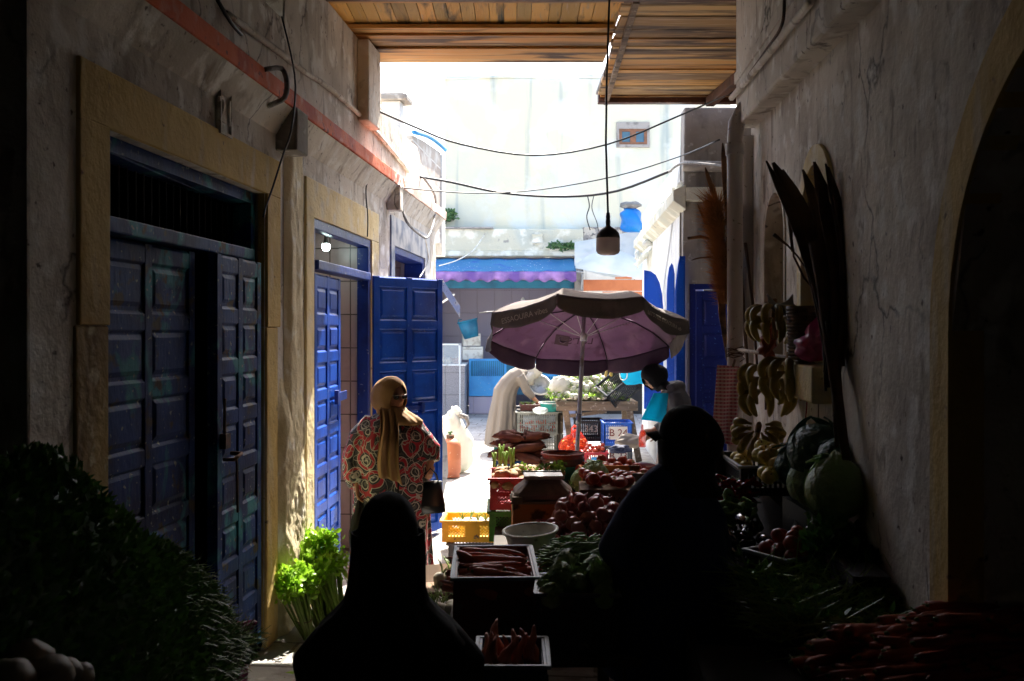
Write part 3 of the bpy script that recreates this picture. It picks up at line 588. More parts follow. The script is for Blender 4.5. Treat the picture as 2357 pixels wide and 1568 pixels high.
m = MB(); FX = Matrix.Translation(PA); m.box((0, 0, 2.50), (2.2, .25, 4.47)); m.box((0, 0, -.05), (.06, .25, 2.5)); m.box((1.4, 0, -.05), (2.2, .25, 2.5)); m.box((1.15, -3.7, -.05), (1.4, 0, 4.47)); part(fb, 'front_wall_and_light_block', m, 'plaster_gray', FX, bevel=.02)  # last box is an unseen wall return added to block side light
m = MB(); c0 = FB(1579, 459, -.14); 
m.prism([(-.14, 3.40), (-.14, 3.52), (0, 3.58), (0, 3.30)], -.12, LN + .1, 'y'); m.box((0, -.12, 3.40), (1.1, 0, 3.55)); part(fb, 'cornice', m, 'plaster_cream', FM, bevel=.008)
m = MB(); m.tube([(-.02, -.03, 3.80), (.5, -.06, 3.78), (1.1, -.05, 3.79)], .10, 10, flat=.6); part(fb, 'moulding', m, 'plaster_gray', FM)
m = MB()   # chipped rubble along the roof edge
m.tube([(-.02 + .05 * noise.noise(Vector((i * .9, 0, 0))), .1 + i * .06, 3.60 + .07 * noise.noise(Vector((i * .8, 3, 0)))) for i in range(60)], [(.05 + .04 * noise.noise(Vector((i * 1.3, 7, 0))), .05) for i in range(60)], 9, fold=lambda a, t: .35 * noise.noise(Vector((math.cos(a) * 2, math.sin(a) * 2, t * 60))))
part(fb, 'rubble', m, 'plaster_cream', FM)
m = MB(); m.box((0, 0, 2.42), (1.34, .08, 2.5)); m.box((0, 0, 0), (.07, .08, 2.42)); part(fb, 'door_frame', m, 'blue_far', Matrix.Translation(PA + Vector((.06, .03, 0))), bevel=.005)
part(fb, 'door_leaf', leaf(.60, 2.38, 1, 6), 'blue_far', Matrix.Translation(PA + Vector((.14, .07, .02))), bevel=.004); part(fb, 'door_leaf', leaf(.58, 2.38, 1, 6), 'blue_far', Matrix.Translation(PA + Vector((.75, .07, .02))), bevel=.004)
def shutter(x0, x1, ytop, p, shape, lab):
    w_, zt = (x1 - x0) / p, ZC + (HY - ytop) / p; o = at(x0, 0, p); m = MB()
    pl = [(0, .9), (w_, .9)] + [(w_ * f, .9 + (zt - .9) * g) for f, g in shape]
    m.prism(pl, -.02, .02, 'y'); m.prism([(a_ * .8 + w_ * .08, .95 + (b_ - .9) * .93) for a_, b_ in pl], -.032, -.02, 'y')
    return part(fb, 'shutter', m, 'blue_door', Matrix.Translation((o.x, o.y, 0)), bevel=.003, label=lab)
shutter(1482, 1526, 622, 171, ((1, .72), (.93, .83), (.8, .91), (.6, .965), (.35, .99), (0, 1)), 'blue shutter with quarter round top')
shutter(1534, 1552, 606, 190, ((1, .93), (.8, .985), (.6, 1), (.3, .97), (.1, .9), (0, .8)), 'narrow pointed blue shutter')
shutter(1553, 1576, 590, 206.5, ((1, 1), (.45, 1), (.3, .95), (0, .8)), 'tall blue shutter beside the corner')
# ---------------------------------------------------------------- far shop building
YB = 22.5; pb = F / YB
def bx(x): return (x - CX) / pb
def bz(y): return ZC + (HY - y) / pb
sb = thing('shop_building', 'tall pale washed building closing the alley above a shop with blue awning', 'building', (1, YB, 0))
m = MB(); m.box((bx(1020), YB + .35, 4.3), (5.2, YB + 5, bz(172)))
m.box((bx(1020) + 0, YB + .35, bz(172)), (bx(1240), YB + .7, bz(164))); m.box((bx(1330), YB + .35, bz(172)), (5.2, YB + .7, bz(160))); part(sb, 'tower_wall', m, 'plaster_far', Matrix(), bevel=.04)
m = MB(); m.box((-9, YB, bz(590)), (bx(1342), YB + .5, bz(527))); m.box((-9, YB - .05, bz(590)), (bx(1330), YB, bz(578))); m.box((-9, YB + .3, 0), (bx(990), YB + .6, bz(590))); part(sb, 'cornice', m, 'plaster_cream', Matrix(), bevel=.02)
m = MB(); m.box((bx(1342), YB + .05, bz(640)), (5.2, YB + .5, bz(522))); part(sb, 'ragged_ledge', m, 'broken_plaster', Matrix(), bevel=.02)
m = MB(); m.box((bx(1005), YB - .12, bz(527)), (bx(1135), YB + .35, bz(523.5))); part(sb, 'slate_edge', m, 'concrete', Matrix())
m = MB(); m.box((-2.6, YB + 2.3, 0), (2.0, YB + 2.4, 3.8)); part(sb, 'shop_back_wall', m, 'tile_lilac', Matrix())
m = MB(); m.box((-2.6, YB + .3, 3.75), (2.0, YB + 2.4, 3.81)); m.box((-2.7, YB + .3, 0), (-2.6, YB + 2.4, 3.8)); m.box((1.62, YB + .3, 0), (2.1, YB + 2.4, 3.8)); part(sb, 'shop_side_wall', m, 'tile_lilac', Matrix())
m = MB(); m.box((-2.2, YB + .15, bz(663)), (bx(1322), YB + .3, bz(645))); part(sb, 'lintel', m, 'teal_paint', Matrix(), bevel=.01)
m = MB(); m.box((bx(1322), YB - .1, 0), (bx(1338), YB + .2, bz(592))); part(sb, 'pillar', m, 'concrete', Matrix(), bevel=.01)
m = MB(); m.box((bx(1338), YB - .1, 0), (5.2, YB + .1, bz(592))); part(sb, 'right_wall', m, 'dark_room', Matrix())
m = MB(); m.box((bx(1340), YB - .32, bz(705)), (bx(1482), YB - .12, bz(595))); part(sb, 'panel_wall', m, 'plaster_white', Matrix(), bevel=.01)
m = MB(); m.box((bx(1340), YB - .335, bz(671)), (bx(1484), YB - .32, bz(646))); m.box((bx(1383), YB - .335, bz(705)), (bx(1484), YB - .32, bz(673))); m.box((bx(1412), YB - .335, bz(644)), (bx(1450), YB - .32, bz(630))); part(sb, 'orange_panel', m, 'orange_block', Matrix(), bevel=.004)
# shop window in the tower wall
wn = MB(); x0, x1, z0, z1 = bx(1422), bx(1499), bz(334), bz(275); yf = YB + .35
fr = MB(); fr.box((x0, yf - .05, z1 - .16), (x1, yf, z1)); fr.box((x0, yf - .05, z0), (x1, yf, z0 + .07)); fr.box((x0, yf - .05, z0 + .07), (x0 + .06, yf, z1 - .16)); fr.box((x1 - .06, yf - .05, z0 + .07), (x1, yf, z1 - .16))
wi = part(sb, 'window', fr, 'concrete', Matrix(), bevel=.004)
cs = MB(); 
for i in (0, 1):
    xa, xb = lerp(x0 + .06, x1 - .06, i / 2), lerp(x0 + .06, x1 - .06, (i + 1) / 2); za, zb = z0 + .07, z1 - .16
    cs.box((xa, yf - .035, za), (xb, yf, za + .06)); cs.box((xa, yf - .035, zb - .06), (xb, yf, zb)); cs.box((xa, yf - .035, za + .06), (xa + .07, yf, zb - .06)); cs.box((xb - .07, yf - .035, za + .06), (xb, yf, zb - .06))
part(wi, 'casement', cs, 'window_wood', Matrix(), bevel=.003)
pn = MB(); pn.box((x0 + .06, yf - .012, z0 + .07), (x1 - .06, yf - .004, z1 - .16)); part(wi, 'pane', pn, 'pane_blue', Matrix())
# awning
aw = thing('awning', 'blue shop awning with scalloped purple valance over the far shop', 'awning', (-.2, YB, 3.5))
xa, xb = bx(960), bx(1320)
def awf(u, v):
    x = lerp(xa, xb, u); y = lerp(YB + .02, YB - .95, v); return Vector((x, y, lerp(3.64, 3.28, v) - .02 * math.sin(v * math.pi) + .01 * math.sin(u * 40)))
m = MB(); m.grid(awf, 60, 8); part(aw, 'sheet', m, 'awning_blue', Matrix(), solid=.006)
def vaf(u, v):
    x = lerp(xa, xb, u); h = .21 + .032 * math.sin(u * 2 * math.pi * 11.5); return Vector((x, YB - .955 + .008 * math.sin(u * 90), 3.28 - v * h))
m = MB(); m.grid(vaf, 230, 3); part(aw, 'valance', m, 'awning_purple', Matrix(), solid=.004)
m = MB(); m.tube([(xb, YB - .95, 3.28), (xb + .16, YB - .95, 3.26)], .03, 8); m.tube([(xb + .13, YB - .95, 3.26), (xb + .15, YB - .1, 2.2)], .02, 6); part(aw, 'arm', m, 'metal_gray', Matrix())
# ---------------------------------------------------------------- cables and fixtures
def cable(name, pts, r, mt, label, cat='cable', group=None, n=24):
    P_ = [Vector(q) for q in pts]; out = []
    for i in range(len(P_) - 1):
        p0, p1, p2, p3 = P_[max(i - 1, 0)], P_[i], P_[i + 1], P_[min(i + 2, len(P_) - 1)]
        k = max(2, n // (len(P_) - 1))
        for j in range(k + (i == len(P_) - 2)):
            t = j / k; out.append(.5 * ((2 * p1) + (-p0 + p2) * t + (2 * p0 - 5 * p1 + 4 * p2 - p3) * t * t + (-p0 + 3 * p1 - 3 * p2 + p3) * t ** 3))
    m = MB(); m.tube(out, r, 6); return single(name, m, mt, label, cat, group)
def pp(*q): return [at(x, y, p) for x, y, p in q]
cable('cable', pp((842, 243, 250), (960, 295, 235), (1060, 332, 222), (1230, 358, 210), (1400, 332, 205), (1560, 268, 208), (1692, 210, 225)), .011, 'black_cable', 'long black cable sagging across the alley, the highest of the strung ones')
cable('cable', pp((872, 424, 240), (960, 436, 232), (1100, 445, 215), (1250, 436, 205), (1420, 405, 205), (1560, 362, 225), (1655, 322, 290)), .007, 'black_cable', 'thin wire crossing the alley just under the highest cable')
cable('cable', pp((958, 406, 200), (1040, 420, 190), (1160, 445, 182), (1300, 453, 182), (1420, 440, 186), (1545, 393, 196)), .016, 'black_cable', 'thickest black cable of the three strung over the alley')
cable('cable', pp((1540, 396, 196), (1560, 380, 205), (1590, 375, 212), (1672, 383, 225)), .014, 'gray_cable', 'grey cable end running onto the corner pillar')
cable('cable', pp((1005, 537, 97), (1035, 550, 97), (1080, 566, 97), (1130, 571, 97), (1185, 565, 97), (1228, 552, 97)), .035, 'black_cable', 'dark bundled cable drooping on the far cream cornice')
cable('cable', pp((1218, 556, 97), (1232, 575, 97), (1248, 590, 97), (1266, 592, 97), (1290, 575, 97), (1305, 560, 97)), .016, 'white_plastic', 'white wire looping below the far junction box')
cable('cable', pp((1125, 524, 97), (1105, 555, 99), (1085, 580, 101), (1050, 600, 103), (1010, 612, 103)), .012, 'white_plastic', 'pale cord slanting down over the blue awning')
WU = UL + .02
def lw(x, y, o=.02): s, z = wf(UL + o, x, y); return A(UL + o, s, z)
def rw(x, y, o=-.02): s, z = wf(UR + o, x, y); return A(UR + o, s, z)
cable('cable', [lw(648, 38, .03), lw(668, 120, .06), lw(680, 200, .15), lw(670, 300, .2), lw(650, 360, .1), lw(628, 430, .04), lw(612, 475, .03), lw(606, 500, .03)], .006, 'black_cable', 'thin black wire hanging down the left wall to the near door')
cable('cable', [lw(845, 545, .02), lw(846, 500, .02), lw(842, 440, .02), lw(850, 418, .03), lw(880, 422, .04)], .006, 'black_cable', 'thin wire curling beside the second yellow door surround')
cable('pipe', [lw(612, 160, .13), lw(648, 158, .16), lw(660, 190, .2), lw(655, 225, .2), lw(628, 240, .12), lw(616, 250, .03), lw(640, 282, .03), lw(680, 312, .03)], .016, 'gray_cable', 'bent grey conduit looping over the orange cornice', 'conduit')
cable('pipe', [lw(520, 30, .02), lw(590, 82, .02), lw(640, 118, .02), lw(700, 165, .02), lw(760, 205, .02), lw(838, 275, .02), lw(900, 345, .02), lw(940, 395, .02)], .02, 'plaster', 'whitewashed conduit running above the orange cornice', 'conduit')
cable('pipe', [lw(735, 342, .02), lw(790, 375, .02), lw(850, 412, .02), lw(885, 436, .02)], .02, 'plaster', 'whitewashed conduit below the cornice over the second door', 'conduit')
cable('pipe', [lw(500, 0, .03), lw(530, 50, .04), lw(555, 80, .03)], .012, 'black_cable', 'dark cable stub dangling at the top of the left wall', 'cable')
cable('cable', [lw(925, 470, .05), lw(935, 510, .12), lw(965, 540, .15), lw(985, 545, .15), lw(1000, 500, .1), lw(1000, 450, .1), lw(975, 410, .08)], .014, 'gray_cable', 'grey cable looping below the small junction box on the left')
cable('cable', [lw(978, 548, .12), lw(985, 600, .1), lw(965, 640, .05)], .008, 'white_plastic', 'thin pale lead trailing down in front of the far left window')
cable('pipe', [rw(1683, 226, -.16), rw(1735, 165, -.16), rw(1800, 85, -.16), rw(1868, 0, -.16)], .022, 'plaster', 'whitewashed conduit climbing along the right ledge, the thicker one', 'conduit')
cable('pipe', [rw(1700, 205, -.165), rw(1760, 120, -.17), rw(1798, 60, -.165), rw(1805, 0, -.165)], .009, 'rust', 'thin dark wire twisting up along the right ledge', 'cable')
cable('cable', pp((1352, 452, 181), (1356, 475, 181), (1350, 500, 181), (1358, 530, 181)), .007, 'black_cable', 'short loose strand hanging from the thick cable, the straighter one')
cable('cable', pp((1366, 452, 181), (1362, 480, 181), (1374, 515, 181), (1378, 545, 181)), .005, 'black_cable', 'hairlike kinked strand hanging right of the other loose strand')
def jbox(name, c, sx, sy, sz, mt, label, rz):
    t = thing(name, label, 'box', c, rz); m = MB(); m.box((-sx / 2, -sy / 2, -sz / 2), (sx / 2, sy / 2, sz / 2)); part(t, 'box', m, mt, bevel=.01)
    m = MB(); m.box((-sx / 2 - .005, -sy / 2 - .008, sz / 2 - .02), (sx / 2 + .005, sy / 2 + .005, sz / 2 + .005)); part(t, 'lid', m, mt, bevel=.004); return t
jbox('junction_box', lw(909, 458, .07), .13, .16, .24, 'plaster', 'small grey junction box on the left wall under the cornice end', -TH)
jbox('junction_box', at(1236, 550, 98) + Vector((0, -.03, 0)), .24, .06, .2, 'plaster_cream', 'square cream junction box on the far cornice', 0)
# drain pipe on the right corner
dp = thing('drain_pipe', 'stout whitewashed drain pipe with a bent top beside the right wall', 'pipe', at(1691, 0, 325) * 1)
dp.location.z = 0; px, py = dp.location.x, dp.location.y
m = MB(); m.tube([(px, py, 0), (px, py, 1.5), (px, py, 3.30), (px + .01, py, 3.42), (px + .06, py - .02, 3.52), (px + .17, py - .06, 3.57)], [.056, .056, .056, .06, .062, .062], 16); part(dp, 'pipe', m, 'pipe_white', Matrix())
m = MB(); m.tube([(px, py, 3.2), (px, py, 3.28)], .066, 16); part(dp, 'collar', m, 'pipe_white', Matrix())
# hanging industrial bulb
lp = thing('hanging_lamp', 'big unlit bulb lamp hanging on a long black cord in the middle', 'lamp', at(1399, 585, 330))
def zl_(y): return (585 - y) / 330
m = MB(); m.tube([(0 + (1404 - 1399) / 330, 0, zl_(-60)), ((1396 - 1399) / 330, 0, zl_(180)), ((1394 - 1399) / 330, 0, zl_(330)), (0, 0, zl_(495))], .0075, 8); part(lp, 'cord', m, 'black_cable')
m = MB(); m.lathe([(0, zl_(488)), (.012, zl_(490)), (.016, zl_(500)), (.014, zl_(504)), (.017, zl_(510)), (.016, zl_(520)), (.022, zl_(522)), (.055, zl_(529)), (.076, zl_(537)), (.084, zl_(548)), (.08, zl_(549)), (0, zl_(549))], 28); part(lp, 'socket_housing', m, 'lamp_dark')
m = MB(); m.lathe([(.08, zl_(548)), (.083, zl_(549)), (.083, zl_(578)), (.072, zl_(584)), (.05, zl_(587)), (0, zl_(588))], 28); part(lp, 'bulb', m, 'lamp_gray')
lb2 = thing('ceiling_bulb', 'small glowing bulb inside the second blue doorway', 'bulb', at(750, 578, 268))
m = MB(); m.lathe([(0, -.0), (.02, .003), (.034, .02), (.038, .042), (.03, .062)], 20); part(lb2, 'bulb', m, 'bulb_lit')
m = MB(); m.lathe([(.03, .062), (.022, .075), (.016, .11), (.012, .2), (.004, .22), (.004, .42)], 14); part(lb2, 'holder', m, 'lamp_dark')
# things on the far roofs
def leafy(m, c, n, r, ls, mt=0, up=.3):
    for i in range(n):
        d = Vector((rr(-1, 1), rr(-1, 1), rr(-1, 1))).normalized() * r * random.random() ** .4; d.z *= .7; p = Vector(c) + d
        a = Vector((rr(-1, 1), rr(-1, 1), rr(-.3, 1))).normalized() * ls * rr(.6, 1.3); b = a.cross(Vector((rr(-1, 1), rr(-1, 1), rr(-1, 1)))).normalized() * ls * .35
        m.add([p, p + a * .5 + b, p + a, p + a * .5 - b], [(0, 1, 2, 3)], False, mt)
m = MB(); leafy(m, at(1030, 497, 97), 260, .22, .1); leafy(m, at(1015, 508, 97), 120, .14, .1); single('wild_plant', m, 'weed', 'dark green weed on the left end of the far cornice', 'plant')
m = MB()
for i in range(7): leafy(m, at(lerp(1270, 1345, i / 6), 566 + rr(-4, 6) + i, 98.5), 90, .12, .07)
single('wild_plant', m, 'weed', 'green weeds spilling over the broken right part of the far cornice', 'plant')
b0 = at(1450, 524, 103)
def bagf(v, d): q = math.copysign(abs(d.x) ** .55, d.x) * .27; return Vector((q * (1 - .22 * (d.z + 1) / 2) + .03 * math.sin(6 * d.z + 5 * d.x) - .03 * d.z, v.y, math.copysign(abs(d.z) ** .7, d.z) * .27))
m = MB(); m.blob(b0 + Vector((.02, 0, .16)), (.27, .2, .33), .12, 3, 2, 16, fn=bagf); single('blue_sack', m, 'blue_bag', 'bright blue plastic sack on the far roof edge', 'sack')
m = MB(); m.blob(b0 + Vector((.0, 0, .50)), (.24, .18, .085), .3, 2, 5, 12); single('stone_slab', m, 'stone', 'flat grey stone weighing down the blue sack', 'stone')
# plastic sheets over the right part of the shop
def sheetf(u, v):
    x = lerp(1322, 1486, u); y = lerp(528 + 30 * (1 - u), 612 + 26 * math.sin(u * 2.6), v); q = at(x, y, 101 + 5 * v); q.y += .12 * noise.noise(Vector((u * 4, v * 3, 1))) + .05 * noise.noise(Vector((u * 13, v * 9, 2))); return q
m = MB(); m.grid(sheetf, 36, 20); single('plastic_sheet', m, 'sheet_plastic', 'crumpled translucent plastic sheet sagging above the orange panel', 'sheet')
m = MB(); m.grid(lambda u, v: at(lerp(1324, 1480, u), lerp(605 - 30 * math.sin(u * 3.1) , 618 + 25 * u, v), 104 + 4 * v), 20, 6); single('plastic_sheet', m, 'sheet_plastic', 'dirty white plastic roll draped below the larger sheet', 'sheet')
def hooked(u, v):
    q = at(lerp(1462, 1512, u) + 4 * math.sin(v * 9), lerp(600 - 38 * u, 618 - 46 * u, v) + 7 * noise.noise(Vector((u * 6, v * 5, 0))), 150 - 10 * v); return q
m = MB(); m.grid(hooked, 14, 8); m.blob(at(1468, 590, 145), (.05, .05, .08), .6, 3, 1, 8); m.blob(at(1490, 560, 150), (.08, .05, .05), .7, 4, 6, 8); single('cloth_bundle', m, 'white_bag', 'tattered blue white bundle tied under the right cornice', 'bundle')
# ---------------------------------------------------------------- far shop furniture
ct = thing('shop_counter', 'grey tiled shop counter with a glass case on top', 'counter', (bx(1040), YB - .8, 0))
def cp(x, y): p = F / (YB - .95); return ((x - CX) / p, ZC + (HY - y) / p)
x0, x1 = cp(990, 0)[0], cp(1057, 0)[0]; z1 = cp(0, 842)[1]; z2 = cp(0, 793)[1]; ya = YB - .95; xr = cp(1078, 0)[0]
m = MB(); m.box((x0, ya, 0), (x1 + .12, YB + .3, z1)); part(ct, 'tiled_base', m, 'granite', Matrix(), bevel=.005)
m = MB(); m.box((x0, ya - .015, z1), (x1 + .14, YB + .3, z1 + .03)); m.box((x1, ya - .02, .02), (x1 + .025, ya, z1)); part(ct, 'rim', m, 'white_metal', Matrix())
m = MB(); r_ = .018
for xx in (x0, x1): m.box((xx - r_, ya, z1), (xx + r_, ya + .03, z2))
m.box((x0, ya, z2 - r_), (x1, ya + .03, z2 + r_)); m.box((x1 - r_, ya, z2 - r_), (x1 + r_, ya + .5, z2 + r_)); m.box((x1 - r_, ya + .47, z1), (x1 + r_, ya + .5, z2)); part(ct, 'case_frame', m, 'white_metal', Matrix())
m = MB(); m.box((x0, ya + .01, z1 + .03), (x1, ya + .014, z2)); part(ct, 'glass', m, 'glass', Matrix())
for i in range(7):
    m = MB(); m.blob((lerp(x0 + .2, x1 - .1, i / 6), ya + rr(.15, .3), z1 + .1), (.09, .08, .08), .3, 3, i, 8); single('cut_of_meat', m, 'turnip_dim' if i % 2 else 'sweet_potato', 'lumpy food on show inside the glass case', 'food', 'food lying in the glass case')
def gate(xa, xb, y0, y1, ymid, label, yy, nb):
    p = F / yy; X0, X1 = (xa - CX) / p, (xb - CX) / p; Z1, Z0, Zm = ZC + (HY - y0) / p, ZC + (HY - y1) / p, ZC + (HY - ymid) / p
    g = thing('shop_gate', label, 'gate', ((X0 + X1) / 2, yy, 0)); m = MB()
    m.box((X0, yy, Z0), (X0 + .05, yy + .04, Z1)); m.box((X1 - .05, yy, Z0), (X1, yy + .04, Z1)); m.box((X0 + .05, yy, Z1 - .05), (X1 - .05, yy + .04, Z1)); m.box((X0 + .05, yy, Zm - .04), (X1 - .05, yy + .04, Zm + .02)); part(g, 'gate_frame', m, 'shop_blue', Matrix())
    m = MB(); m.box((X0 + .05, yy + .01, Z0), (X1 - .05, yy + .03, Zm - .04)); part(g, 'gate_panel', m, 'shop_blue', Matrix())
    m = MB()
    for i in range(nb): x = lerp(X0 + .1, X1 - .1, i / (nb - 1)); m.box((x - .008, yy + .012, Zm + .02), (x + .008, yy + .028, Z1 - .05))
    part(g, 'bars', m, 'shop_blue', Matrix())
    m = MB(); m.box((X0, yy, 0), (X1, yy + .1, Z0 - .02)); part(g, 'step', m, 'tile_lilac', Matrix())
gate(1079, 1165, 826, 912, 868, 'blue barred half gate of the far shop beside the counter', YB - .1, 16)
gate(1228, 1330, 862, 915, 895, 'second blue barred gate half hidden behind the stall', YB - .1, 18)
m = MB(); m.box((bx(1080), YB + .6, .4), (bx(1330), YB + .7, 1.25)); single('green_screen', m, 'teal_paint', 'dark teal panel behind the far shop gates', 'panel')
bk = thing('hanging_basket', 'teal plastic basket tilted inside the far shop', 'basket', at(1080, 758, 96), 0, ry=R(-14))
m = MB(); m.lathe([(0, -.2), (.16, -.2), (.2, .0), (.225, .2), (.235, .2), (.21, 0), (.17, -.21), (0, -.21)], 24); part(bk, 'body', m, 'teal_paint')
m = MB(); m.lathe([(.225, .19), (.25, .19), (.25, .22), (.225, .22)], 24); m.tube([(-.23, 0, .2), (-.2, 0, .28), (-.12, 0, .27)], .012, 6); part(bk, 'rim', m, 'teal_paint')
def carton(c, s, lab, mt='white_plastic', rz=0):
    t = thing('carton', lab, 'box', c, rz); m = MB(); m.box((-s[0] / 2, -s[1] / 2, 0), (s[0] / 2, s[1] / 2, s[2])); part(t, 'body', m, mt, bevel=.01); m = MB(); m.box((-s[0] / 2 + .02, -s[1] / 2 - .004, s[2] * .8), (s[0] / 2 - .02, -s[1] / 2, s[2] * .83)); part(t, 'tape', m, 'cardboard')
carton(at(1088, 828, 94), (.5, .3, .32), 'pale carton behind the blue gate, the lower one'); carton(at(1084, 796, 94), (.42, .3, .3), 'whitish carton under the teal basket, the upper one', rz=.2)
# bottles etc on a shelf, wall lamp in the shop
m = MB(); m.lathe([(0, 0), (.05, 0), (.06, .1), (.03, .16), (0, .17)], 14, c=at(1203, 700, 92)); single('wall_lamp', m, 'white_metal', 'tiny pale lamp fixed under the far awning', 'lamp')
# left small blue side awning at the corner
def sfa(u, v):
    a_ = lw(1003, 690, .02) + Vector((.05, .4, -.02)); return a_ + Vector((u * .22, u * .2, .30 - .35 * u - v * .16 + .02 * math.sin(v * 7)))
m = MB(); m.grid(sfa, 8, 6); single('side_awning', m, 'blue_pale', 'small torn blue awning at the end of the left building', 'awning', solid=.005)
m = MB(); a_ = at(1012, 700, 160); m.bar(a_, at(1045, 678, 165), .02, .02); single('bent_rod', m, 'white_metal', 'bent white rod sticking out past the open blue door', 'rod')
# ---------------------------------------------------------------- produce prototypes (meshes)
def mesh_carrot(ln, r, seed):
    random.seed(seed); b = rr(-.02, .02); c_ = rr(-.012, .012); pts = []; rad = []
    for i in range(12):
        t = i / 11; pts.append((ln * (t - .5), b * math.sin(t * 3) + .004 * math.sin(t * 9 + seed), c_ * math.sin(t * 2.5))); rad.append(r * (1 - .72 * t ** 1.3) * (1 + .06 * math.sin(t * 23 + seed)) * (.75 if i == 0 else 1) * (.45 if i == 11 else 1))
    m = MB(); m.tube(pts, rad, 12); m.tube([(-ln / 2 + .003, 0, 0), (-ln / 2 - .012, 0, .002)], [r * .45, r * .3], 7, mi=1); return m.mesh('carrot', ['carrot', 'stem_green'])
def mesh_onion(r, seed):
    random.seed(seed); m = MB(); n = 16; k = rr(.82, .95)
    prof = [(0, -r * k), (r * .3, -r * k * .97), (r * .75, -r * k * .68), (r, -.05 * r), (r * .93, r * k * .4), (r * .6, r * k * .78), (r * .25, r * k * .98), (r * .12, r * 1.2), (r * .08, r * 1.45), (0, r * 1.5)]
    m.lathe(prof, n, rib=lambda a, z: .02 * math.sin(a * 5 + seed)); return m.mesh('onion', 'onion')
def mesh_lump(rx, ry, rz, nz, mt, seed, nm, fr=2.5): m = MB(); m.blob((0, 0, 0), (rx, ry, rz), nz, fr, seed, 10); return m.mesh(nm, mt)
def mesh_tomato(r, seed):
    m = MB(); m.blob((0, 0, 0), (r, r, r * .82), .04, 2, seed, 12, fn=lambda v, d: Vector((v.x, v.y, v.z - (.22 * r * max(0, d.z) ** 14) + .03 * r * math.sin(5 * math.atan2(d.y, d.x)) * max(0, d.z))))
    for i in range(5): a = i * 1.256; m.add([(0, 0, r * .7), (r * .18 * math.cos(a + .4), r * .18 * math.sin(a + .4), r * .73), (r * .42 * math.cos(a), r * .42 * math.sin(a), r * .74), (r * .18 * math.cos(a - .4), r * .18 * math.sin(a - .4), r * .73)], [(0, 1, 2, 3)], False, 1)
    return m.mesh('tomato', ['tomato', 'stem_green'])
def mesh_fruit(r, seed, mt='quince'):
    m = MB(); m.blob((0, 0, 0), (r, r, r * .92), .06, 1.5, seed, 12, fn=lambda v, d: Vector((v.x, v.y, v.z - .3 * r * max(0, d.z) ** 10 + .2 * r * max(0, -d.z) ** 12))); m.tube([(0, 0, r * .6), (.003, 0, r * .98)], .0025, 5, mi=1); return m.mesh('fruit', [mt, 'beam_brown'])
def mesh_eggplant(ln, r, seed):
    random.seed(seed); b = rr(-.03, .03); m = MB(); pts = []; rad = []
    for i in range(16): t = i / 15; pts.append((ln * (t - .5), b * math.sin(t * 3), 0)); rad.append(max(.004, r * (math.sin(math.pi * min(1, .12 + t * .86)) ** .55) * (.62 + .45 * t)))
    m.tube(pts, rad, 16); m.tube([(-ln / 2 + .03, b * .2, 0), (-ln / 2 + .005, 0, 0), (-ln / 2 - .03, 0, .006)], [r * .62, r * .45, r * .16], 8, mi=1); return m.mesh('eggplant', ['eggplant', 'stem_green'])
def mesh_bean(ln, seed):
    random.seed(seed); b, c_ = rr(-.03, .03), rr(-.015, .015); m = MB(); m.tube([(ln * (i / 11 - .5), b * math.sin(i * .3), c_ * math.sin(i * .5) + .002 * math.sin(i * 2)) for i in range(12)], [(.001 + .0055 * math.sin(math.pi * min(1, .08 + i / 12.5)) ** .4) for i in range(12)], 7); return m.mesh('bean', 'bean')
def cab_leaf(m, r, az, el, open_, seed, w=1.0, mi=0):
    tl = Matrix.Rotation(el, 3, Vector((math.cos(az + 1.5), math.sin(az + 1.5), 0)))
    def f(u, v):
        a = (u - .5) * 2.0 * w; t = lerp(-.9, 1.35, v); rad = r * (1 + open_ * max(0, v - .35) ** 2 + .016 * math.sin(u * 21 + seed) * v * v + .06 * noise.noise(Vector((u * 7, v * 5, seed))) * v)
        d = Vector((math.cos(az + a * math.cos(t * .9)) * math.cos(t), math.sin(az + a * math.cos(t * .9)) * math.cos(t), math.sin(t))); rad *= 1 + .02 * math.exp(-(((u - .5) * 9) ** 2)); return tl @ (d * rad)
    m.grid(f, 14, 12, mi=mi)
def mesh_cabbage(r, seed, mt='cabbage', open_=.25):
    random.seed(seed); m = MB(); m.blob((0, 0, 0), r * .93, .06, 3, seed, 12)
    for i in range(10): cab_leaf(m, r * rr(.96, 1.10), i * 2.4 + rr(-.2, .2), rr(-1.1, .9), rr(0, open_ * 1.6), seed + i, rr(.45, .8))
    return m.mesh('cabbage', mt)
def mesh_turnip(r, seed, green=True):
    m = MB(); m.blob((0, 0, 0), (r, r, r * .95), .06, 2, seed, 9, fn=lambda v, d: v + Vector((0, 0, -r * .9 * max(0, -d.z) ** 9)))
    if green:
        random.seed(seed)
        for i in range(5): a = rr(0, 6.3); m.tube([(0, 0, r * .8), (.015 * math.cos(a), .015 * math.sin(a), r * 1.6), (.05 * math.cos(a), .05 * math.sin(a), r * 2.6)], [.004, .003, .001], 4, mi=1)
    return m.mesh('turnip', ['turnip', 'celery_stalk'])
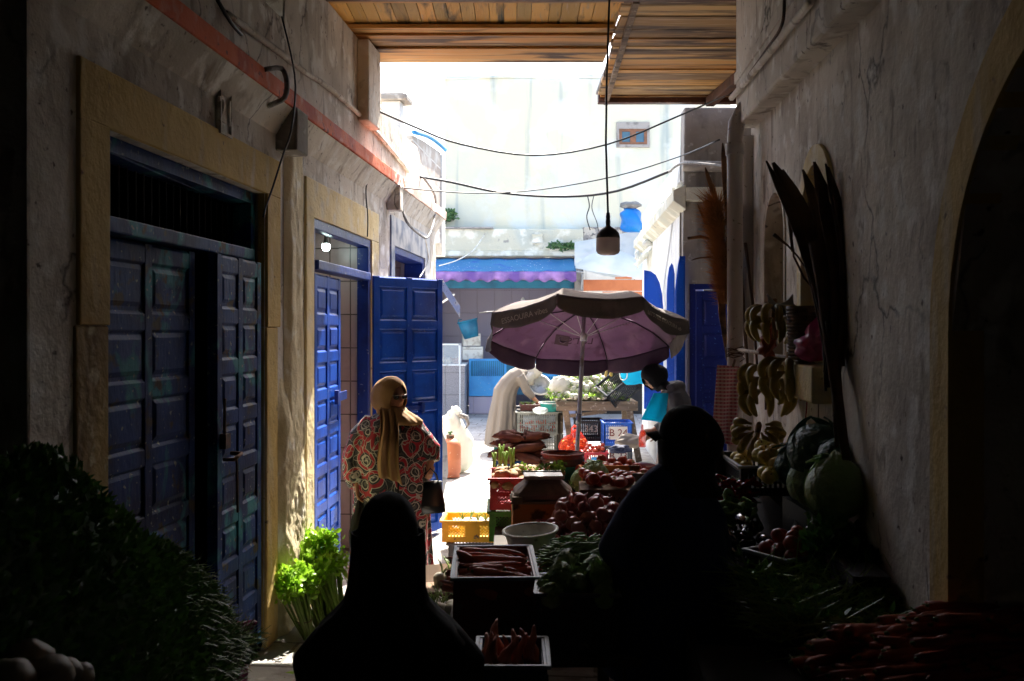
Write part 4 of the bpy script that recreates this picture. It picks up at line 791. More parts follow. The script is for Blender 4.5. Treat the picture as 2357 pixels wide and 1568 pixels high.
MV = dict(
    carrot=[mesh_carrot(rr(.22, .29), rr(.018, .025), i) for i in range(6)], onion=[mesh_onion(rr(.036, .045), i) for i in range(4)],
    tomato=[mesh_tomato(rr(.033, .04), i) for i in range(3)], sweet=[mesh_lump(rr(.085, .12), rr(.028, .038), .03, .4, 'sweet_potato', i * 3.3, 'sweet_potato', 2.2) for i in range(5)],
    carrotl=[mesh_carrot(rr(.30, .38), rr(.013, .018), i + 3) for i in range(6)], potato=[mesh_lump(rr(.04, .055), .034, .03, .25, 'potato', i + 9, 'potato', 1.6) for i in range(4)], eggplant=[mesh_eggplant(rr(.19, .24), rr(.032, .04), i) for i in range(4)],
    quince=[mesh_fruit(rr(.036, .046), i) for i in range(4)], bean=[mesh_bean(rr(.13, .19), i) for i in range(6)], cabbage=[mesh_cabbage(rr(.105, .13), i, 'cabbage', .4) for i in range(3)],
    cabdark=[mesh_cabbage(rr(.10, .12), i + 5, 'cabbage_dark', .6) for i in range(3)], lettuce=[mesh_cabbage(rr(.05, .065), i + 9, 'cabbage', 1.0) for i in range(3)],
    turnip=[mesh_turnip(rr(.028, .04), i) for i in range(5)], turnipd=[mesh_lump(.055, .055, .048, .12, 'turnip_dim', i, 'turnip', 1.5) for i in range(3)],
    orange=[mesh_lump(.034, .034, .033, .03, 'orange', i, 'orange') for i in range(2)], red=[mesh_lump(.03, .03, .027, .05, 'tomato', i, 'tomato') for i in range(2)])
def pepper(i):
    random.seed(i); b = rr(-.03, .03); m = MB(); m.tube([(.15 * (k / 9 - .5), b * math.sin(k * .35), 0) for k in range(10)], [.006, .016, .019, .019, .018, .016, .013, .010, .006, .002], 9); m.tube([(-.075, 0, 0), (-.1, 0, .01)], [.005, .003], 5, mi=1); return m.mesh('pepper', ['pepper_red', 'stem_green'])
MV['pepper'] = [pepper(i) for i in range(4)]
random.seed(11)
def place(kind, name, loc, rot, label, cat, group, sc=1):
    o = link(name, random.choice(MV[kind])); o.location = loc; o.rotation_euler = rot; o.scale = (sc,) * 3; return tag(o, label, cat, group)
def heap(kind, name, frame, w, d, z, n, step, label, cat, group, dome=.05, layers=2, long=None, tilt=.2, sc=1, jit=.35):
    """frame: Matrix whose xy plane carries the heap, centre at origin; items laid in staggered layers"""
    k = 0; rz0 = frame.to_euler().z
    for ly in range(layers - 1, -1, -1):
        ww, dd = w * (1 - .16 * ly), d * (1 - .16 * ly); nx, ny = max(1, int(ww / step[0])), max(1, int(dd / step[1]))
        for i in range(nx):
            for j in range(ny):
                if k >= n: return
                x = (i + .5) / nx * ww - ww / 2 + rr(-jit, jit) * step[0]; y = (j + .5) / ny * dd - dd / 2 + rr(-jit, jit) * step[1]
                r2 = (2 * x / w) ** 2 + (2 * y / d) ** 2; h = z + ly * step[2] + dome * max(0, 1 - r2) + rr(-.2, .2) * step[2]
                rot = (rr(-tilt, tilt), rr(-tilt, tilt), (rz0 + (long + rr(-.35, .35) + (math.pi if random.random() < .3 else 0))) if long is not None else rr(0, 6.28)) if long is not None or kind in ('sweet', 'potato', 'pepper', 'eggplant') else (rr(-.9, .9), rr(-.9, .9), rr(0, 6.28))
                place(kind, name, frame @ Vector((x, y, h)), rot, label, cat, group, sc * rr(.88, 1.1)); k += 1
def crate_mb(w, d, h, style='slot', t=.012):
    m = MB(); m.box((-w / 2, -d / 2, 0), (w / 2, d / 2, t))
    rim = .035
    def side(p0, p1, nrm):
        p0, p1 = Vector(p0), Vector(p1); ln = (p1 - p0).length; e = (p1 - p0).normalized(); n_ = Vector(nrm)
        def bxx(a, b, z0, z1, o=0, th=t):
            q = [p0 + e * a + n_ * o, p0 + e * b + n_ * o, p0 + e * b + n_ * (o - th), p0 + e * a + n_ * (o - th)]
            m.add([v + Vector((0, 0, z0)) for v in q] + [v + Vector((0, 0, z1)) for v in q], [(0, 3, 2, 1), (4, 5, 6, 7), (0, 1, 5, 4), (1, 2, 6, 5), (2, 3, 7, 6), (3, 0, 4, 7)])
        bxx(0, ln, h - rim, h); bxx(0, ln, t, t + .03)
        if style == 'solid': bxx(0, ln, t + .03, h - rim, -.003); [bxx(x, x + .012, t + .03, h - rim, .004) for x in (0, ln / 2, ln - .012)]; return
        if style == 'slot':
            bxx(0, .035, t + .03, h - rim); bxx(ln - .035, ln, t + .03, h - rim); bxx(.035, ln - .035, h * .42, h * .46)
            if h > .28: bxx(.035, ln - .035, h * .68, h * .71)
            k = int((ln - .07) / .026)
            for i in range(k): x = .035 + (ln - .07) * (i + .5) / k; bxx(x - .006, x + .006, t + .03, h - rim, -.001)
        if style == 'lattice':
            for a, b in ((0, .05), (ln * .38, ln * .62), (ln - .05, ln)): bxx(a, b, t + .03, h - rim, -.001)
            for x0, x1 in ((.05, ln * .38), (ln * .62, ln - .05)):
                z0, z1 = t + .03, h - rim; s_ = .024
                for sg in (1, -1):
                    c_ = -(z1 - z0)
                    while c_ < (x1 - x0):
                        xa, xb = max(0, c_), min(x1 - x0, c_ + z1 - z0)
                        if xb - xa > .004:
                            za, zb = z0 + (xa - c_), z0 + (xb - c_)
                            if sg < 0: za, zb = z1 - (xa - c_), z1 - (xb - c_)
                            m.bar(p0 + e * (x0 + xa) - n_ * .006 + Vector((0, 0, za)), p0 + e * (x0 + xb) - n_ * .006 + Vector((0, 0, zb)), .005, .005)
                        c_ += s_
    side((-w / 2, -d / 2, 0), (w / 2, -d / 2, 0), (0, -1, 0)); side((w / 2, d / 2, 0), (-w / 2, d / 2, 0), (0, 1, 0)); side((w / 2, -d / 2, 0), (w / 2, d / 2, 0), (1, 0, 0)); side((-w / 2, d / 2, 0), (-w / 2, -d / 2, 0), (-1, 0, 0))
    return m
def crate(w, d, h, mt, label, loc, rz=0, style='slot', group=None, rim=None, rx=0, ry=0, nm='crate'):
    t = thing(nm, label, 'crate', loc, rz, group, rx, ry); part(t, 'crate_body', crate_mb(w, d, h, style), mt)
    m = MB(); q = .014
    for a, b in (((-w / 2 - q, -d / 2 - q), (w / 2 + q, -d / 2 + .002)), ((-w / 2 - q, d / 2 - .002), (w / 2 + q, d / 2 + q)), ((-w / 2 - q, -d / 2 + .002), (-w / 2 + .002, d / 2 - .002)), ((w / 2 - .002, -d / 2 + .002), (w / 2 + q, d / 2 - .002))): m.box((*a, h - .012), (*b, h + .004))
    part(t, 'rim', m, rim or mt, bevel=.003); return t
def fmt(loc, rz=0, rx=0, ry=0): return Matrix.Translation(loc) @ Matrix.Rotation(rz, 4, 'Z') @ Matrix.Rotation(ry, 4, 'Y') @ Matrix.Rotation(rx, 4, 'X')
# ---------------------------------------------------------------- central stall
def table(x0, x1, y0, y1, z, label, mt='table_dark', rot=0):
    t = thing('stall_table', label, 'table', ((x0 + x1) / 2, (y0 + y1) / 2, 0), rot); w_, d_ = x1 - x0, y1 - y0
    m = MB(); m.box((-w_ / 2, -d_ / 2, z - .04), (w_ / 2, d_ / 2, z)); part(t, 'tabletop', m, mt, bevel=.004)
    for a in (-1, 1):
        for b in (-1, 1): m = MB(); m.bar((a * (w_ / 2 - .06), b * (d_ / 2 - .06), 0), (a * (w_ / 2 - .06), b * (d_ / 2 - .06), z - .04), .06, .06); part(t, 'leg', m, mt, bevel=.003)
    return t
table(-.30, .56, 4.02, 5.3, .58, 'dark plank table carrying the near carrots, lettuces and beans')
table(-.12, 1.05, 5.70, 8.9, .58, 'dark plank table carrying the scale, bowls and root vegetables')
table(-.13, .14, 3.52, 3.86, .48, 'low dark stand under the nearest carrots')
# carrots crate
crate(.37, .62, .27, 'crate_brown', 'dark red crate of carrots with a pale rim behind the seated silhouette', (-.085, 4.58, .585), R(2), 'solid', rim='rim_pale')
heap('carrot', 'carrot', fmt((-.085, 4.58, 0), R(2)), .33, .56, .79, 60, (.15, .045, .035), 'orange carrot lying in the dark red crate', 'carrot', 'carrots in the dark red crate', .03, 2, long=R(165), tilt=.15)
crate(.26, .32, .24, 'crate_navy', 'low tray of upright carrots with a pale blue rim at the bottom of the view', (0.0, 3.68, .485), 0, 'solid', rim='rim_pale')
for i in range(12):
    x, y = -.09 + .021 * (i % 9), 3.6 + .08 * (i // 5) + rr(-.02, .02)
    o = place('carrot', 'carrot', (x, y, .735 + rr(-.01, .02)), (rr(-.3, .3), R(rr(-65, -40)), R(90) + rr(-.9, .9)), 'fat pinkish carrot standing in the nearest tray', 'carrot', 'carrots standing in the nearest tray', 1.1)
    o.scale = (.62, 1.15, 1.15)
# lettuce crate
crate(.34, .32, .26, 'crate_black', 'black crate of lettuces and squashes next to the carrots', (.285, 4.20, .585), R(-3), 'solid', rim='crate_dkgray')
heap('lettuce', 'lettuce', fmt((.285, 4.20, 0), R(-3)), .32, .30, .815, 24, (.09, .09, .05), 'small green lettuce in the black crate', 'lettuce', 'lettuces in the black crate', .06, 2)
for x, y, z in ((.24, 4.28, .89), (.36, 4.25, .88), (.22, 4.12, .87)):
    place('cabbage', 'green_squash', (x, y, z), (rr(-.5, .5), rr(-.5, .5), rr(0, 6)), 'pale green round squash on top of the lettuces', 'squash', 'squashes on the lettuces', .45)
# beans
crate(.40, .5, .22, 'crate_navy', 'navy tray heaped with green beans behind the lettuces', (.33, 4.78, .585), R(-4), 'solid', rim='crate_blue')
heap('bean', 'green_bean', fmt((.33, 4.78, 0), R(-4)), .42, .46, .77, 260, (.052, .032, .014), 'long green bean in the heap behind the lettuces', 'bean', 'green beans in the navy tray', .09, 5, long=R(20), tilt=.3)
# onions
crate(.55, .6, .2, 'crate_red', 'shallow red crate under the heap of purple onions', (.44, 5.62, .585), 0, 'slot')
heap('onion', 'onion', fmt((.44, 5.58, 0)), .54, .62, .74, 80, (.085, .085, .055), 'purple onion in the heap beside the white basin', 'onion', 'purple onions heaped by the basin', .12, 3)
random.seed(4); m = MB()
for i in range(22): a = rr(0, 6.28); c_ = at(1310 + rr(-22, 22), 1206 + rr(-14, 10), 395); m.tube([c_, c_ + Vector((.03 * math.cos(a), .03 * math.sin(a), rr(.0, .03))), c_ + Vector((.07 * math.cos(a), .07 * math.sin(a), rr(-.01, .05)))], [.003, .006, .002], 5)
single('onion_skins', m, 'cardboard', 'loose papery onion tops on the onion heap', 'onion skins')
# white ribbed basin
bs = thing('basin', 'off-white ribbed plastic basin balanced between the carrots and onions', 'basin', at(1222, 1246, 430), 0, ry=R(-4), rx=R(3))
m = MB(); m.lathe([(0, -.045), (.118, -.045), (.122, -.02), (.138, .05), (.146, .062), (.142, .064), (.130, .05), (.115, -.035), (0, -.038)], 96, rib=lambda a, z: .012 * math.sin(a * 48) if -.03 < z < .045 else 0); part(bs, 'body', m, 'white_plastic')
m = MB(); m.lathe([(.138, .052), (.152, .055), (.153, .065), (.14, .066)], 48); part(bs, 'rim', m, 'white_plastic')
# orange-grey painted wooden box with weighing scale
ob = thing('painted_box', 'stained orange wooden box with grey patches under the weighing scale', 'box', (.19, 6.1, .585), R(2))
m = MB(); m.box((-.19, -.14, 0), (.21, .14, .29)); part(ob, 'body', m, 'crate_wood', bevel=.006)
m = MB(); m.box((-.2, -.15, .29), (.22, .15, .305)); m.box((-.195, -.152, .3), (-.13, .1, .335)); part(ob, 'board', m, 'wood_old', bevel=.004)
sc_ = thing('weighing_scale', 'old dark kitchen scale with a square steel plate', 'scale', (.2, 6.12, .895), R(1))
m = MB(); rs = []
for z, a, b in ((0, .185, .15), (.03, .19, .155), (.045, .185, .15), (.10, .12, .10), (.12, .11, .09)): rs.append([Vector((x * a, y * b, z)) for x, y in ((-1, -.8), (-.85, -1), (.85, -1), (1, -.8), (1, .8), (.85, 1), (-.85, 1), (-1, .8))])
m.rings(rs, True, True, False); part(sc_, 'body', m, 'scale_body', bevel=.005)
m = MB(); m.box((-.125, -.115, .125), (.125, .115, .14)); m.box((-.13, -.12, .13), (.13, -.115, .15)); m.box((-.13, .115, .13), (.13, .12, .15)); part(sc_, 'plate', m, 'scale_plate', bevel=.004)
# cardboard box with lettering, twine, cabbages behind the onions
cb = thing('cardboard_box', 'brown lettered cardboard box by the dark blue jacket', 'box', (.60, 6.25, .585), R(-3))
m = MB(); m.box((-.16, -.18, 0), (.22, .18, .36)); part(cb, 'body', m, 'cardboard', bevel=.006); part(cb, 'lettering', text_mesh('E.TINAC', .075, 'ink_dark'), None, loc=(.03, -.182, .29)).rotation_euler = (R(90), 0, 0)
for i in range(20): place('tomato', 'tomato', (.62 + rr(-.17, .17), 6.25 + rr(-.15, .15), .975 + rr(0, .04)), (rr(-1, 1), rr(-1, 1), 0), 'shaded tomato on top of the lettered cardboard box', 'tomato', 'tomatoes on the lettered cardboard box', 1.1)
wb = thing('wooden_crate', 'upended slatted fruit crate with an orange edge behind the cardboard box', 'crate', (.50, 6.7, .585), 0)
m = MB(); m.box((-.02, -.2, 0), (.0, .2, .40)); m.box((-.02, -.2, .33), (.42, -.18, .40)); m.box((-.02, .18, .33), (.42, .2, .40)); part(wb, 'slats', m, 'crate_wood', bevel=.003); m = MB(); m.box((-.022, -.22, .0), (.02, -.2, .41)); part(wb, 'corner_post', m, 'wood_old')
for x, y, s in ((1368, 1100, .85), (1338, 1108, .6)): place('cabbage', 'cabbage', at(x, y, 330), (.3, .2, rr(0, 6)), 'dull green cabbage beside the stacked bowls' if s > .8 else 'smaller dark cabbage half behind the scale', 'cabbage', None, s)
m = MB()
for i in range(16): a = i * .4; c_ = at(1362, 1148, 345); m.tube([c_ + Vector((.085 * math.cos(a + k * .5) * (1 - .02 * i), .05 * math.sin(a + k * .5), .02 + .01 * math.sin(k + i) - .003 * i)) for k in range(6)], .0022, 4)
single('twine_coil', m, 'cardboard', 'loose coil of tan twine behind the onions', 'twine')
m = MB(); m.lathe([(0, 0), (.12, 0), (.12, .24), (0, .24)], 20, c=(.47, 6.15, .585)); single('drum', m, 'table_dark', 'dark drum under the coil of twine', 'drum')
# stacked bowls
def bowl(z, r, mt, lab):
    t = thing('bowl', lab, 'bowl', (.40, 7.55, z), 0); m = MB(); m.lathe([(0, 0), (r * .72, 0), (r * .9, .05), (r, .10), (r * .95, .10), (r * .84, .05), (r * .66, .012), (0, .012)], 40); part(t, 'body', m, mt)
    m = MB(); m.lathe([(r * .95, .094), (r * 1.05, .096), (r * 1.05, .108), (r * .95, .108)], 40); part(t, 'rim', m, mt); return t
bowl(.79, .165, 'crate_teal', 'dark green bowl at the bottom of the stacked bowls'); bowl(.845, .165, 'clay_dark', 'dark brick bowl in the middle of the stack'); bowl(.885, .165, 'clay', 'reddish plastic bowl on top of the stack')
m = MB(); m.lathe([(0, 0), (.17, 0), (.18, .2), (0, .2)], 24, c=(.40, 7.55, .585)); single('tub', m, 'crate_black', 'black tub carrying the stacked bowls', 'tub')
# sweet potatoes, potatoes, fennel, greens at the left edge of the table
crate(.50, .42, .2, 'crate_blue', 'crate of sweet potatoes with white corner at the back of the stall', (.10, 8.35, .66), 0, 'solid', rim='white_metal')
heap('sweet', 'sweet_potato', fmt((.08, 8.32, 0)), .50, .46, .86, 26, (.15, .085, .06), 'dark purplish sweet potato heaped beside the red bowls', 'sweet potato', 'sweet potatoes at the back of the stall', .08, 3, sc=1.15)
crate(.40, .5, .22, 'crate_red', 'red lattice crate of potatoes at the left edge of the stall', (0.04, 6.95, .70), R(1), 'lattice')
crate(.40, .5, .21, 'crate_green', 'green lattice crate under the red potato crate', (0.035, 6.96, .475), R(1), 'lattice')
heap('potato', 'potato', fmt((.04, 6.93, 0)), .38, .46, .87, 44, (.08, .075, .045), 'brown potato in the red crate', 'potato', 'potatoes in the red crate', .04, 2)
random.seed(21)
def fennel(i, loc, rz, lab):
    t = thing('fennel', lab, 'fennel', loc, rz, None, ry=R(rr(-25, 10))); m = MB(); m.blob((0, 0, 0), (.045, .036, .05), .1, 3, i, 9); part(t, 'bulb', m, 'fennel')
    m = MB()
    for k in range(5): a = rr(-.5, .5); m.tube([(0, 0, .03), (.02 * a, rr(-.01, .01), .09), (.10 * a, rr(-.03, .03), .19)], [.013, .010, .006], 7)
    part(t, 'stalks', m, 'celery_stalk')
for i, (x, y) in enumerate(((1137, 1098), (1152, 1082), (1164, 1098), (1178, 1088))):
    fennel(i, at(x, y, 300 + i * 4), R(90 + rr(-40, 40)), ('plump fennel bulb jutting out furthest over the stall edge', 'tall upright fennel just behind the outermost bulb', 'fennel lying above the potatoes', 'green fennel next to the leafy parsley')[i])
m = MB()
for x, y in ((1210, 1108), (1225, 1098), (1245, 1100), (1262, 1090), (1280, 1085), (1200, 1092)):
    c_ = at(x, y, 318)
    for k in range(46): d = Vector((rr(-1, 1), rr(-1, 1), rr(-.4, 1))) * .06; a = Vector((rr(-1, 1), rr(-1, 1), rr(0, 1))).normalized() * .035; b_ = a.cross(Vector((rr(-1, 1), rr(-1, 1), .3))).normalized() * .014; m.add([c_ + d, c_ + d + a * .5 + b_, c_ + d + a, c_ + d + a * .5 - b_], [(0, 1, 2, 3)])
single('parsley_bunch', m, 'herb_light', 'leafy green parsley bunch behind the scale', 'parsley')
for i in range(9): place('potato', 'mushroom', at(1235 + rr(-30, 60), 1082 + rr(-6, 8), 300), (0, 0, rr(0, 6)), 'pale round root near the parsley', 'root', 'pale roots behind the parsley', .8)
# tomatoes and red bowl at the back right of the stall
for i in range(50):
    x, y = rr(.52, 1.02), rr(6.8, 7.6); place('tomato', 'tomato', (x, y, .80 + .12 * max(0, 1 - ((x - .77) / .32) ** 2) + rr(-.02, .04)), (rr(-1, 1), rr(-1, 1), 0), 'shaded red tomato piled behind the bowls', 'tomato', 'tomatoes in shade at the back of the stall', 1.15)
crate(.52, .9, .24, 'crate_black', 'long black box holding the shaded tomatoes', (.77, 7.2, .585), 0, 'solid')
rd = thing('red_dome', 'dark red upturned basin beside the hooded silhouette', 'basin', at(1478, 1100, 262)); m = MB(); m.lathe([(.18, -.07), (.175, 0), (.165, .06), (.12, .115), (.05, .13), (0, .132)], 32); part(rd, 'body', m, 'dark_red'); m = MB(); m.lathe([(.178, -.075), (.195, -.075), (.195, -.06), (.178, -.06)], 32); part(rd, 'rim', m, 'dark_red')
# ---------------------------------------------------------------- yellow crate and boxes left of the stall
crate(.46, .32, .16, 'crate_yellow', 'sunlit yellow lattice crate on the ground beside the stall', (-.29, 7.32, .37), R(-2), 'lattice')
for i in range(5): place('turnip', 'onion', (-.38 + i * .06, 7.34 + rr(-.06, .06), .47), (0, 0, i), 'glaring pale onion inside the yellow crate', 'onion', 'onions inside the yellow crate', 1.2)
m = MB(); m.grid(lambda u, v: Vector((-.36 + .14 * u, 7.28 + .16 * v, .50 + .02 * math.sin(u * 6) * math.cos(v * 5))), 8, 8); single('paper_sheet', m, 'white_bag', 'white paper lying in the yellow crate', 'paper')
crate(.46, .36, .36, 'crate_dkgray', 'dark crate underneath the yellow crate', (-.25, 7.34, .0), R(1), 'slot')
crate(.30, .36, .40, 'crate_gray', 'low pale crate half hidden by the front silhouette', (-.36, 5.3, .0), R(4), 'slot')
for i in range(9): place('turnip', 'turnip', (-.40 + rr(-.1, .12), 5.3 + rr(-.15, .15), .42), (rr(-1, 1), 0, rr(0, 6)), 'sunlit white turnip in the low pale crate', 'turnip', 'turnips in the low pale crate', 1.1)
cb2 = thing('carton', 'opened tan carton with flaps next to the carrot crate', 'box', (-.40, 5.95, 0), R(8))
m = MB(); m.box((-.14, -.15, 0), (.16, .15, .36)); part(cb2, 'body', m, 'cardboard', bevel=.005); m = MB(); m.add([(-.14, -.15, .36), (.16, -.15, .36), (.2, -.28, .42), (-.16, -.27, .4)], [(0, 1, 2, 3)]); m.add([(-.14, .15, .362), (.16, .15, .362), (.2, .27, .45), (-.16, .25, .44)], [(0, 1, 2, 3)]); part(cb2, 'flaps', m, 'cardboard', solid=.004)
for i in range(5): place('turnip', 'turnip', (-.45 + i * .05, 5.98 + rr(-.06, .06), .40), (0, .4, i), 'bright turnip on the opened carton', 'turnip', 'turnips on the opened carton', 1.4)
# ---------------------------------------------------------------- parasol
random.seed(31)
um = thing('parasol', 'tilted dusty purple parasol over the stall with lettered grey valance', 'parasol', (.645, 9.6, 0))
Cc = Vector((.73, 9.6, 1.96)); ey = Vector((0, -1, .35)).normalized(); ex = Vector((1, 0, -.015)).normalized(); en = ex.cross(-ey).normalized(); en = en if en.z > 0 else -en
RU, DM = 1.035, .235
def ribp(a, r): return Cc + (ex * math.cos(a) + ey * math.sin(a)) * (RU * r) + en * (DM * (1 - r ** 3.4))
AN = [R(18 + 45 * k) for k in range(8)]
def canf(k, u, v):
    a0, a1 = AN[k], AN[k] + R(45); p0, p1 = ribp(a0, v), ribp(a1, v); q = p0.lerp(p1, u); s_ = 4 * u * (1 - u)
    q = q - en * (.035 * s_ * v * (1 - .3 * v)) - (q - Cc).normalized() * (.03 * s_ * v ** 4) + en * .014 * noise.noise(Vector((q.x * 5, q.y * 5, k))) * v
    return q
m = MB()
for k in range(8): m.grid(lambda u, v, k=k: canf(k, u, max(v, .015)), 14, 20)
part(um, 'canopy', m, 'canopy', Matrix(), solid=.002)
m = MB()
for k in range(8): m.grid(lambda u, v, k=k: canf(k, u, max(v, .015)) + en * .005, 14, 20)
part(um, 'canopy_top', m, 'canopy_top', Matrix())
for k in range(8):
    def vf(u, v, k=k):
        q = canf(k, u, 1.0); s_ = 4 * u * (1 - u); o = (q - Cc); o.z = 0; o.normalize(); h = .115 + .065 * s_ ** .6
        return q + Vector((0, 0, -h * v)) + o * (.012 * v + .012 * math.sin(u * 11 + k) * v) + ey * 0
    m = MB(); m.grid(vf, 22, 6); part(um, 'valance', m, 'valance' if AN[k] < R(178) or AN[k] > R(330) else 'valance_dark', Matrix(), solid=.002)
for k in range(8):
    m = MB(); m.tube([ribp(AN[k], t) - en * .012 for t in (.02, .2, .4, .6, .8, .92, 1.0)], .006, 6); part(um, 'rib', m, 'near_brown', Matrix())
    m = MB(); m.tube([Vector((.722, 9.62, 1.90)) + (ex * math.cos(AN[k]) + ey * math.sin(AN[k])) * .03, ribp(AN[k], .55) - en * .015], .0042, 5); part(um, 'strut', m, 'metal_pole', Matrix())
top = ribp(0, 0) + en * .03
m = MB(); m.tube([(.63, 9.58, .0), (.655, 9.585, .8), (.70, 9.6, 1.6), tuple(top)], .021, 14); part(um, 'pole', m, 'metal_pole', Matrix())
m = MB(); m.tube([Vector((.719, 9.615, 1.85)), Vector((.724, 9.62, 1.93))], .036, 14); part(um, 'runner', m, 'white_plastic', Matrix())
m = MB(); m.tube([Vector((.666, 9.588, 1.02)), Vector((.672, 9.59, 1.12))], .027, 14); part(um, 'collar', m, 'metal_gray', Matrix())
m = MB(); m.lathe([(0, 0), (.22, 0), (.22, .05), (.08, .08), (.04, .3), (0, .3)], 24, c=(.63, 9.58, 0)); part(um, 'base', m, 'concrete', Matrix())
m = MB(); p_ = ribp(AN[3], .98); m.tube([p_, p_ + Vector((-.14, -.02, -.015))], .004, 5); part(um, 'bare_tip', m, 'white_metal', Matrix())
def vtext(s, k, size, u0=.5, v0=.5, mt='print_gray'):
    q0, q1 = canf(k, u0 - .25, 1), canf(k, u0 + .25, 1)
    if q0.x > q1.x: q0, q1 = q1, q0
    xd = (q1 - q0).normalized(); z_ = Vector((0, 0, 1)); yd = (z_ - xd * z_.dot(xd)).normalized(); nd = xd.cross(yd)
    c_ = canf(k, u0, 1) + Vector((0, 0, -.085)) + nd * .026
    part(um, 'lettering', text_mesh(s, size, mt, .001), None, Matrix(((xd.x, yd.x, nd.x, c_.x), (xd.y, yd.y, nd.y, c_.y), (xd.z, yd.z, nd.z, c_.z), (0, 0, 0, 1))))
vtext('ESSAOUIRA vibes', 2, .075); vtext("LET'S FEEL ESSAOUIRA vibes", 0, .052)
def utext(me, k, r, du, nm='print'):
    u0 = .5 + du; c_ = canf(k, u0, r); xa = canf(k, u0 + .1, r) - canf(k, u0 - .1, r); ya = canf(k, u0, r - .1) - canf(k, u0, r + .1)
    xd = xa.normalized(); xd = xd if xd.x < 0 else -xd; yd = (ya - xd * ya.dot(xd)).normalized(); nd = xd.cross(yd); c_ = c_ - en * .012
    part(um, nm, me, None, Matrix(((xd.x, yd.x, nd.x, c_.x), (xd.y, yd.y, nd.y, c_.y), (xd.z, yd.z, nd.z, c_.z), (0, 0, 0, 1))))
utext(text_mesh("LET'S", .13, 'print_dark', .001), 5, .74, .10)
m = MB(); m.box((-.075, -.075, -.001), (.075, .075, .001)); utext(m.mesh('sq', 'print_dark'), 5, .74, -.24)
m = MB(); m.tube([(-.05, .0, 0), (-.03, -.025, 0), (.01, -.025, 0), (.025, .0, 0), (.02, .03, 0), (.045, .035, 0)], [.004, .012, .014, .007, .006, .003], 6); utext(m.mesh('emblem', 'canopy'), 5, .738, -.243, 'emblem')
# ---------------------------------------------------------------- celery at the foot of the left wall
def celery(base, tops, ns, lab, spread=.05, hl=.7, seed=0, nleaf=90):
    random.seed(seed); t = thing('celery_bunch', lab, 'celery', base); B = Vector(base); st = MB(); lf = MB(); T = Vector(tops) - B
    for i in range(ns):
        a = rr(0, 6.28); r0 = rr(.005, .045); b = Vector((math.cos(a) * r0, math.sin(a) * r0, 0)); e = T + Vector((math.cos(a) * rr(.3, 1) * spread * 2, math.sin(a) * rr(.3, 1) * spread * 1.5, rr(-.10, .06)))
        mid = b.lerp(e, .55) + Vector((math.cos(a), math.sin(a), 0)) * rr(-.02, .02); pts = [b, b.lerp(mid, .5), mid, mid.lerp(e, .55), e]
        st.tube(pts, [.013, .012, .010, .007, .004], 8, flat=.6)
        for k in range(nleaf // ns * 3):
            c_ = e + Vector((rr(-1, 1), rr(-1, 1), rr(-1.1, .7))) * rr(.02, .085)
            d = Vector((rr(-1, 1), rr(-1, 1), rr(-.2, 1.1))).normalized() * rr(.022, .05); w_ = d.cross(Vector((rr(-1, 1), rr(-1, 1), rr(-1, 1)))).normalized() * d.length * rr(.25, .4); nb = d.cross(w_).normalized() * d.length * .16
            lf.add([c_, c_ + d * .35 + w_ + nb, c_ + d * .75 + w_ * .8, c_ + d * 1.05, c_ + d * .75 - w_ * .8, c_ + d * .35 - w_ + nb], [(0, 1, 2, 3), (0, 3, 4, 5)], True)
    part(t, 'stalks', st, 'celery_stalk'); part(t, 'leaves', lf, 'celery_leaf')
    m = MB(); c_ = T * .3; m.tube([c_ + Vector((.055 * math.cos(k * .5), .055 * math.sin(k * .5), .004 * math.sin(k))) for k in range(14)], .0025, 4); part(t, 'tie', m, 'cardboard')
def g(x, p): v = at(x, 0, p); v.z = 0; return v
def gz(x, y, p): return at(x, y, p)
celery(g(708, 362), gz(668, 1330, 358), 18, 'leftmost celery bunch in the sun leaning on the cream wall', .075, seed=1, nleaf=380)
celery(g(735, 352), gz(668, 1278, 338), 16, 'sunlit celery bunch fanning out behind the leftmost one', .09, seed=2, nleaf=380)
celery(g(752, 348), gz(722, 1248, 330), 18, 'tallest celery bunch against the blue door leaf', .085, seed=3, nleaf=330)
celery(g(790, 350), gz(752, 1300, 340), 16, 'celery bunch closest to the seated silhouette with drooping leaves', .08, seed=4, nleaf=240)
m = MB(); random.seed(8)
for i in range(9):
    a = rr(0, 6.28); e = gz(768, 1318, 345); L_ = rr(.08, .16); d = Vector((rr(.1, 1), rr(-.6, .6), .2)).normalized()
    pr = []
    for k in range(7): t = k / 6; c_ = e + d * L_ * t + Vector((0, 0, .06 * math.sin(t * 2.2) - .17 * t * t)); w_ = d.cross(Vector((0, 0, 1))).normalized() * .016 * math.sin(math.pi * min(1, t + .08)); pr += [c_ - w_, c_ + w_]
    m.add(pr, [(2 * k, 2 * k + 1, 2 * k + 3, 2 * k + 2) for k in range(6)], True)
single('drooping_leaves', m, 'celery_leaf', 'long limp green leaves hanging beside the celery', 'leaves')
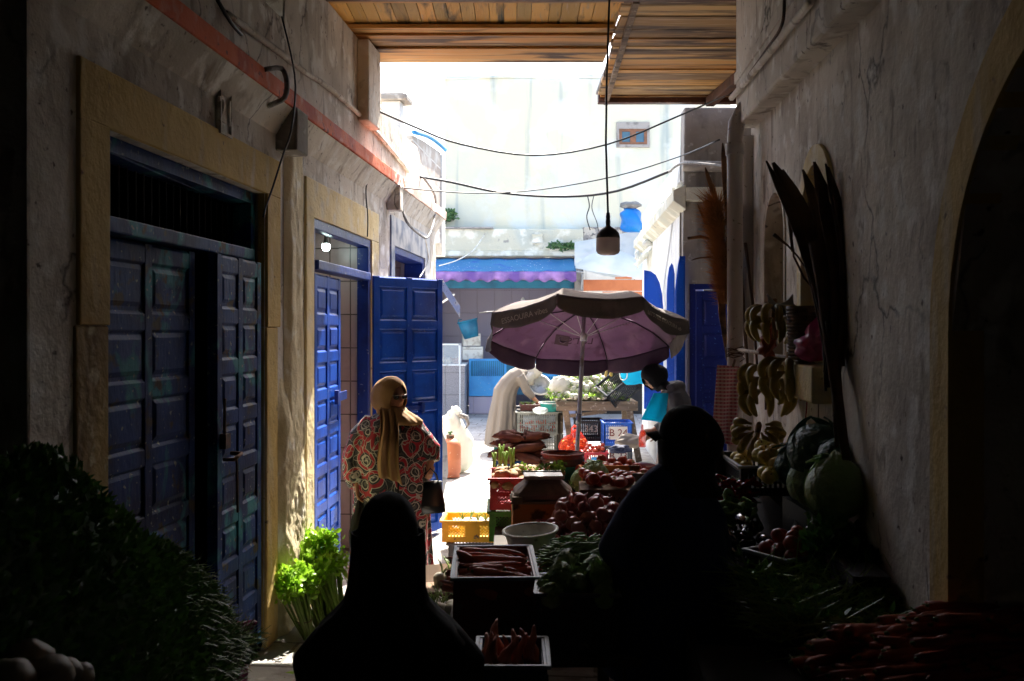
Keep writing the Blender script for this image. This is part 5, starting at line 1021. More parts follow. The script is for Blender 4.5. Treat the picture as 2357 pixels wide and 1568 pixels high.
# ---------------------------------------------------------------- herb heap, turnips and cloth on the left
SP = [(2.2, 1.66), (2.93, 1.60), (3.33, 1.29), (3.62, 1.17), (3.98, 1.0), (4.15, .86), (4.38, .60)]
def taper(y): return 1 - .72 * max(0, min(1, (y - 3.2) / 1.1))
def ridge(y):
    for (a, za), (b, zb) in zip(SP, SP[1:]):
        if y <= b: return lerp(za, zb, max(0, (y - a) / (b - a)))
    return .55
random.seed(17); m = MB()
def herb(m, c, nrm, s, mi):
    d = (nrm + Vector((rr(-1, 1), rr(-1, 1), rr(-1, .6))) * .9).normalized() * s * rr(.6, 1.5); w_ = d.cross(Vector((rr(-1, 1), rr(-1, 1), rr(-1, 1)))).normalized() * s * .28
    m.add([c, c + d * .5 + w_, c + d, c + d * .5 - w_], [(0, 1, 2, 3)], False, mi)
m.grid(lambda u, v: (lambda y: Vector((.0873 * y - 1.71 + lerp(-.24, .34 * taper(y), u), y, .5 + (ridge(y) - .58) * (max(0, 1 - abs(lerp(-.8, 1, u)) ** 2.2)))))(lerp(2.1, 4.45, v)), 24, 60)
for i in range(26000):
    y = lerp(2.1, 4.5, random.random() ** .8); u = rr(-.85, 1.02); h = max(0, 1 - abs(u) ** 2.2); x = .0873 * y - 1.71 + (u + .1) * .33 * (taper(y) if u > -.1 else 1)
    c = Vector((x, y + rr(-.03, .03), .5 + (ridge(y) - .55) * h + rr(-.05, .035) + .05 * noise.noise(Vector((x * 6, y * 6, 0))))); herb(m, c, Vector((u * .9, .25, 1)).normalized(), .032, 0)
for i in range(700):
    y = lerp(3.5, 4.55, random.random()); u = rr(-.3, 1.05); h = max(0, 1 - abs(u) ** 2.2); x = .0873 * y - 1.71 + (u + .1) * .34 * (taper(y) if u > -.1 else 1); c = Vector((x, y, .5 + (ridge(y) - .54) * h + rr(-.02, .02)))
    d = Vector((rr(.1, 1), rr(-.2, .8), rr(-.3, .5))).normalized(); m.tube([c, c + d * .04, c + d * .08 + Vector((0, 0, rr(-.03, .02)))], [.003, .0025, .001], 3, caps=False, mi=1)
hp = tag(part(None, 'herb_heap', m, ['herb', 'herb_light'], frame=Matrix()), 'big dark heap of parsley and mint bunches by the near left wall', 'herbs', kind='stuff')
t = table(-1.78, -1.33, 2.1, 4.3, .50, 'low dark table under the herb heap', rot=0)
for i, (x, y, p, s) in enumerate(((70, 1520, 900, 1.0), (118, 1552, 930, .9), (30, 1562, 960, .9), (150, 1550, 870, .75), (182, 1558, 860, .7), (5, 1535, 900, .8))):
    place('turnipd', 'turnip', at(x, y, p), (rr(-.5, .5), rr(-.5, .5), rr(0, 6)), ('largest pale turnip in the bottom left corner', 'second turnip right of the largest one', 'turnip at the very bottom left with a ringed top', 'small turnip in front of the herb heap', 'rightmost small turnip under the herbs', 'turnip cut by the left picture edge')[i], 'turnip', None, s * 1.1)
def clothf(u, v):
    p = 470 - 25 * u; x = lerp(500, 590, u) - 22 * math.sin(v * 2.6); y = lerp(1425, 1600, v) + 16 * abs(u - .5); q = at(x, y, p); q.y += .03 * math.sin(u * 9 + v * 4) + .02 * math.sin(v * 11); q.x += .012 * math.sin(v * 9 + u * 3); return q
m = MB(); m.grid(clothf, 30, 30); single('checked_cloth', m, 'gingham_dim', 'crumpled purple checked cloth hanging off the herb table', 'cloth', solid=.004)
def sackf(u, v): q = at(lerp(478, 520, u) + 18 * v, lerp(1385, 1600, v), 480 - 10 * u); q.y += .03 * math.sin(v * 8 + u * 5); return q
m = MB(); m.grid(sackf, 10, 24); single('burlap_strip', m, 'cardboard', 'folded tan sacking beside the purple checked cloth', 'sacking', solid=.01)
m = MB(); 
m.grid(lambda u, v: at(lerp(560, 602, u), lerp(1478, 1494, v) + 22 * (1 - u), 430) + Vector((0, .02 * math.sin(v * 5), 0)), 6, 4); single('black_rag', m, 'black_cloth', 'black rag tip poking out over the bright floor', 'rag', solid=.004)
# ---------------------------------------------------------------- right stall against the arched wall
tb = thing('stepped_stall', 'dark stepped stall of boards along the right wall', 'stall', (1.4, 4.6, 0))
FR = Matrix.Translation((0, 0, 0)) @ WM
m = MB(); m.box((.62, 3.75, .72), (.98, 6.35, .76)); m.box((.60, 3.75, 0), (.62, 6.3, .74)); m.box((.66, 3.9, 0), (.72, 3.96, .72)); m.box((.66, 6.1, 0), (.72, 6.16, .72)); part(tb, 'lower_shelf', m, 'near_brown', WM, bevel=.004)
m = MB(); m.box((.98, 3.75, .98), (1.12, 6.35, 1.02)); m.box((.98, 3.75, .1), (1.0, 6.35, .98)); part(tb, 'upper_shelf', m, 'near_brown', WM, bevel=.004)
m = MB(); m.box((.38, 2.3, .72), (1.12, 3.7, .76)); m.box((.38, 2.3, 0), (.41, 6.2, .72)); part(tb, 'near_shelf', m, 'near_brown', WM, bevel=.004)
crate(.40, .62, .16, 'crate_black', 'black crate of quinces against the right wall', (1.45, 5.50, 1.06), -TH + R(4), 'slot', rim='metal_gray')
random.seed(5); QL = 'yellow quince heaped above the cabbages'
for i, (x, y, p) in enumerate(((1753, 1028, 420), (1748, 1048, 430), (1758, 1052, 440), (1775, 1045, 440), (1788, 1068, 445), (1768, 1034, 420), (1782, 1036, 425), (1807, 1042, 430), (1818, 1027, 420), (1800, 1050, 440), (1830, 1026, 420), (1846, 1025, 420), (1772, 1064, 440), (1762, 1090, 445), (1775, 1092, 450), (1840, 1040, 430), (1795, 1058, 435), (1760, 1040, 430), (1768, 1098, 452))):
    place('quince', 'quince', at(x, y, p), (rr(-.9, .9), rr(-.9, .9), rr(0, 6)), QL, 'quince', 'quinces heaped on the right stall', 1.0)
heap('quince', 'quince', fmt((1.47, 5.55, 0), -TH), .36, .5, 1.20, 22, (.09, .09, .05), QL, 'quince', 'quinces heaped on the right stall', .03, 1)
def banana_mesh(seed, L_=.17, r=.017):
    random.seed(seed); m = MB(); pts = []; rad = []
    for i in range(12): t = i / 11; a = (t - .5) * 1.5; pts.append((0, -.24 * (math.cos(a) - .73) * 1.1, -L_ * t)); rad.append(r * (.3 if i == 0 else .45 if i == 1 else 1 if 2 < i < 9 else .9 if i < 10 else .7 if i == 10 else .3))
    m.tube(pts, rad, 7); return m.mesh('banana', 'banana')
BM = [banana_mesh(i, rr(.12, .14), rr(.019, .022)) for i in range(3)]
def bunch(c, lab, rows, rz=0, rx=0, ry=0, n=7, sc=1, seed=0):
    random.seed(seed); t = thing('banana_bunch', lab, 'bananas', c, rz, None, rx, ry)
    m = MB(); m.tube([(0, 0, .06), (0, 0, .03), (0, .0, -.05 - .06 * rows)], [.013, .018, .014], 8); part(t, 'stem', m, 'dry_plant')
    for r_ in range(rows):
        for k in range(n):
            a = lerp(-1.9, 1.9, k / (n - 1)) - R(90) + rr(-.08, .08); o = link('banana', random.choice(BM)); o.parent = t; o.location = (.04 * math.cos(a), .04 * math.sin(a), .02 - .07 * r_)
            o.rotation_euler = (R(rr(-28, -8)), 0, a + R(90)); o.scale = (sc,) * 3
    return t
bunch(at(1782, 712, 412), 'upper banana bunch hanging in front of the niche basket', 2, R(0), n=7, seed=1, sc=1.05)
bunch(at(1815, 835, 425), 'large lower banana bunch hanging under the sill', 2, R(20), n=7, seed=2, sc=1.15)
bunch(at(1765, 850, 405), 'left part of the lower hanging bananas by the checked towel', 3, R(-30), n=6, seed=3, sc=1.1)
bunch(at(1745, 985, 405), 'banana bunch lying at the back of the quince crate', 2, R(-10), rx=R(60), n=8, seed=4, sc=1.0)
m = MB(); m.tube([at(1700, 805, 330), at(1745, 812, 370), at(1800, 822, 400), at(1860, 842, 430)], [.012, .012, .013, .012], 8); single('hanging_stick', m, 'wood_old', 'rough stick tied to the drain pipe holding the bananas', 'stick')
m = MB(); random.seed(3)
for i in range(9):
    c = at(1691, 815 + rr(-10, 14), 325); m.tube([c + Vector((.066 * math.cos(k * .8 + i), .066 * math.sin(k * .8 + i), .012 * math.sin(k * 1.7 + i) + .004 * k)) for k in range(9)], .003, 4)
single('pipe_lashing', m, 'dry_dark', 'tangled dark twine lashed around the drain pipe', 'twine')
cable('cord', [at(1857, 900, 430), at(1856, 940, 430), at(1852, 975, 430), at(1855, 995, 430), at(1845, 1010, 430)], .004, 'pepper_red', 'thin dark red cord dangling below the sill', 'cord')
cable('cord', [at(1884, 880, 450), at(1883, 940, 450), at(1882, 1000, 450)], .0025, 'cardboard', 'faint tan string beside the dark red cord', 'cord')
# wicker basket and pink bag on the sill
wk = thing('wicker_basket', 'tall dark wicker basket standing in the niche above the bananas', 'basket', at(1855, 828, 440), -TH)
m = MB(); m.lathe([(0, 0), (.085, 0), (.10, .26), (.102, .28), (.09, .28), (.075, .01), (0, .01)], 40, rib=lambda a, z: .03 * math.sin(a * 20)); part(wk, 'body', m, 'wicker')
m = MB()
for k in range(15): z = .012 + k * .018; r = .088 + .012 * z / .26; m.tube([(r * math.cos(j * .4), r * math.sin(j * .4), z) for j in range(17)], .006, 5, caps=False)
part(wk, 'weave', m, 'wicker')
def pbag(v, d): s_ = .05 * max(0, d.z) ** 2; return Vector((v.x * (1 - .25 * max(0, d.z)) + s_ + .012 * math.sin(9 * d.z + 4 * d.x), v.y + .01 * math.sin(11 * d.x), v.z + .09 * max(0, d.z) ** 5))
m = MB(); m.blob(at(1868, 795, 452), (.085, .08, .085), .12, 3, 3, 22, fn=pbag); single('plastic_bag', m, 'pink_bag', 'magenta plastic bag bulging on the niche sill', 'bag')
m = MB(); m.blob(at(1765, 790, 400), (.05, .05, .08), .35, 3, 6, 14, fn=pbag); single('plastic_bag', m, 'orange_bag', 'dull orange plastic bag tucked under the upper bananas', 'bag')
m = MB(); m.grid(lambda u, v: at(lerp(1765, 1822, u), lerp(680, 698, v) + 22 * math.sin(u * 3.1), 412) + Vector((0, -.05 * v, .02 * math.sin(v * 6))), 12, 6); single('sacking_scrap', m, 'gray_cable', 'grey scrap of sacking over the upper banana bunch', 'sacking', solid=.006)
# checked towel
def tow(u, v): q = at(lerp(1650, 1702, u) - 12 * v, lerp(840, 1020, v) + 4 * u, 345); q.y += .018 * math.sin(u * 10 + v * 2) * (.3 + v); return q
m = MB(); m.grid(tow, 24, 40); single('towel', m, 'gingham', 'red and white checked towel pegged beside the drain pipe', 'towel', solid=.003)
m = MB(); c = at(1686, 845, 348); m.bar(c, c + Vector((.012, -.015, .05)), .01, .012); single('clothes_peg', m, 'cardboard', 'wooden peg clipped on the checked towel', 'peg')
# dried palm fronds and pampas
def blade(m, p0, p1, w_, bend, n=9, mi=0, nrm=(0, -1, 0), tw=0):
    p0, p1 = Vector(p0), Vector(p1); d = p1 - p0; s_ = d.cross(Vector(nrm)).normalized(); pr = []
    for i in range(n):
        t = i / (n - 1); c = p0 + d * t + Vector(bend) * math.sin(t * math.pi); q = Matrix.Rotation(tw * t, 3, d.normalized()) @ s_; w2 = w_ * (.35 + .65 * math.sin(math.pi * min(1, .15 + t * .75))) * (1 if t < .97 else .3); pr += [c - q * w2 - Vector((0, .01, 0)), c, c + q * w2 - Vector((0, .01, 0))]
    m.add(pr, [(3 * i + j, 3 * i + j + 1, 3 * i + j + 4, 3 * i + j + 3) for i in range(n - 1) for j in (0, 1)], True, mi)
pf = thing('palm_fronds', 'bundle of dark dried palm blades leaning on the wall by the niche', 'dried palm', at(1925, 850, 505))
random.seed(9); base = at(1912, 850, 500); m = MB()
for tx, ty, w_ in ((1762, 372, .022), (1778, 376, .045), (1800, 392, .03), (1815, 412, .03), (1846, 392, .03), (1872, 374, .035), (1898, 378, .022), (1905, 386, .02), (1828, 440, .04), (1860, 455, .04), (1885, 440, .04)):
    blade(m, base + Vector((rr(-.02, .02), rr(-.03, .03), rr(-.1, .1))), at(tx, ty, max(432, (tx - 1370) / 1.15 + 22) + rr(-4, 8)), w_ * 1.25, (.05, -.05, 0), tw=rr(-.4, .4))
part(pf, 'blades', m, 'dry_dark', Matrix(), solid=.005)
m = MB(); m.tube([at(1886, 560, 482), at(1900, 650, 490), at(1910, 760, 498), at(1925, 900, 512), at(1948, 1060, 532)], [.055, .048, .038, .026, .018], 12, flat=.6); m.tube([at(1905, 740, 500), at(1918, 900, 505), at(1926, 1030, 512)], [.014, .011, .01], 7); m.tube([at(1896, 690, 488), at(1900, 900, 500)], [.012, .006], 6); part(pf, 'stalk', m, 'dry_dark', Matrix())
m = MB(); m.tube([at(1895, 690, 430), at(1850, 640, 425), at(1826, 590, 424), at(1822, 545, 424)], [.004, .006, .006, .004], 6); m.tube([at(1870, 640, 425), at(1835, 590, 424), at(1812, 565, 424), at(1780, 540, 424)], [.004, .005, .006, .012], 6); m.tube([at(1822, 580, 424), at(1818, 500, 424), at(1810, 480, 424)], [.004, .016, .012], 6); part(pf, 'seed_stalks', m, 'dry_dark', Matrix())
pg = thing('dried_grass', 'dried pampas plume and reeds tied to the top of the drain pipe', 'dried plant', at(1685, 560, 318))
m = MB(); random.seed(12)
for i in range(3000):
    t = random.random(); c = at(lerp(1650, 1668, t) + rr(-8, 8), lerp(470, 700, t), 318 + rr(-4, 4)); d = Vector((rr(-1, .35), rr(-.5, .5), rr(-.1, 1))).normalized() * rr(.06, .24) * (1 - .5 * t); e = c + d + Vector((0, 0, -.02 * random.random())); s_ = Vector((.004, 0, .002)); m.add([c - s_, c + s_, e], [(0, 1, 2)], False)
part(pg, 'plume', m, 'pampas', Matrix())
m = MB()
for x0, y0, x1, y1, w_, b_ in ((1672, 600, 1604, 470, .010, .03), (1680, 640, 1640, 420, .016, .02), (1684, 700, 1650, 560, .016, .03), (1668, 520, 1622, 386, .02, .02), (1680, 560, 1662, 330, .024, .01), (1690, 560, 1678, 300, .03, 0), (1700, 560, 1700, 330, .022, -.02), (1675, 640, 1640, 560, .012, .03), (1672, 700, 1655, 620, .012, .02), (1668, 600, 1590, 600, .006, .03), (1664, 640, 1660, 500, .014, .02)): blade(m, at(x0, y0, 312), at(x1, y1, 312 + rr(-5, 5)), w_, (-b_, -.03, .02), tw=rr(-.6, .6))
for k in range(5): m.tube([at(1648 + k * 6, 545, 316), at(1652 + k * 4, 640, 316), at(1655 + 3 * k, 720, 318), at(1672 + k, 830, 320)], [.006, .009, .008, .003], 5)
part(pg, 'reeds', m, 'dry_plant', Matrix(), solid=.003)
m = MB(); m.tube([at(1688, 470, 312), at(1697, 560, 312), at(1706, 660, 314), at(1717, 800, 318), at(1722, 870, 320)], [.045, .035, .018, .013, .006], 9); m.blob(at(1697, 500, 310), (.07, .05, .12), .5, 3, 8, 12); m.tube([at(1715, 560, 316), at(1732, 700, 326), at(1742, 840, 330)], [.012, .011, .009], 7); part(pg, 'stalk', m, 'dry_dark', Matrix())
m = MB()
for x, y in ((1600, 545), (1640, 502)): m.tube([at(x - 18, y + 4, 314), at(x + 12, y, 314), at(x + 40, y + 6, 314)], [.012, .014, .004], 7)
part(pg, 'seed_pods', m, 'dry_plant', Matrix())
# cabbages, greens, eggplants, peppers, tomatoes, carrots
for i, (x, y, p, s, k, lab) in enumerate(((1880, 1045, 480, 1.15, 'cabdark', 'dark ruffled cabbage highest on the right stall, against the wall'), (1828, 1078, 450, .95, 'cabdark', 'curly dark green cabbage beside the quinces'), (1872, 1115, 480, 1.0, 'cabbage', 'cabbage with loose leaves between the curly and the round one'), (1925, 1132, 525, 1.15, 'cabbage', 'largest smooth round cabbage lowest on the right'), (1925, 1058, 505, .8, 'cabdark', 'half hidden dark cabbage touching the palm stalk'))):
    place(k, 'cabbage', at(x, y, p), (rr(-.4, .4), R(-20), rr(0, 6)), lab, 'cabbage', None, s)
m = MB(); random.seed(2)
m.box((1.40, 4.05, .9), (1.64, 4.95, 1.10)); single('cabbage_box', m, 'crate_black', 'black box under the cabbages', 'box')
random.seed(14)
heap('eggplant', 'eggplant', fmt((1.15, 4.95, 0), -TH, R(-4)), .40, .66, .85, 34, (.1, .13, .045), 'glossy black eggplant in the heap on the right stall', 'eggplant', 'eggplants on the right stall', .07, 3, long=R(75))
for i in range(26): place('bean', 'green_pepper', at(1690 + rr(-35, 35), 1175 + rr(-28, 28), 440), (rr(-.5, .5), rr(-.5, .5), rr(0, 6)), 'shiny thin green pepper above the eggplants', 'pepper', 'thin green peppers above the eggplants', 1.0).scale = (.8, 2.2, 2.2)
for i in range(48): place('pepper', 'red_pepper', at(1690 + rr(-48, 36), 1135 + rr(-30, 26), 425), (rr(-.6, .6), rr(-.6, .6), rr(0, 6)), 'dark red pepper in the shaded heap under the quinces', 'pepper', 'dark red peppers under the quinces', .9)
FT = fmt((1.30, 4.33, .80), R(31))
tc = crate(.42, .24, .17, 'crate_black', 'slanted black crate of tomatoes with a thin pale rim', (1.30, 4.33, .80), R(31), 'solid', rim='metal_gray')
heap('tomato', 'tomato', FT, .40, .22, .165, 24, (.07, .07, .04), 'orange red tomato in the slanted crate', 'tomato', 'tomatoes in the slanted crate', .04, 2, sc=1.05)
def leafy2(m, c, n):
    for i in range(n): herb(m, c + Vector((rr(-.06, .06), rr(-.06, .06), rr(-.05, .04))), Vector((-.3, -.3, 1)), .05, 0)
m = MB(); random.seed(6)
for i in range(2200):
    c = Vector((rr(.98, 1.62), rr(3.4, 4.2), .80 + rr(0, .14))); d = Vector((rr(-1, 1), rr(-.4, .4), rr(-.1, .3))).normalized()
    if i % 3: herb(m, c, Vector((0, 0, 1)), .045, 0)
    else: m.tube([c, c + d * .1, c + d * .2], [.004, .003, .001], 4, caps=False, mi=1)
for i in range(170):
    x_ = rr(1880, 2010) if i % 2 else rr(1790, 1960); leafy2(m, at(x_, (rr(1190, 1330) if i % 2 else rr(1310, 1400)) + max(0, x_ - 1880) * .7, max(rr(490, 545), (x_ - 1370) / 1.15 + 12)), 22)
tag(part(None, 'leek_greens', m, ['herb', 'celery_stalk'], frame=Matrix()), 'dark tangle of long green leaves in front of the slanted crate', 'greens', kind='stuff')
heap('carrotl', 'carrot', fmt((1.58, 3.05, 0), -TH), 1.0, .62, .82, 260, (.13, .03, .026), 'dark red carrot in the big heap at the lower right', 'carrot', 'carrots heaped at the lower right', .14, 5, long=R(18), tilt=.14, sc=1.05)
for i in range(14): place('carrot', 'carrot', at(1905 + rr(0, 230), 1462 + rr(-10, 60), 690), (0, R(rr(0, 12)), R(rr(0, 45))), 'carrot with its tip poking out of the big heap', 'carrot', 'carrots at the edge of the big heap', 1.1)
o = thing('covered_bundle', 'dark cone of plastic with a pale tied top beside the towel', 'bundle', at(1655, 1180, 390))
m = MB(); m.lathe([(.085, -.5), (.075, 0), (.05, .22), (.026, .36), (.02, .40), (0, .405)], 24, rib=lambda a, z: .06 * math.sin(a * 7 + z * 9)); part(o, 'cover', m, 'leather'); m = MB(); m.blob((0, 0, .42), (.034, .034, .026), .2, 3, 1, 10); part(o, 'knot', m, 'metal_gray')
# ---------------------------------------------------------------- far stall on the sunlit side
random.seed(41)
YT = 2200 / 155.
xa, xb = (1280 - CX) / 155, (1468 - CX) / 155
ft = thing('wooden_table', 'weathered wooden trestle table heaped with white turnips', 'table', ((xa + xb) / 2, YT + .4, 0)); zt = .90
m = MB(); m.box((xa, YT, zt - .14), (xb, YT + .04, zt)); m.box((xa, YT + .04, zt - .04), (xb, YT + .85, zt - .005)); part(ft, 'tabletop', m, 'wood_old', Matrix(), bevel=.006)
for x0, x1, y in ((xa + .14, xa + .26, YT + .02), (xb - .12, xb + .02, YT + .02), (xa + .1, xa + .1, YT + .8), (xb - .1, xb - .1, YT + .8)): m = MB(); m.bar((x0, y + .03, zt - .14), (x1, y + .03, 0), .09, .06); part(ft, 'leg', m, 'wood_old', Matrix(), bevel=.005)
m = MB(); m.bar((xa + .2, YT + .05, zt - .22), (xa + .75, YT + .05, zt - .15), .03, .05); part(ft, 'brace', m, 'wood_old', Matrix())
cx_, cy_ = (xa + xb) / 2 - .12, YT + .42
for i in range(230):
    u, v = rr(-1, 1), rr(-1, 1)
    if u * u * .7 + v * v > 1: continue
    h = .42 * max(0, 1 - (u + .1) ** 2 * .8) * max(.15, 1 - (v - .5) ** 2 * .55); x, y = cx_ + u * .56, cy_ + v * .4
    place('turnip', 'turnip', (x, y, zt + .02 + h * random.random() ** .35), (rr(-2.2, 2.2), rr(-2.2, 2.2), rr(0, 6)), 'white turnip in the sunlit heap on the wooden table', 'turnip', 'turnips heaped on the wooden table', rr(1.0, 1.45))
m = MB()
for i in range(1500):
    u, v = rr(-1, 1), rr(-1, 1); h = .42 * max(0, 1 - (u + .1) ** 2 * .8) * max(.15, 1 - (v - .5) ** 2 * .55); c = Vector((cx_ + u * .58, cy_ + v * .4, zt + .0 + h * rr(.5, 1) + .02)); d = Vector((rr(-1, 1), rr(-1, .3), rr(-.5, .7))).normalized() * rr(.05, .13)
    if i % 2: m.tube([c, c + d * .5 + Vector((0, 0, .01)), c + d], [.004, .003, .001], 3, caps=False)
    else: herb(m, c, Vector((0, -.5, .6)), .05, 1)
tag(part(None, 'turnip_tops', m, ['celery_stalk', 'celery_leaf'], frame=Matrix()), 'pale green stalks and leaves mixed through the turnip heap', 'greens', kind='stuff')
m = MB(); m.blob(at(1290, 890, 152), (.17, .12, .15), .25, 4, 3, 16, fn=lambda v, d: v * (1 + .12 * noise.noise(d * 9))); single('root_clump', m, 'turnip', 'hairy pale clump of roots at the left end of the turnip heap', 'roots')
tk = crate(.52, .36, .30, 'crate_black', 'black crate tipped on its corner against the turnip heap', at(1437, 905, 155) + Vector((0, .2, -.02)), R(10), 'slot', ry=R(-38), rx=R(25))
def soft(v, d): return Vector((v.x + .02 * math.sin(7 * d.z + 3), v.y, v.z * (1 - .3 * max(0, -d.z))))
m = MB(); m.blob(at(1460, 868, 160), (.19, .12, .15), .18, 2.4, 9, 18, fn=soft); single('cloth_bag', m, 'cyan_cloth', 'turquoise cloth bag slumped on the tipped black crate', 'bag')
m = MB(); m.tube([at(1432, 855, 162) + Vector((.06 * math.cos(k * .7) * (1 + .2 * math.sin(k)), -.05, .1 * math.sin(k * .7) - .02 * k * .2)) for k in range(14)], .008, 5); single('string', m, 'white_bag', 'white knotted string beside the turquoise bag', 'string')
bunch(at(1400, 842, 156), 'small banana bunch lying on top of the turnip heap', 1, rx=R(70), n=6, seed=8, sc=1.1)
# left half: trays and basket
tr = table((1190 - CX) / 150, (1288 - CX) / 150 + .05, 2200 / 150. + .1, 2200 / 150. + .9, .68, 'low dark bench behind the stacked grey crates')
crate(.5, .4, .12, 'crate_navy', 'dark tray of red roots behind the bending figure', at(1275, 925, 142) + Vector((-.12, .15, 0)), 0, 'solid')
for i in range(10): place('sweet', 'red_root', at(1255 + rr(-14, 22), 912 + rr(-5, 5), 142), (0, 0, rr(-.6, .6)), 'reddish root lying in the tray behind the bending figure', 'root', 'red roots in the dark tray', .7)
for i in range(12): place('turnip', 'turnip', at(1215 + rr(-16, 60), 936 + rr(-4, 3), 146), (0, 0, rr(0, 6)), 'small pale root scattered on the bench near the grey crates', 'root', 'roots scattered on the bench', .9)
hb = thing('strainer', 'white rimmed round strainer behind the bending figure', 'strainer', at(1242, 888, 143), 0, rx=R(62), ry=R(12))
m = MB(); m.lathe([(0, -.06), (.10, -.05), (.15, .0), (.165, .03)], 28); part(hb, 'mesh', m, 'metal_gray', solid=.004); m = MB(); m.lathe([(.16, .02), (.18, .025), (.18, .04), (.16, .045)], 32); part(hb, 'rim', m, 'white_metal')
bb = thing('plastic_bowl', 'turquoise and white bowl on top of the grey crates', 'bowl', at(1268, 938, 150) + Vector((.0, .1, 0)))
m = MB(); m.lathe([(0, -.07), (.12, -.07), (.17, .05), (.18, .06), (.165, .06), (.11, -.06), (0, -.06)], 28); part(bb, 'body', m, 'crate_teal'); m = MB(); m.lathe([(.165, .055), (.19, .058), (.19, .075), (.165, .075)], 28); part(bb, 'rim', m, 'white_metal')
m = MB(); m.blob(at(1243, 945, 152), (.11, .08, .05), .25, 4, 4, 14); single('clear_bag', m, 'sheet_plastic', 'crinkled clear bag under the bending figure’s hand'.replace('’', ''), 'bag')
p = 150; q = g((1188 + 1285) / 2, p); q.y += .2
crate(.64, .42, .34, 'crate_gray', 'upper light grey slotted crate showing red tomatoes inside', (q.x, q.y, .36), 0, 'slot')
q2 = g(1247, 147); q2.y += .2; crate(.64, .42, .34, 'crate_gray', 'lower grey slotted crate of the pair by the net bag', (q2.x, q2.y, .0), 0, 'slot')
for i in range(36): place('red', 'tomato', (q.x + rr(-.27, .27), q.y - .17 + rr(0, .12), .40 + rr(0, .16)), (0, 0, rr(0, 6)), 'bright red tomato seen through the slots of the upper grey crate', 'tomato', 'tomatoes inside the upper grey crate', 1)
crate(.62, .4, .09, 'crate_brown', 'flat brown tray on top of the light grey crate', (q.x + .05, q.y + .28, .70), 0, 'solid')
# net bag of oranges
nb = thing('net_bag', 'red net bag full of oranges next to the parasol pole', 'net bag', g(1322, 160) + Vector((0, .05, 0)))
def netf(v, d): return Vector((v.x * (1 - .45 * max(0, d.z) ** 2), v.y * (1 - .45 * max(0, d.z) ** 2), v.z + .03 * math.sin(4 * d.x)))
m = MB(); m.blob((0, 0, .25), (.225, .19, .27), .1, 3, 2, 18, fn=netf); m.tube([(-.02, 0, .48), (-.04, 0, .54), (.0, -.01, .58), (.06, -.01, .55)], [.03, .012, .02, .004], 7); part(nb, 'net', m, 'net_red')
for i in range(95):
    a = rr(0, 6.28); zz = rr(.04, .40); r = .185 * math.sqrt(max(.05, 1 - ((zz - .24) / .27) ** 2)) * rr(.8, 1); place('orange', 'orange', nb.location + Vector((r * math.cos(a), r * .8 * math.sin(a), zz)), (0, 0, 0), 'orange packed inside the red net bag', 'orange', 'oranges inside the net bag')
# crates under the table
def lab_crate(x0, x1, ytop, z0, h, p, mt, txt, label):
    c_ = g((x0 + x1) / 2, p); w_ = (x1 - x0) / p; c_.y += .25; t = crate(w_, .5, h, mt, label, (c_.x, c_.y, z0), 0, 'slot')
    if txt:
        m = MB(); m.box((-w_ * .32, -.262, h * .28), (w_ * .32, -.256, h * .84)); part(t, 'paper_label', m, 'label_paper'); o = part(t, 'lettering', text_mesh(txt, h * .44, 'ink_red', .001), None, loc=(0, -.2645, h * .56)); o.rotation_euler = (R(90), 0, R(0))
    return t
lab_crate(1390, 1455, 948, .325, .325, 163, 'crate_blue', 'B 24', 'blue crate with a paper label reading B 24 under the table')
lab_crate(1390, 1455, 1003, .0, .32, 163, 'crate_dkgray', 'B 23', 'grey crate with a paper label reading B 23 below the blue one')
t = lab_crate(1325, 1388, 945, .33, .30, 157, 'crate_black', None, 'black crate marked 343 in the shade under the table')
o = part(t, 'lettering', text_mesh('343', .14, 'print_gray', .001), None, loc=(.02, -.2635, .18)); o.rotation_euler = (R(90), 0, 0)
c_ = g(1370, 166); crate(.34, .4, .26, 'crate_red', 'red crate with a blue card beside the net bag', (c_.x, c_.y + .2, 0), 0, 'slot')
m = MB(); m.box((c_.x - .06, c_.y - .012, .05), (c_.x + .06, c_.y - .006, .2)); single('blue_card', m, 'shop_blue', 'small blue card on the front of the red crate', 'card')
for i in range(26): place('red', 'tomato', (c_.x + rr(-.14, .14), c_.y + rr(.03, .3), .27 + rr(-.02, .08)), (0, 0, 0), 'dark red tomato above the red crate under the table', 'tomato', 'tomatoes in the red crate under the table', 1)
def sack(c, r, lab, mt, seed): m = MB(); m.blob(c, r, .35, 2.2, seed, 18, fn=soft); single('sack', m, mt, lab, 'sack')
sack(at(1448, 1018, 185), (.17, .12, .10), 'beige rumpled sack in front of the B 23 crate', 'robe_beige', 4); sack(at(1425, 1035, 190), (.13, .1, .06), 'navy striped rag under the beige sack', 'navy', 7)
m = MB(); m.lathe([(.01, .12), (.014, .06), (.03, .04), (.036, 0), (.036, -.12), (0, -.12)], 16, c=at(1478, 1003, 215)); single('red_bottle', m, 'net_red', 'glowing red translucent bottle beside the hooded silhouette', 'bottle')
m = MB(); m.lathe([(0, .03), (.012, .03), (.018, .0), (.03, -.03), (.03, -.09), (0, -.09)], 14, c=at(1338, 1052, 250)); single('small_bottle', m, 'shop_blue', 'tiny blue topped bottle by the pole above the red bowls', 'bottle')
crate(.34, .3, .1, 'crate_teal', 'small green crate on the ground under the bending figure', g(1160, 141) + Vector((0, .1, 0)), 0, 'slot')
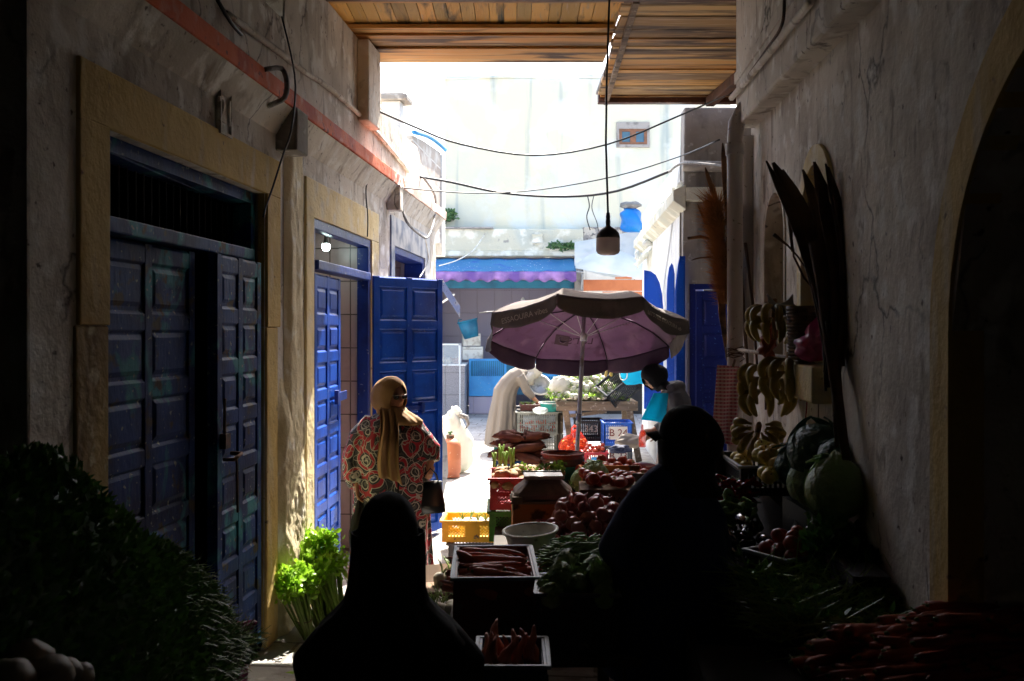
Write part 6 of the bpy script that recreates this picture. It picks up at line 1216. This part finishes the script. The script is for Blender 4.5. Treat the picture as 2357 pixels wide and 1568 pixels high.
# gas cylinder, sack and board by the open door
gc = thing('gas_cylinder', 'rusty orange gas cylinder standing in the sun behind the open door', 'gas cylinder', g(1036, 172), R(3))
m = MB(); m.lathe([(0, .0), (.125, 0), (.13, .02), (.118, .035), (.14, .06), (.143, .09), (.143, .235), (.1445, .24), (.143, .246), (.143, .40), (.135, .45), (.10, .49), (.045, .515), (0, .52)], 36); part(gc, 'body', m, 'gas_orange')
m = MB(); m.lathe([(.05, .51), (.055, .55), (.05, .56), (.045, .52)], 20); part(gc, 'collar', m, 'rust')
m = MB(); m.tube([(0, 0, .52), (0, 0, .60)], [.018, .014], 8); m.tube([(-.03, 0, .585), (.03, 0, .60)], .014, 7); part(gc, 'valve', m, 'weed')
def sackw(v, d): return Vector((v.x * (1 - .22 * d.z) + .02 * math.sin(7 * d.z), v.y * (1 - .2 * d.z), v.z))
ws = thing('white_sack', 'big pale plastic sack with yellow stripes behind the gas cylinder', 'sack', g(1050, 166))
m = MB(); m.blob((0, 0, .36), (.24, .18, .38), .12, 2.5, 4, 18, fn=sackw); m.blob((-.06, 0, .66), (.15, .12, .16), .35, 3, 7, 14); m.blob((-.01, 0, .80), (.08, .07, .1), .4, 3, 9, 10); part(ws, 'body', m, 'white_bag')
m = MB(); m.tube([(.05, -.05, .78), (.14, -.06, .76), (.17, -.05, .66), (.13, -.05, .60)], [.04, .035, .02, .01], 8); part(ws, 'twisted_end', m, 'gray_cable')
m = MB(); b0 = g(1003, 196); m.prism([(-.06, .02), (.09, .02), (.145, .28), (.13, .62), (.04, .86), (-.06, .92)], -.01, .01, 'y'); single('grey_board', m, 'metal_gray', 'leaning grey sheet between the open door and the gas cylinder', 'board', loc=b0, rz=R(15))
# litter on the ground
random.seed(77)
for i in range(26):
    p = rr(150, 420); x = lerp(640, 1150, random.random()); q = g(x, p)
    if q.x < .0873 * q.y - 1.9 or (q.x > -.75 and q.y < 9): continue
    m = MB(); s_ = rr(.012, .035); m.add([(-s_, -s_ * .5, .003), (s_, -s_ * .3, .004), (s_ * .8, s_ * .6, .012), (-s_ * .7, s_ * .5, .004)], [(0, 1, 2, 3)]); single('leaf_scrap', m, random.choice(['weed', 'cardboard', 'celery_leaf']), 'small trampled scrap on the sunlit paving', 'litter', 'scraps littering the paving', loc=(q.x, q.y, .0), rz=rr(0, 6))
# ---------------------------------------------------------------- people
def head_mb(m, c, rot, s=1.0, n=44):
    """rot: 3x3, local x = left ear to right, y = face direction, z = up"""
    def gs(a, b, w): return math.exp(-((a - b) / w) ** 2)
    def fn(v, d):
        x, y, z = d; v = Vector((v.x * (1 - .22 * max(0, -z) ** 1.3), v.y, v.z))
        if y > 0:
            v.y += .026 * gs(x, 0, .13) * gs(z, -.10, .15) + .012 * gs(x, 0, .10) * gs(z, .06, .14)
            v.y += .005 * gs(abs(x), .28, .2) * gs(z, .24, .09) - .013 * gs(abs(x), .34, .14) * gs(z, .10, .09) + .004 * gs(abs(x), .34, .09) * gs(z, .09, .05)
            v.y += .009 * gs(x, 0, .22) * (gs(z, -.38, .045) + gs(z, -.47, .05)) - .004 * gs(x, 0, .26) * gs(z, -.425, .02) + .012 * gs(x, 0, .25) * gs(z, -.72, .16)
            v.x += .004 * (1 if x > 0 else -1) * gs(abs(x), .55, .2) * gs(z, -.15, .2)
        v.x += .012 * (1 if x > 0 else -1) * gs(abs(x), 1, .18) * gs(y, -.05, .22) * gs(z, -.02, .22)
        return v
    m.blob(c, (.073 * s, .092 * s, .113 * s), 0, 1, 0, n, M=rot.to_4x4(), fn=fn)
def hand_mb(m, w_, d, nrm, curl=.5, s=1.0, side=1):
    d = Vector(d).normalized(); nrm = Vector(nrm); nrm = (nrm - d * nrm.dot(d)).normalized(); x = d.cross(nrm).normalized() * side; w_ = Vector(w_)
    m.tube([w_ - d * .02, w_, w_ + d * .03 * s, w_ + d * .06 * s, w_ + d * .085 * s], [(.024, .018), (.026, .018), (.036, .016), (.040, .015), (.037, .012)], 12, up=nrm)
    for i, (o, ln) in enumerate(((-.029, .068), (-.010, .076), (.010, .071), (.028, .056))):
        p = w_ + d * .078 * s + x * o * s; a = 0; pts = [p]; dd = d + x * o * 2
        for k, f in enumerate((.42, .32, .26)):
            a += curl * (.5 + .25 * k + .08 * i); q = (dd * math.cos(a) + nrm * math.sin(a)).normalized(); p = p + q * ln * f * s; pts.append(p)
        m.tube(pts, [.0095 * s, .009 * s, .008 * s, .0062 * s], 8)
    p = w_ + d * .025 * s - x * .03 * s; m.tube([p, p - x * .022 * s + d * .02 * s + nrm * .008, p - x * .026 * s + d * .045 * s + nrm * .02, p - x * .018 * s + d * .062 * s + nrm * .03], [.013, .011, .0095, .007], 8)
def scarf_mb(c, rot, s=1.0, win=(.40, .60, -.78, .50), seed=0, grow=1.0, bulge=.02, n=44, pleat=.035):
    m = MB(); rs = []; Cn = Vector(c)
    for i in range(n + 1):
        t = math.pi * i / n; ring = []
        for k in range(2 * n):
            a = math.pi * k / n; d = Vector((math.sin(t) * math.cos(a), math.sin(t) * math.sin(a), -math.cos(t)))
            g_ = grow * (1.09 + pleat * math.sin(11 * (d.z * .8 + abs(d.x) * .6) + 3 * d.y + seed) * (.25 + max(0, -d.z + .3)) + .03 * noise.noise(d * 3 + Vector((seed, 0, 0))))
            v = Vector((d.x * .083 * g_, d.y * .098 * g_ - (bulge if d.y < 0 else 0) * (1 - abs(d.z)) * 1.2, math.copysign(abs(d.z) ** .82, d.z) * .122 * g_))
            ring.append(rot @ (v * s) + Cn)
        rs.append(ring)
    vs_ = [v for r in rs for v in r]; nn = 2 * n; fs = []
    for i in range(n):
        for k in range(nn):
            t, a = math.pi * (i + .5) / n, math.pi * (k + .5) / n; d = Vector((math.sin(t) * math.cos(a), math.sin(t) * math.sin(a), -math.cos(t)))
            if d.y > win[0] and ((d.x / win[1]) ** 2 + ((d.z - (win[2] + win[3]) / 2) / ((win[3] - win[2]) / 2)) ** 2) < 1: continue
            fs.append((i * nn + k, i * nn + (k + 1) % nn, (i + 1) * nn + (k + 1) % nn, (i + 1) * nn + k))
    m.add(vs_, fs, True); return m
def drape(m, rings_, n=48, f=9, amp=.08, seed=0, caps=False):
    """rings_: (centre, rx, ry) from top to bottom"""
    rs = []
    for i, (c, rx, ry) in enumerate(rings_):
        t = i / (len(rings_) - 1); ring = []
        for k in range(n):
            a = 2 * math.pi * k / n; g_ = 1 + amp * math.sin(f * a + seed + t * 2.5) * (.4 + .6 * t) + amp * .5 * math.sin(f * 1.7 * a + seed * 2)
            ring.append(Vector(c) + Vector((rx * math.cos(a) * g_, ry * math.sin(a) * g_, .35 * amp * rx * math.sin(5 * a + seed))))
        rs.append(ring)
    m.rings(rs, True, caps)
def yaw3(a, pitch=0, roll=0): return (Matrix.Rotation(a, 3, 'Z') @ Matrix.Rotation(pitch, 3, 'X') @ Matrix.Rotation(roll, 3, 'Y'))
def robe_fold(f, a0, s0): return lambda a, t: a0 * math.sin(f * a + s0 + 2 * math.sin(t * 4)) + a0 * .5 * math.sin(f * 2.3 * a + s0)
# --- standing woman in the printed robe (faces right, lit from behind)
W0 = Vector(((900 - CX) / 320, F / 320, 0))
wm = thing('person', 'woman in a red and grey swirl printed robe with a tan headscarf and sunglasses', 'person', W0)
hc = Vector((.0, 0, 1.475)); hr = yaw3(R(-133), R(-3))
bm = MB(); head_mb(bm, hc, hr, 1.12); bm.tube([(.01, 0, 1.25), (.0, 0, 1.34), (.0, 0, 1.42)], [.07, .055, .052], 14)
bm.tube([(0, 0, .85), (0, 0, 1.1), (.01, 0, 1.28)], [(.2, .14), (.19, .14), (.12, .09)], 18, up=(0, 1, 0))
armR = [(-.17, 0, 1.29), (-.26, -.01, 1.06), (-.235, -.07, .90), (-.225, -.10, .86)]; armL = [(.19, 0, 1.27), (.27, .0, 1.12), (.285, -.03, 1.03), (.285, -.04, 1.0)]
bm.tube(armR, [.05, .04, .032, .026], 12); bm.tube(armL, [.05, .04, .032, .026], 12)
hand_mb(bm, (-.225, -.10, .87), (.12, -.15, -1), (1, -.3, 0), .45, 1.0, 1); hand_mb(bm, (.285, -.04, 1.01), (-.05, -.12, -1), (-.6, .4, 0), .8, 1.0, -1)
for sx in (-.10, .12): bm.tube([(sx, 0, .9), (sx, -.01, .5), (sx, .02, .09), (sx, -.03, .05), (sx, -.13, .03)], [.09, .065, .045, .042, .035], 12)
part(wm, 'body', fuse(bm, .0075, 1, 'body', 'skin'), None)
rb_ = MB(); rb_.tube([(0, 0, .13), (0, 0, .30), (0, 0, .6), (0, .0, .9), (.0, 0, 1.1), (.0, 0, 1.24), (.01, 0, 1.31), (.02, 0, 1.37)], [(.31, .22), (.29, .21), (.275, .2), (.265, .19), (.255, .185), (.23, .165), (.17, .12), (.085, .075)], 60, up=(0, 1, 0), fold=lambda a, t: .06 * (1 - t) * math.sin(9 * a) + .03 * (1 - t) * math.sin(17 * a + 1) + .012 * math.sin(5 * a + 9 * t))
rb_.tube([(-.12, 0, 1.30), (-.22, 0, 1.19), (-.275, -.01, 1.03), (-.265, -.05, .93), (-.235, -.09, .865)], [(.08, .08), (.088, .085), (.085, .08), (.08, .07), (.078, .065)], 30, fold=robe_fold(4, .05, 1)); rb_.tube([(.12, 0, 1.30), (.22, 0, 1.18), (.28, -.0, 1.10), (.287, -.03, 1.02)], [(.08, .08), (.088, .082), (.088, .08), (.072, .062)], 30, fold=robe_fold(4, .05, 2))
part(wm, 'robe', fuse(rb_, .011, 2, 'robe', 'robe_print'), None)
m = MB(); m.tube([(.075, -.186, 1.26), (.075, -.205, 1.05), (.075, -.21, .8), (.08, -.215, .5)], [.006] * 4, 6); part(wm, 'piping', m, 'black_cloth')
sc = scarf_mb(hc, hr, 1.16, (.26, .70, -.9, .55), 1, 1.0, .045); drape(sc, [((.0, 0, 1.42), .088, .09), ((.01, -.01, 1.38), .115, .105), ((.05, -.01, 1.34), .14, .125), ((.06, 0, 1.31), .165, .145), ((.06, 0, 1.285), .165, .15)], 70, 9, .05, 2)
def tailf(u, v):
    w_ = lerp(.055, .085, v); x = -.01 + .04 * v + (u - .5) * 2 * w_ + .012 * math.sin(v * 6); z = 1.40 - v * .46 - .05 * (u - .4) ** 2 * v - .04 * u * v; return Vector((x, -.13 - .105 * min(1, v * 2.2) + .018 * math.sin(u * 16 + v * 2) , z))
sc.grid(tailf, 30, 24); part(wm, 'headscarf', sc, 'scarf_tan', solid=.004)
gl = MB(); fl = lambda x, y, z: hr @ Vector((x, y, z)) * 1.12 + hc
for sx in (-1, 1): gl.blob(fl(sx * .034, .092, .012), (.026, .006, .019), 0, 1, 0, 10, M=hr.to_4x4())
part(wm, 'sunglasses_lens', gl, 'lens_dark'); gl = MB(); gl.tube([fl(-.075, .02, .02), fl(-.064, .07, .02), fl(-.04, .1, .028), fl(0, .104, .022), fl(.04, .1, .028), fl(.064, .07, .02), fl(.075, .02, .02)], .0035, 6); part(wm, 'sunglasses_frame', gl, 'metal_pole')
m = MB()
for sx in (-.10, .12): m.blob((sx, -.05, .035), (.05, .13, .04), .05, 2, 1, 12)
part(wm, 'shoes', m, 'leather')
hbg = thing('handbag', 'black leather handbag held by the woman in the printed robe', 'handbag', W0 + Vector((.285, -.06, .66)), R(20))
m = MB(); m.tube([(0, 0, 0), (0, 0, .06), (0, 0, .16), (0, 0, .22)], [(.115, .05), (.11, .05), (.09, .035), (.085, .02)], 24, up=(0, 1, 0)); part(hbg, 'bag_body', m, 'leather'); m = MB(); m.tube([(-.085, -.0, .215), (0, -.012, .225), (.085, 0, .215)], .006, 6); part(hbg, 'trim', m, 'white_metal')
for sy in (-.015, .015): m = MB(); m.tube([(-.06, sy, .2), (-.045, sy, .27), (0, sy * .4, .315), (.045, sy, .27), (.06, sy, .2)], .005, 6); part(hbg, 'handle', m, 'leather')
shb = thing('shopping_bag', 'black plastic bag hanging from the right hand of the printed robe woman', 'bag', W0 + Vector((-.20, -.12, .42)))
m = MB(); m.blob((0, 0, .12), (.085, .075, .19), .25, 2.5, 3, 16, fn=lambda v, d: Vector((v.x * (1 - .6 * max(0, d.z)), v.y * (1 - .6 * max(0, d.z)), v.z + .06 * max(0, d.z)))); part(shb, 'bag_body', m, 'near_brown'); m = MB(); leafy(m, (.02, -.04, .02), 60, .07, .04); part(shb, 'greens', m, 'herb')
# --- bending woman in the beige robe
B0 = Vector(((1152 - CX) / 143, F / 143, 0))
bw = thing('person', 'stooping figure in a long beige robe reaching over the grey crates', 'person', B0)
hc = Vector((.54, .05, 1.28)); hr = yaw3(R(-80), R(-55))
bm = MB(); head_mb(bm, hc, hr); bm.tube([(.32, .02, 1.24), (.40, .03, 1.27), (.48, .04, 1.29)], [.07, .055, .052], 12); bm.tube([(.06, 0, .92), (.16, 0, 1.08), (.32, .02, 1.23)], [(.11, .11), (.11, .12), (.10, .09)], 16, up=(0, 1, 0))
for y0, side in ((-.13, 1), (.17, -1)):
    bm.tube([(.36, y0, 1.2), (.42, y0 - .02, .98), (.56, y0 - .01, .84), (.59, y0, .81)], [.05, .042, .032, .026], 12); hand_mb(bm, (.61, y0, .81), (.35, 0, -1), (-1, 0, -.3), .5, 1.0, side)
for sx in (-.10, .10): bm.tube([(.06, sx * .8, .90), (.03, sx, .5), (.02, sx, .09), (.05, sx, .05), (.14, sx, .03)], [.08, .065, .045, .042, .035], 12)
part(bw, 'body', fuse(bm, .009, 1, 'body', 'skin'), None)
rb_ = MB(); rb_.tube([(.0, 0, .10), (.01, 0, .35), (.03, 0, .62), (.05, 0, .82), (.07, 0, .96), (.14, .0, 1.09), (.24, .01, 1.2), (.33, .02, 1.26), (.42, .03, 1.28)], [(.25, .30), (.235, .28), (.21, .25), (.185, .22), (.19, .21), (.165, .19), (.15, .19), (.13, .18), (.07, .08)], 60, up=(0, 1, 0), fold=lambda a, t: .10 * (1 - t) ** 1.5 * math.sin(7 * a) + .04 * (1 - t) * math.sin(13 * a + 1) + .012 * math.sin(4 * a + 8 * t))
for y0 in (-.13, .17): rb_.tube([(.30, y0 * .9, 1.22), (.37, y0, 1.12), (.42, y0 - .02, .99), (.52, y0 - .01, .88)], [.09, .08, .07, .05], 24, fold=robe_fold(5, .06, 1))
part(bw, 'robe', fuse(rb_, .012, 2, 'robe', 'robe_beige'), None)
sc = scarf_mb(hc, hr, 1.05, (.42, .5, -.8, .45), 5, 1.0); drape(sc, [((.50, .05, 1.29), .10, .10), ((.46, .05, 1.24), .12, .14), ((.42, .04, 1.18), .12, .17), ((.44, .0, 1.08), .09, .12)], 40, 7, .06, 3); part(bw, 'headscarf', sc, 'scarf_white', solid=.004)
m = MB()
for sx in (-.10, .10): m.blob((.08, sx, .035), (.13, .05, .04), .05, 2, 1, 12)
part(bw, 'shoes', m, 'pink_shoe')
# --- woman in a grey hoodie and black headscarf
H0 = Vector(((1535 - CX) / 216, F / 216, 0))
hw = thing('person', 'woman in a grey hoodie and black headscarf looking down beside the blue door', 'person', H0)
hc = Vector((-.155, -.03, 1.45)); hr = yaw3(R(116), R(-32))
bm = MB(); head_mb(bm, hc, hr, 1.0); bm.tube([(.02, 0, 1.28), (-.03, 0, 1.36), (-.09, 0, 1.42)], [.07, .055, .052], 12); bm.tube([(.08, 0, .85), (.08, 0, 1.1), (.03, 0, 1.28)], [(.13, .17), (.13, .18), (.1, .14)], 16, up=(0, 1, 0))
for y0, side in ((-.19, 1), (.19, -1)):
    bm.tube([(.05, y0, 1.27), (.06, y0 * 1.1, 1.02), (-.10, y0, .88), (-.14, y0 * .9, .87)], [.05, .042, .032, .026], 12); hand_mb(bm, (-.14, y0 * .9, .87), (-1, 0, -.25), (0, -side, -.6), .55, 1.0, side)
for sx in (-.10, .10): bm.tube([(.08, sx, .9), (.04, sx, .5), (.06, sx, .09), (.03, sx, .05), (-.08, sx, .03)], [.10, .065, .045, .042, .035], 12)
part(hw, 'body', fuse(bm, .008, 1, 'body', 'skin'), None)
rb_ = MB(); rb_.tube([(.10, 0, .72), (.10, 0, .9), (.09, 0, 1.08), (.08, 0, 1.2), (.05, 0, 1.30), (-.0, 0, 1.36)], [(.17, .21), (.18, .22), (.175, .22), (.165, .22), (.13, .17), (.09, .10)], 50, up=(0, 1, 0), fold=lambda a, t: .02 * math.sin(6 * a + 3 * t) + .015 * math.sin(11 * a + 5 * t))
for y0 in (-.19, .19): rb_.tube([(.05, y0 * .8, 1.29), (.07, y0, 1.19), (.08, y0 * 1.12, 1.04), (.0, y0 * 1.05, .93), (-.09, y0, .885)], [.075, .082, .075, .066, .05], 26, fold=robe_fold(5, .05, 3))
rb_.tube([(-.03, -.09, 1.33), (.04, -.12, 1.36), (.12, -.08, 1.37), (.15, 0, 1.36), (.12, .08, 1.37), (.04, .12, 1.36), (-.03, .09, 1.33)], [(.03, .035), (.04, .05), (.045, .055), (.05, .06), (.045, .055), (.04, .05), (.03, .035)], 16)
part(hw, 'hoodie', fuse(rb_, .010, 2, 'hoodie', 'hoodie'), None)
rb_ = MB(); rb_.tube([(.06, 0, .12), (.06, 0, .4), (.08, 0, .7), (.09, 0, .9)], [(.20, .25), (.19, .23), (.17, .2), (.15, .19)], 44, up=(0, 1, 0), fold=lambda a, t: .07 * (1 - t) * math.sin(8 * a)); part(hw, 'skirt', fuse(rb_, .012, 2, 'skirt', 'skirt_taupe'), None)
sc = scarf_mb(hc, hr, 1.16, (.20, .66, -1.0, .36), 3, 1.0, .045); drape(sc, [((-.10, -.0, 1.43), .09, .09), ((-.06, 0, 1.38), .105, .11), ((-.03, 0, 1.33), .12, .13)], 40, 7, .05, 5); part(hw, 'headscarf', sc, 'black_cloth', solid=.004)
m = MB(); m.grid(lambda u, v: Vector((lerp(lerp(-.17, -.31, v), lerp(-.02, -.06, v), u), -.17 - .03 * math.sin(u * 7 + v) - .04 * v, lerp(1.30, 1.03, v) - .04 * u * v)), 16, 16); part(hw, 'apron', m, 'cyan_cloth', solid=.005)
m = MB()
for sx in (-.10, .10): m.blob((.0, sx, .035), (.13, .05, .04), .05, 2, 1, 12)
part(hw, 'shoes', m, 'leather')
# --- near silhouette seen from behind, headscarf
S0 = Vector(((893 - CX) / 655, F / 655, 0)); ztop = ZC - 385 / 655
s1 = thing('person', 'dark headscarfed figure seen from behind at the lower centre left', 'person', S0)
hc = Vector((0, 0, ztop - .135)); hr = yaw3(R(8))
bm = MB(); head_mb(bm, hc, hr, 1.0, 24); bm.tube([(0, 0, .90), (0, 0, 1.0), (0, 0, 1.16)], [.08, .06, .056], 12); bm.tube([(0, 0, .5), (0, 0, .75), (0, 0, .90)], [(.16, .12), (.16, .12), (.11, .09)], 16, up=(0, 1, 0))
for sx in (-1, 1): bm.tube([(sx * .13, 0, .86), (sx * .24, .03, .74), (sx * .2, .2, .62), (sx * .18, .24, .61)], [.05, .042, .032, .026], 12); hand_mb(bm, (sx * .18, .24, .61), (0, 1, -.2), (0, 0, -1), .5, 1.0, sx); bm.tube([(sx * .1, 0, .55), (sx * .1, .02, .3), (sx * .1, .02, .06), (sx * .1, .1, .03)], [.09, .06, .045, .035], 12)
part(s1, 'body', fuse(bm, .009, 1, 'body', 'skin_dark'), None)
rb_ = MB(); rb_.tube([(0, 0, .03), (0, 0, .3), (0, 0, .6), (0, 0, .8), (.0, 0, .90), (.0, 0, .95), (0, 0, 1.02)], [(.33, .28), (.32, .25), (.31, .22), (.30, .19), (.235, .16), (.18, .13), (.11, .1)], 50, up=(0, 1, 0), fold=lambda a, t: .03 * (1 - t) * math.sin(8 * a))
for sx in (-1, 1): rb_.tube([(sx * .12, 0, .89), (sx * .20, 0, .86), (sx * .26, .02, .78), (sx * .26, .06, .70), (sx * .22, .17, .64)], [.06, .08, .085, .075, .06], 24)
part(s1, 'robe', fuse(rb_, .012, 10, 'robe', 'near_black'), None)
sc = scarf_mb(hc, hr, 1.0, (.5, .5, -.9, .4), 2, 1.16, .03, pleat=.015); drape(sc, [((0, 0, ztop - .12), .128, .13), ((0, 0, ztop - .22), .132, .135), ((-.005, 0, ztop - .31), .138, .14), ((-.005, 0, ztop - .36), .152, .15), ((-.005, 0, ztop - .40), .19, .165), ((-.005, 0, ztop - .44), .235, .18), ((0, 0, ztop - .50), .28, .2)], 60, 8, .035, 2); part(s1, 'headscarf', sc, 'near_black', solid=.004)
# --- near silhouette with cap and hood, dark blue jacket
K0 = Vector(((1580 - CX) / 520, F / 520, 0)); zt2 = ZC - 187 / 520
s2 = thing('person', 'hooded figure in a dark blue jacket with a cap visor, back to the viewer', 'person', K0)
hc = Vector((0, 0, zt2 - .125)); hr = yaw3(R(68))
bm = MB(); head_mb(bm, hc, hr, 1.0, 24); bm.tube([(0, 0, 1.2), (0, 0, 1.28), (0, 0, 1.38)], [.08, .06, .056], 12); bm.tube([(-.07, 0, .8), (-.06, 0, 1.0), (-.02, 0, 1.25)], [(.17, .14), (.17, .14), (.12, .11)], 16, up=(0, 1, 0))
for sx in (-1, 1): bm.tube([(sx * .13 - .04, 0, 1.2), (sx * .2 - .08, .03, .96), (sx * .19, .2, .92), (sx * .17, .24, .92)], [.055, .045, .034, .028], 12); hand_mb(bm, (sx * .17, .24, .92), (0, 1, -.1), (0, 0, -1), .5, 1.0, sx); bm.tube([(sx * .1, 0, .85), (sx * .1, .0, .5), (sx * .1, .02, .08), (sx * .1, .12, .03)], [.10, .07, .05, .04], 12)
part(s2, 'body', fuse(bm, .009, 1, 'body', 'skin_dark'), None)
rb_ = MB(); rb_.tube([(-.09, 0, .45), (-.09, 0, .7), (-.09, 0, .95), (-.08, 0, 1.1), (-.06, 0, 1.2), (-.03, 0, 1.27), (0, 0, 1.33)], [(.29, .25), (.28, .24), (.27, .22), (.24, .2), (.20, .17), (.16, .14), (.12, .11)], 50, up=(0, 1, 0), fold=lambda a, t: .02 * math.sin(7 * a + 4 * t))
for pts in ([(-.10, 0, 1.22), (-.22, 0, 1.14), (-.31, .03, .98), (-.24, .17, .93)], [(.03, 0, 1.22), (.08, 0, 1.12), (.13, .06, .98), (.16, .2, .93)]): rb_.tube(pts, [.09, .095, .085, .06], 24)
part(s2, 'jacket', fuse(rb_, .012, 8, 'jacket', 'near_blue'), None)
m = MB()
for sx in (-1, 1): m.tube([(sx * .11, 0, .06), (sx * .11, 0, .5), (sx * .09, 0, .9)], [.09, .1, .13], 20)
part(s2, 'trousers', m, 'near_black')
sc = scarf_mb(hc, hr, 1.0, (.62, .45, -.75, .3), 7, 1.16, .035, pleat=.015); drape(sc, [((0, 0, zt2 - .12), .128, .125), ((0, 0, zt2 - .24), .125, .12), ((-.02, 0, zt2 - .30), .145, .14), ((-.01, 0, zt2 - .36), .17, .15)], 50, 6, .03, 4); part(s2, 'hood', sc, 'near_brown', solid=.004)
cpb = MB(); cpb.grid(lambda u, v: hr @ Vector((lerp(-.07, .07, u) * (1 - .25 * v), .09 + .095 * v * (1 - .6 * (2 * u - 1) ** 2 * v), .045 - .02 * v - .035 * (2 * u - 1) ** 2)) + hc, 14, 8); part(s2, 'cap_visor', cpb, 'near_brown', solid=.008)
m = MB()
for sx in (-.10, .10): m.blob((sx, .06, .04), (.05, .14, .045), .05, 2, 1, 12)
part(s2, 'shoes', m, 'near_black')
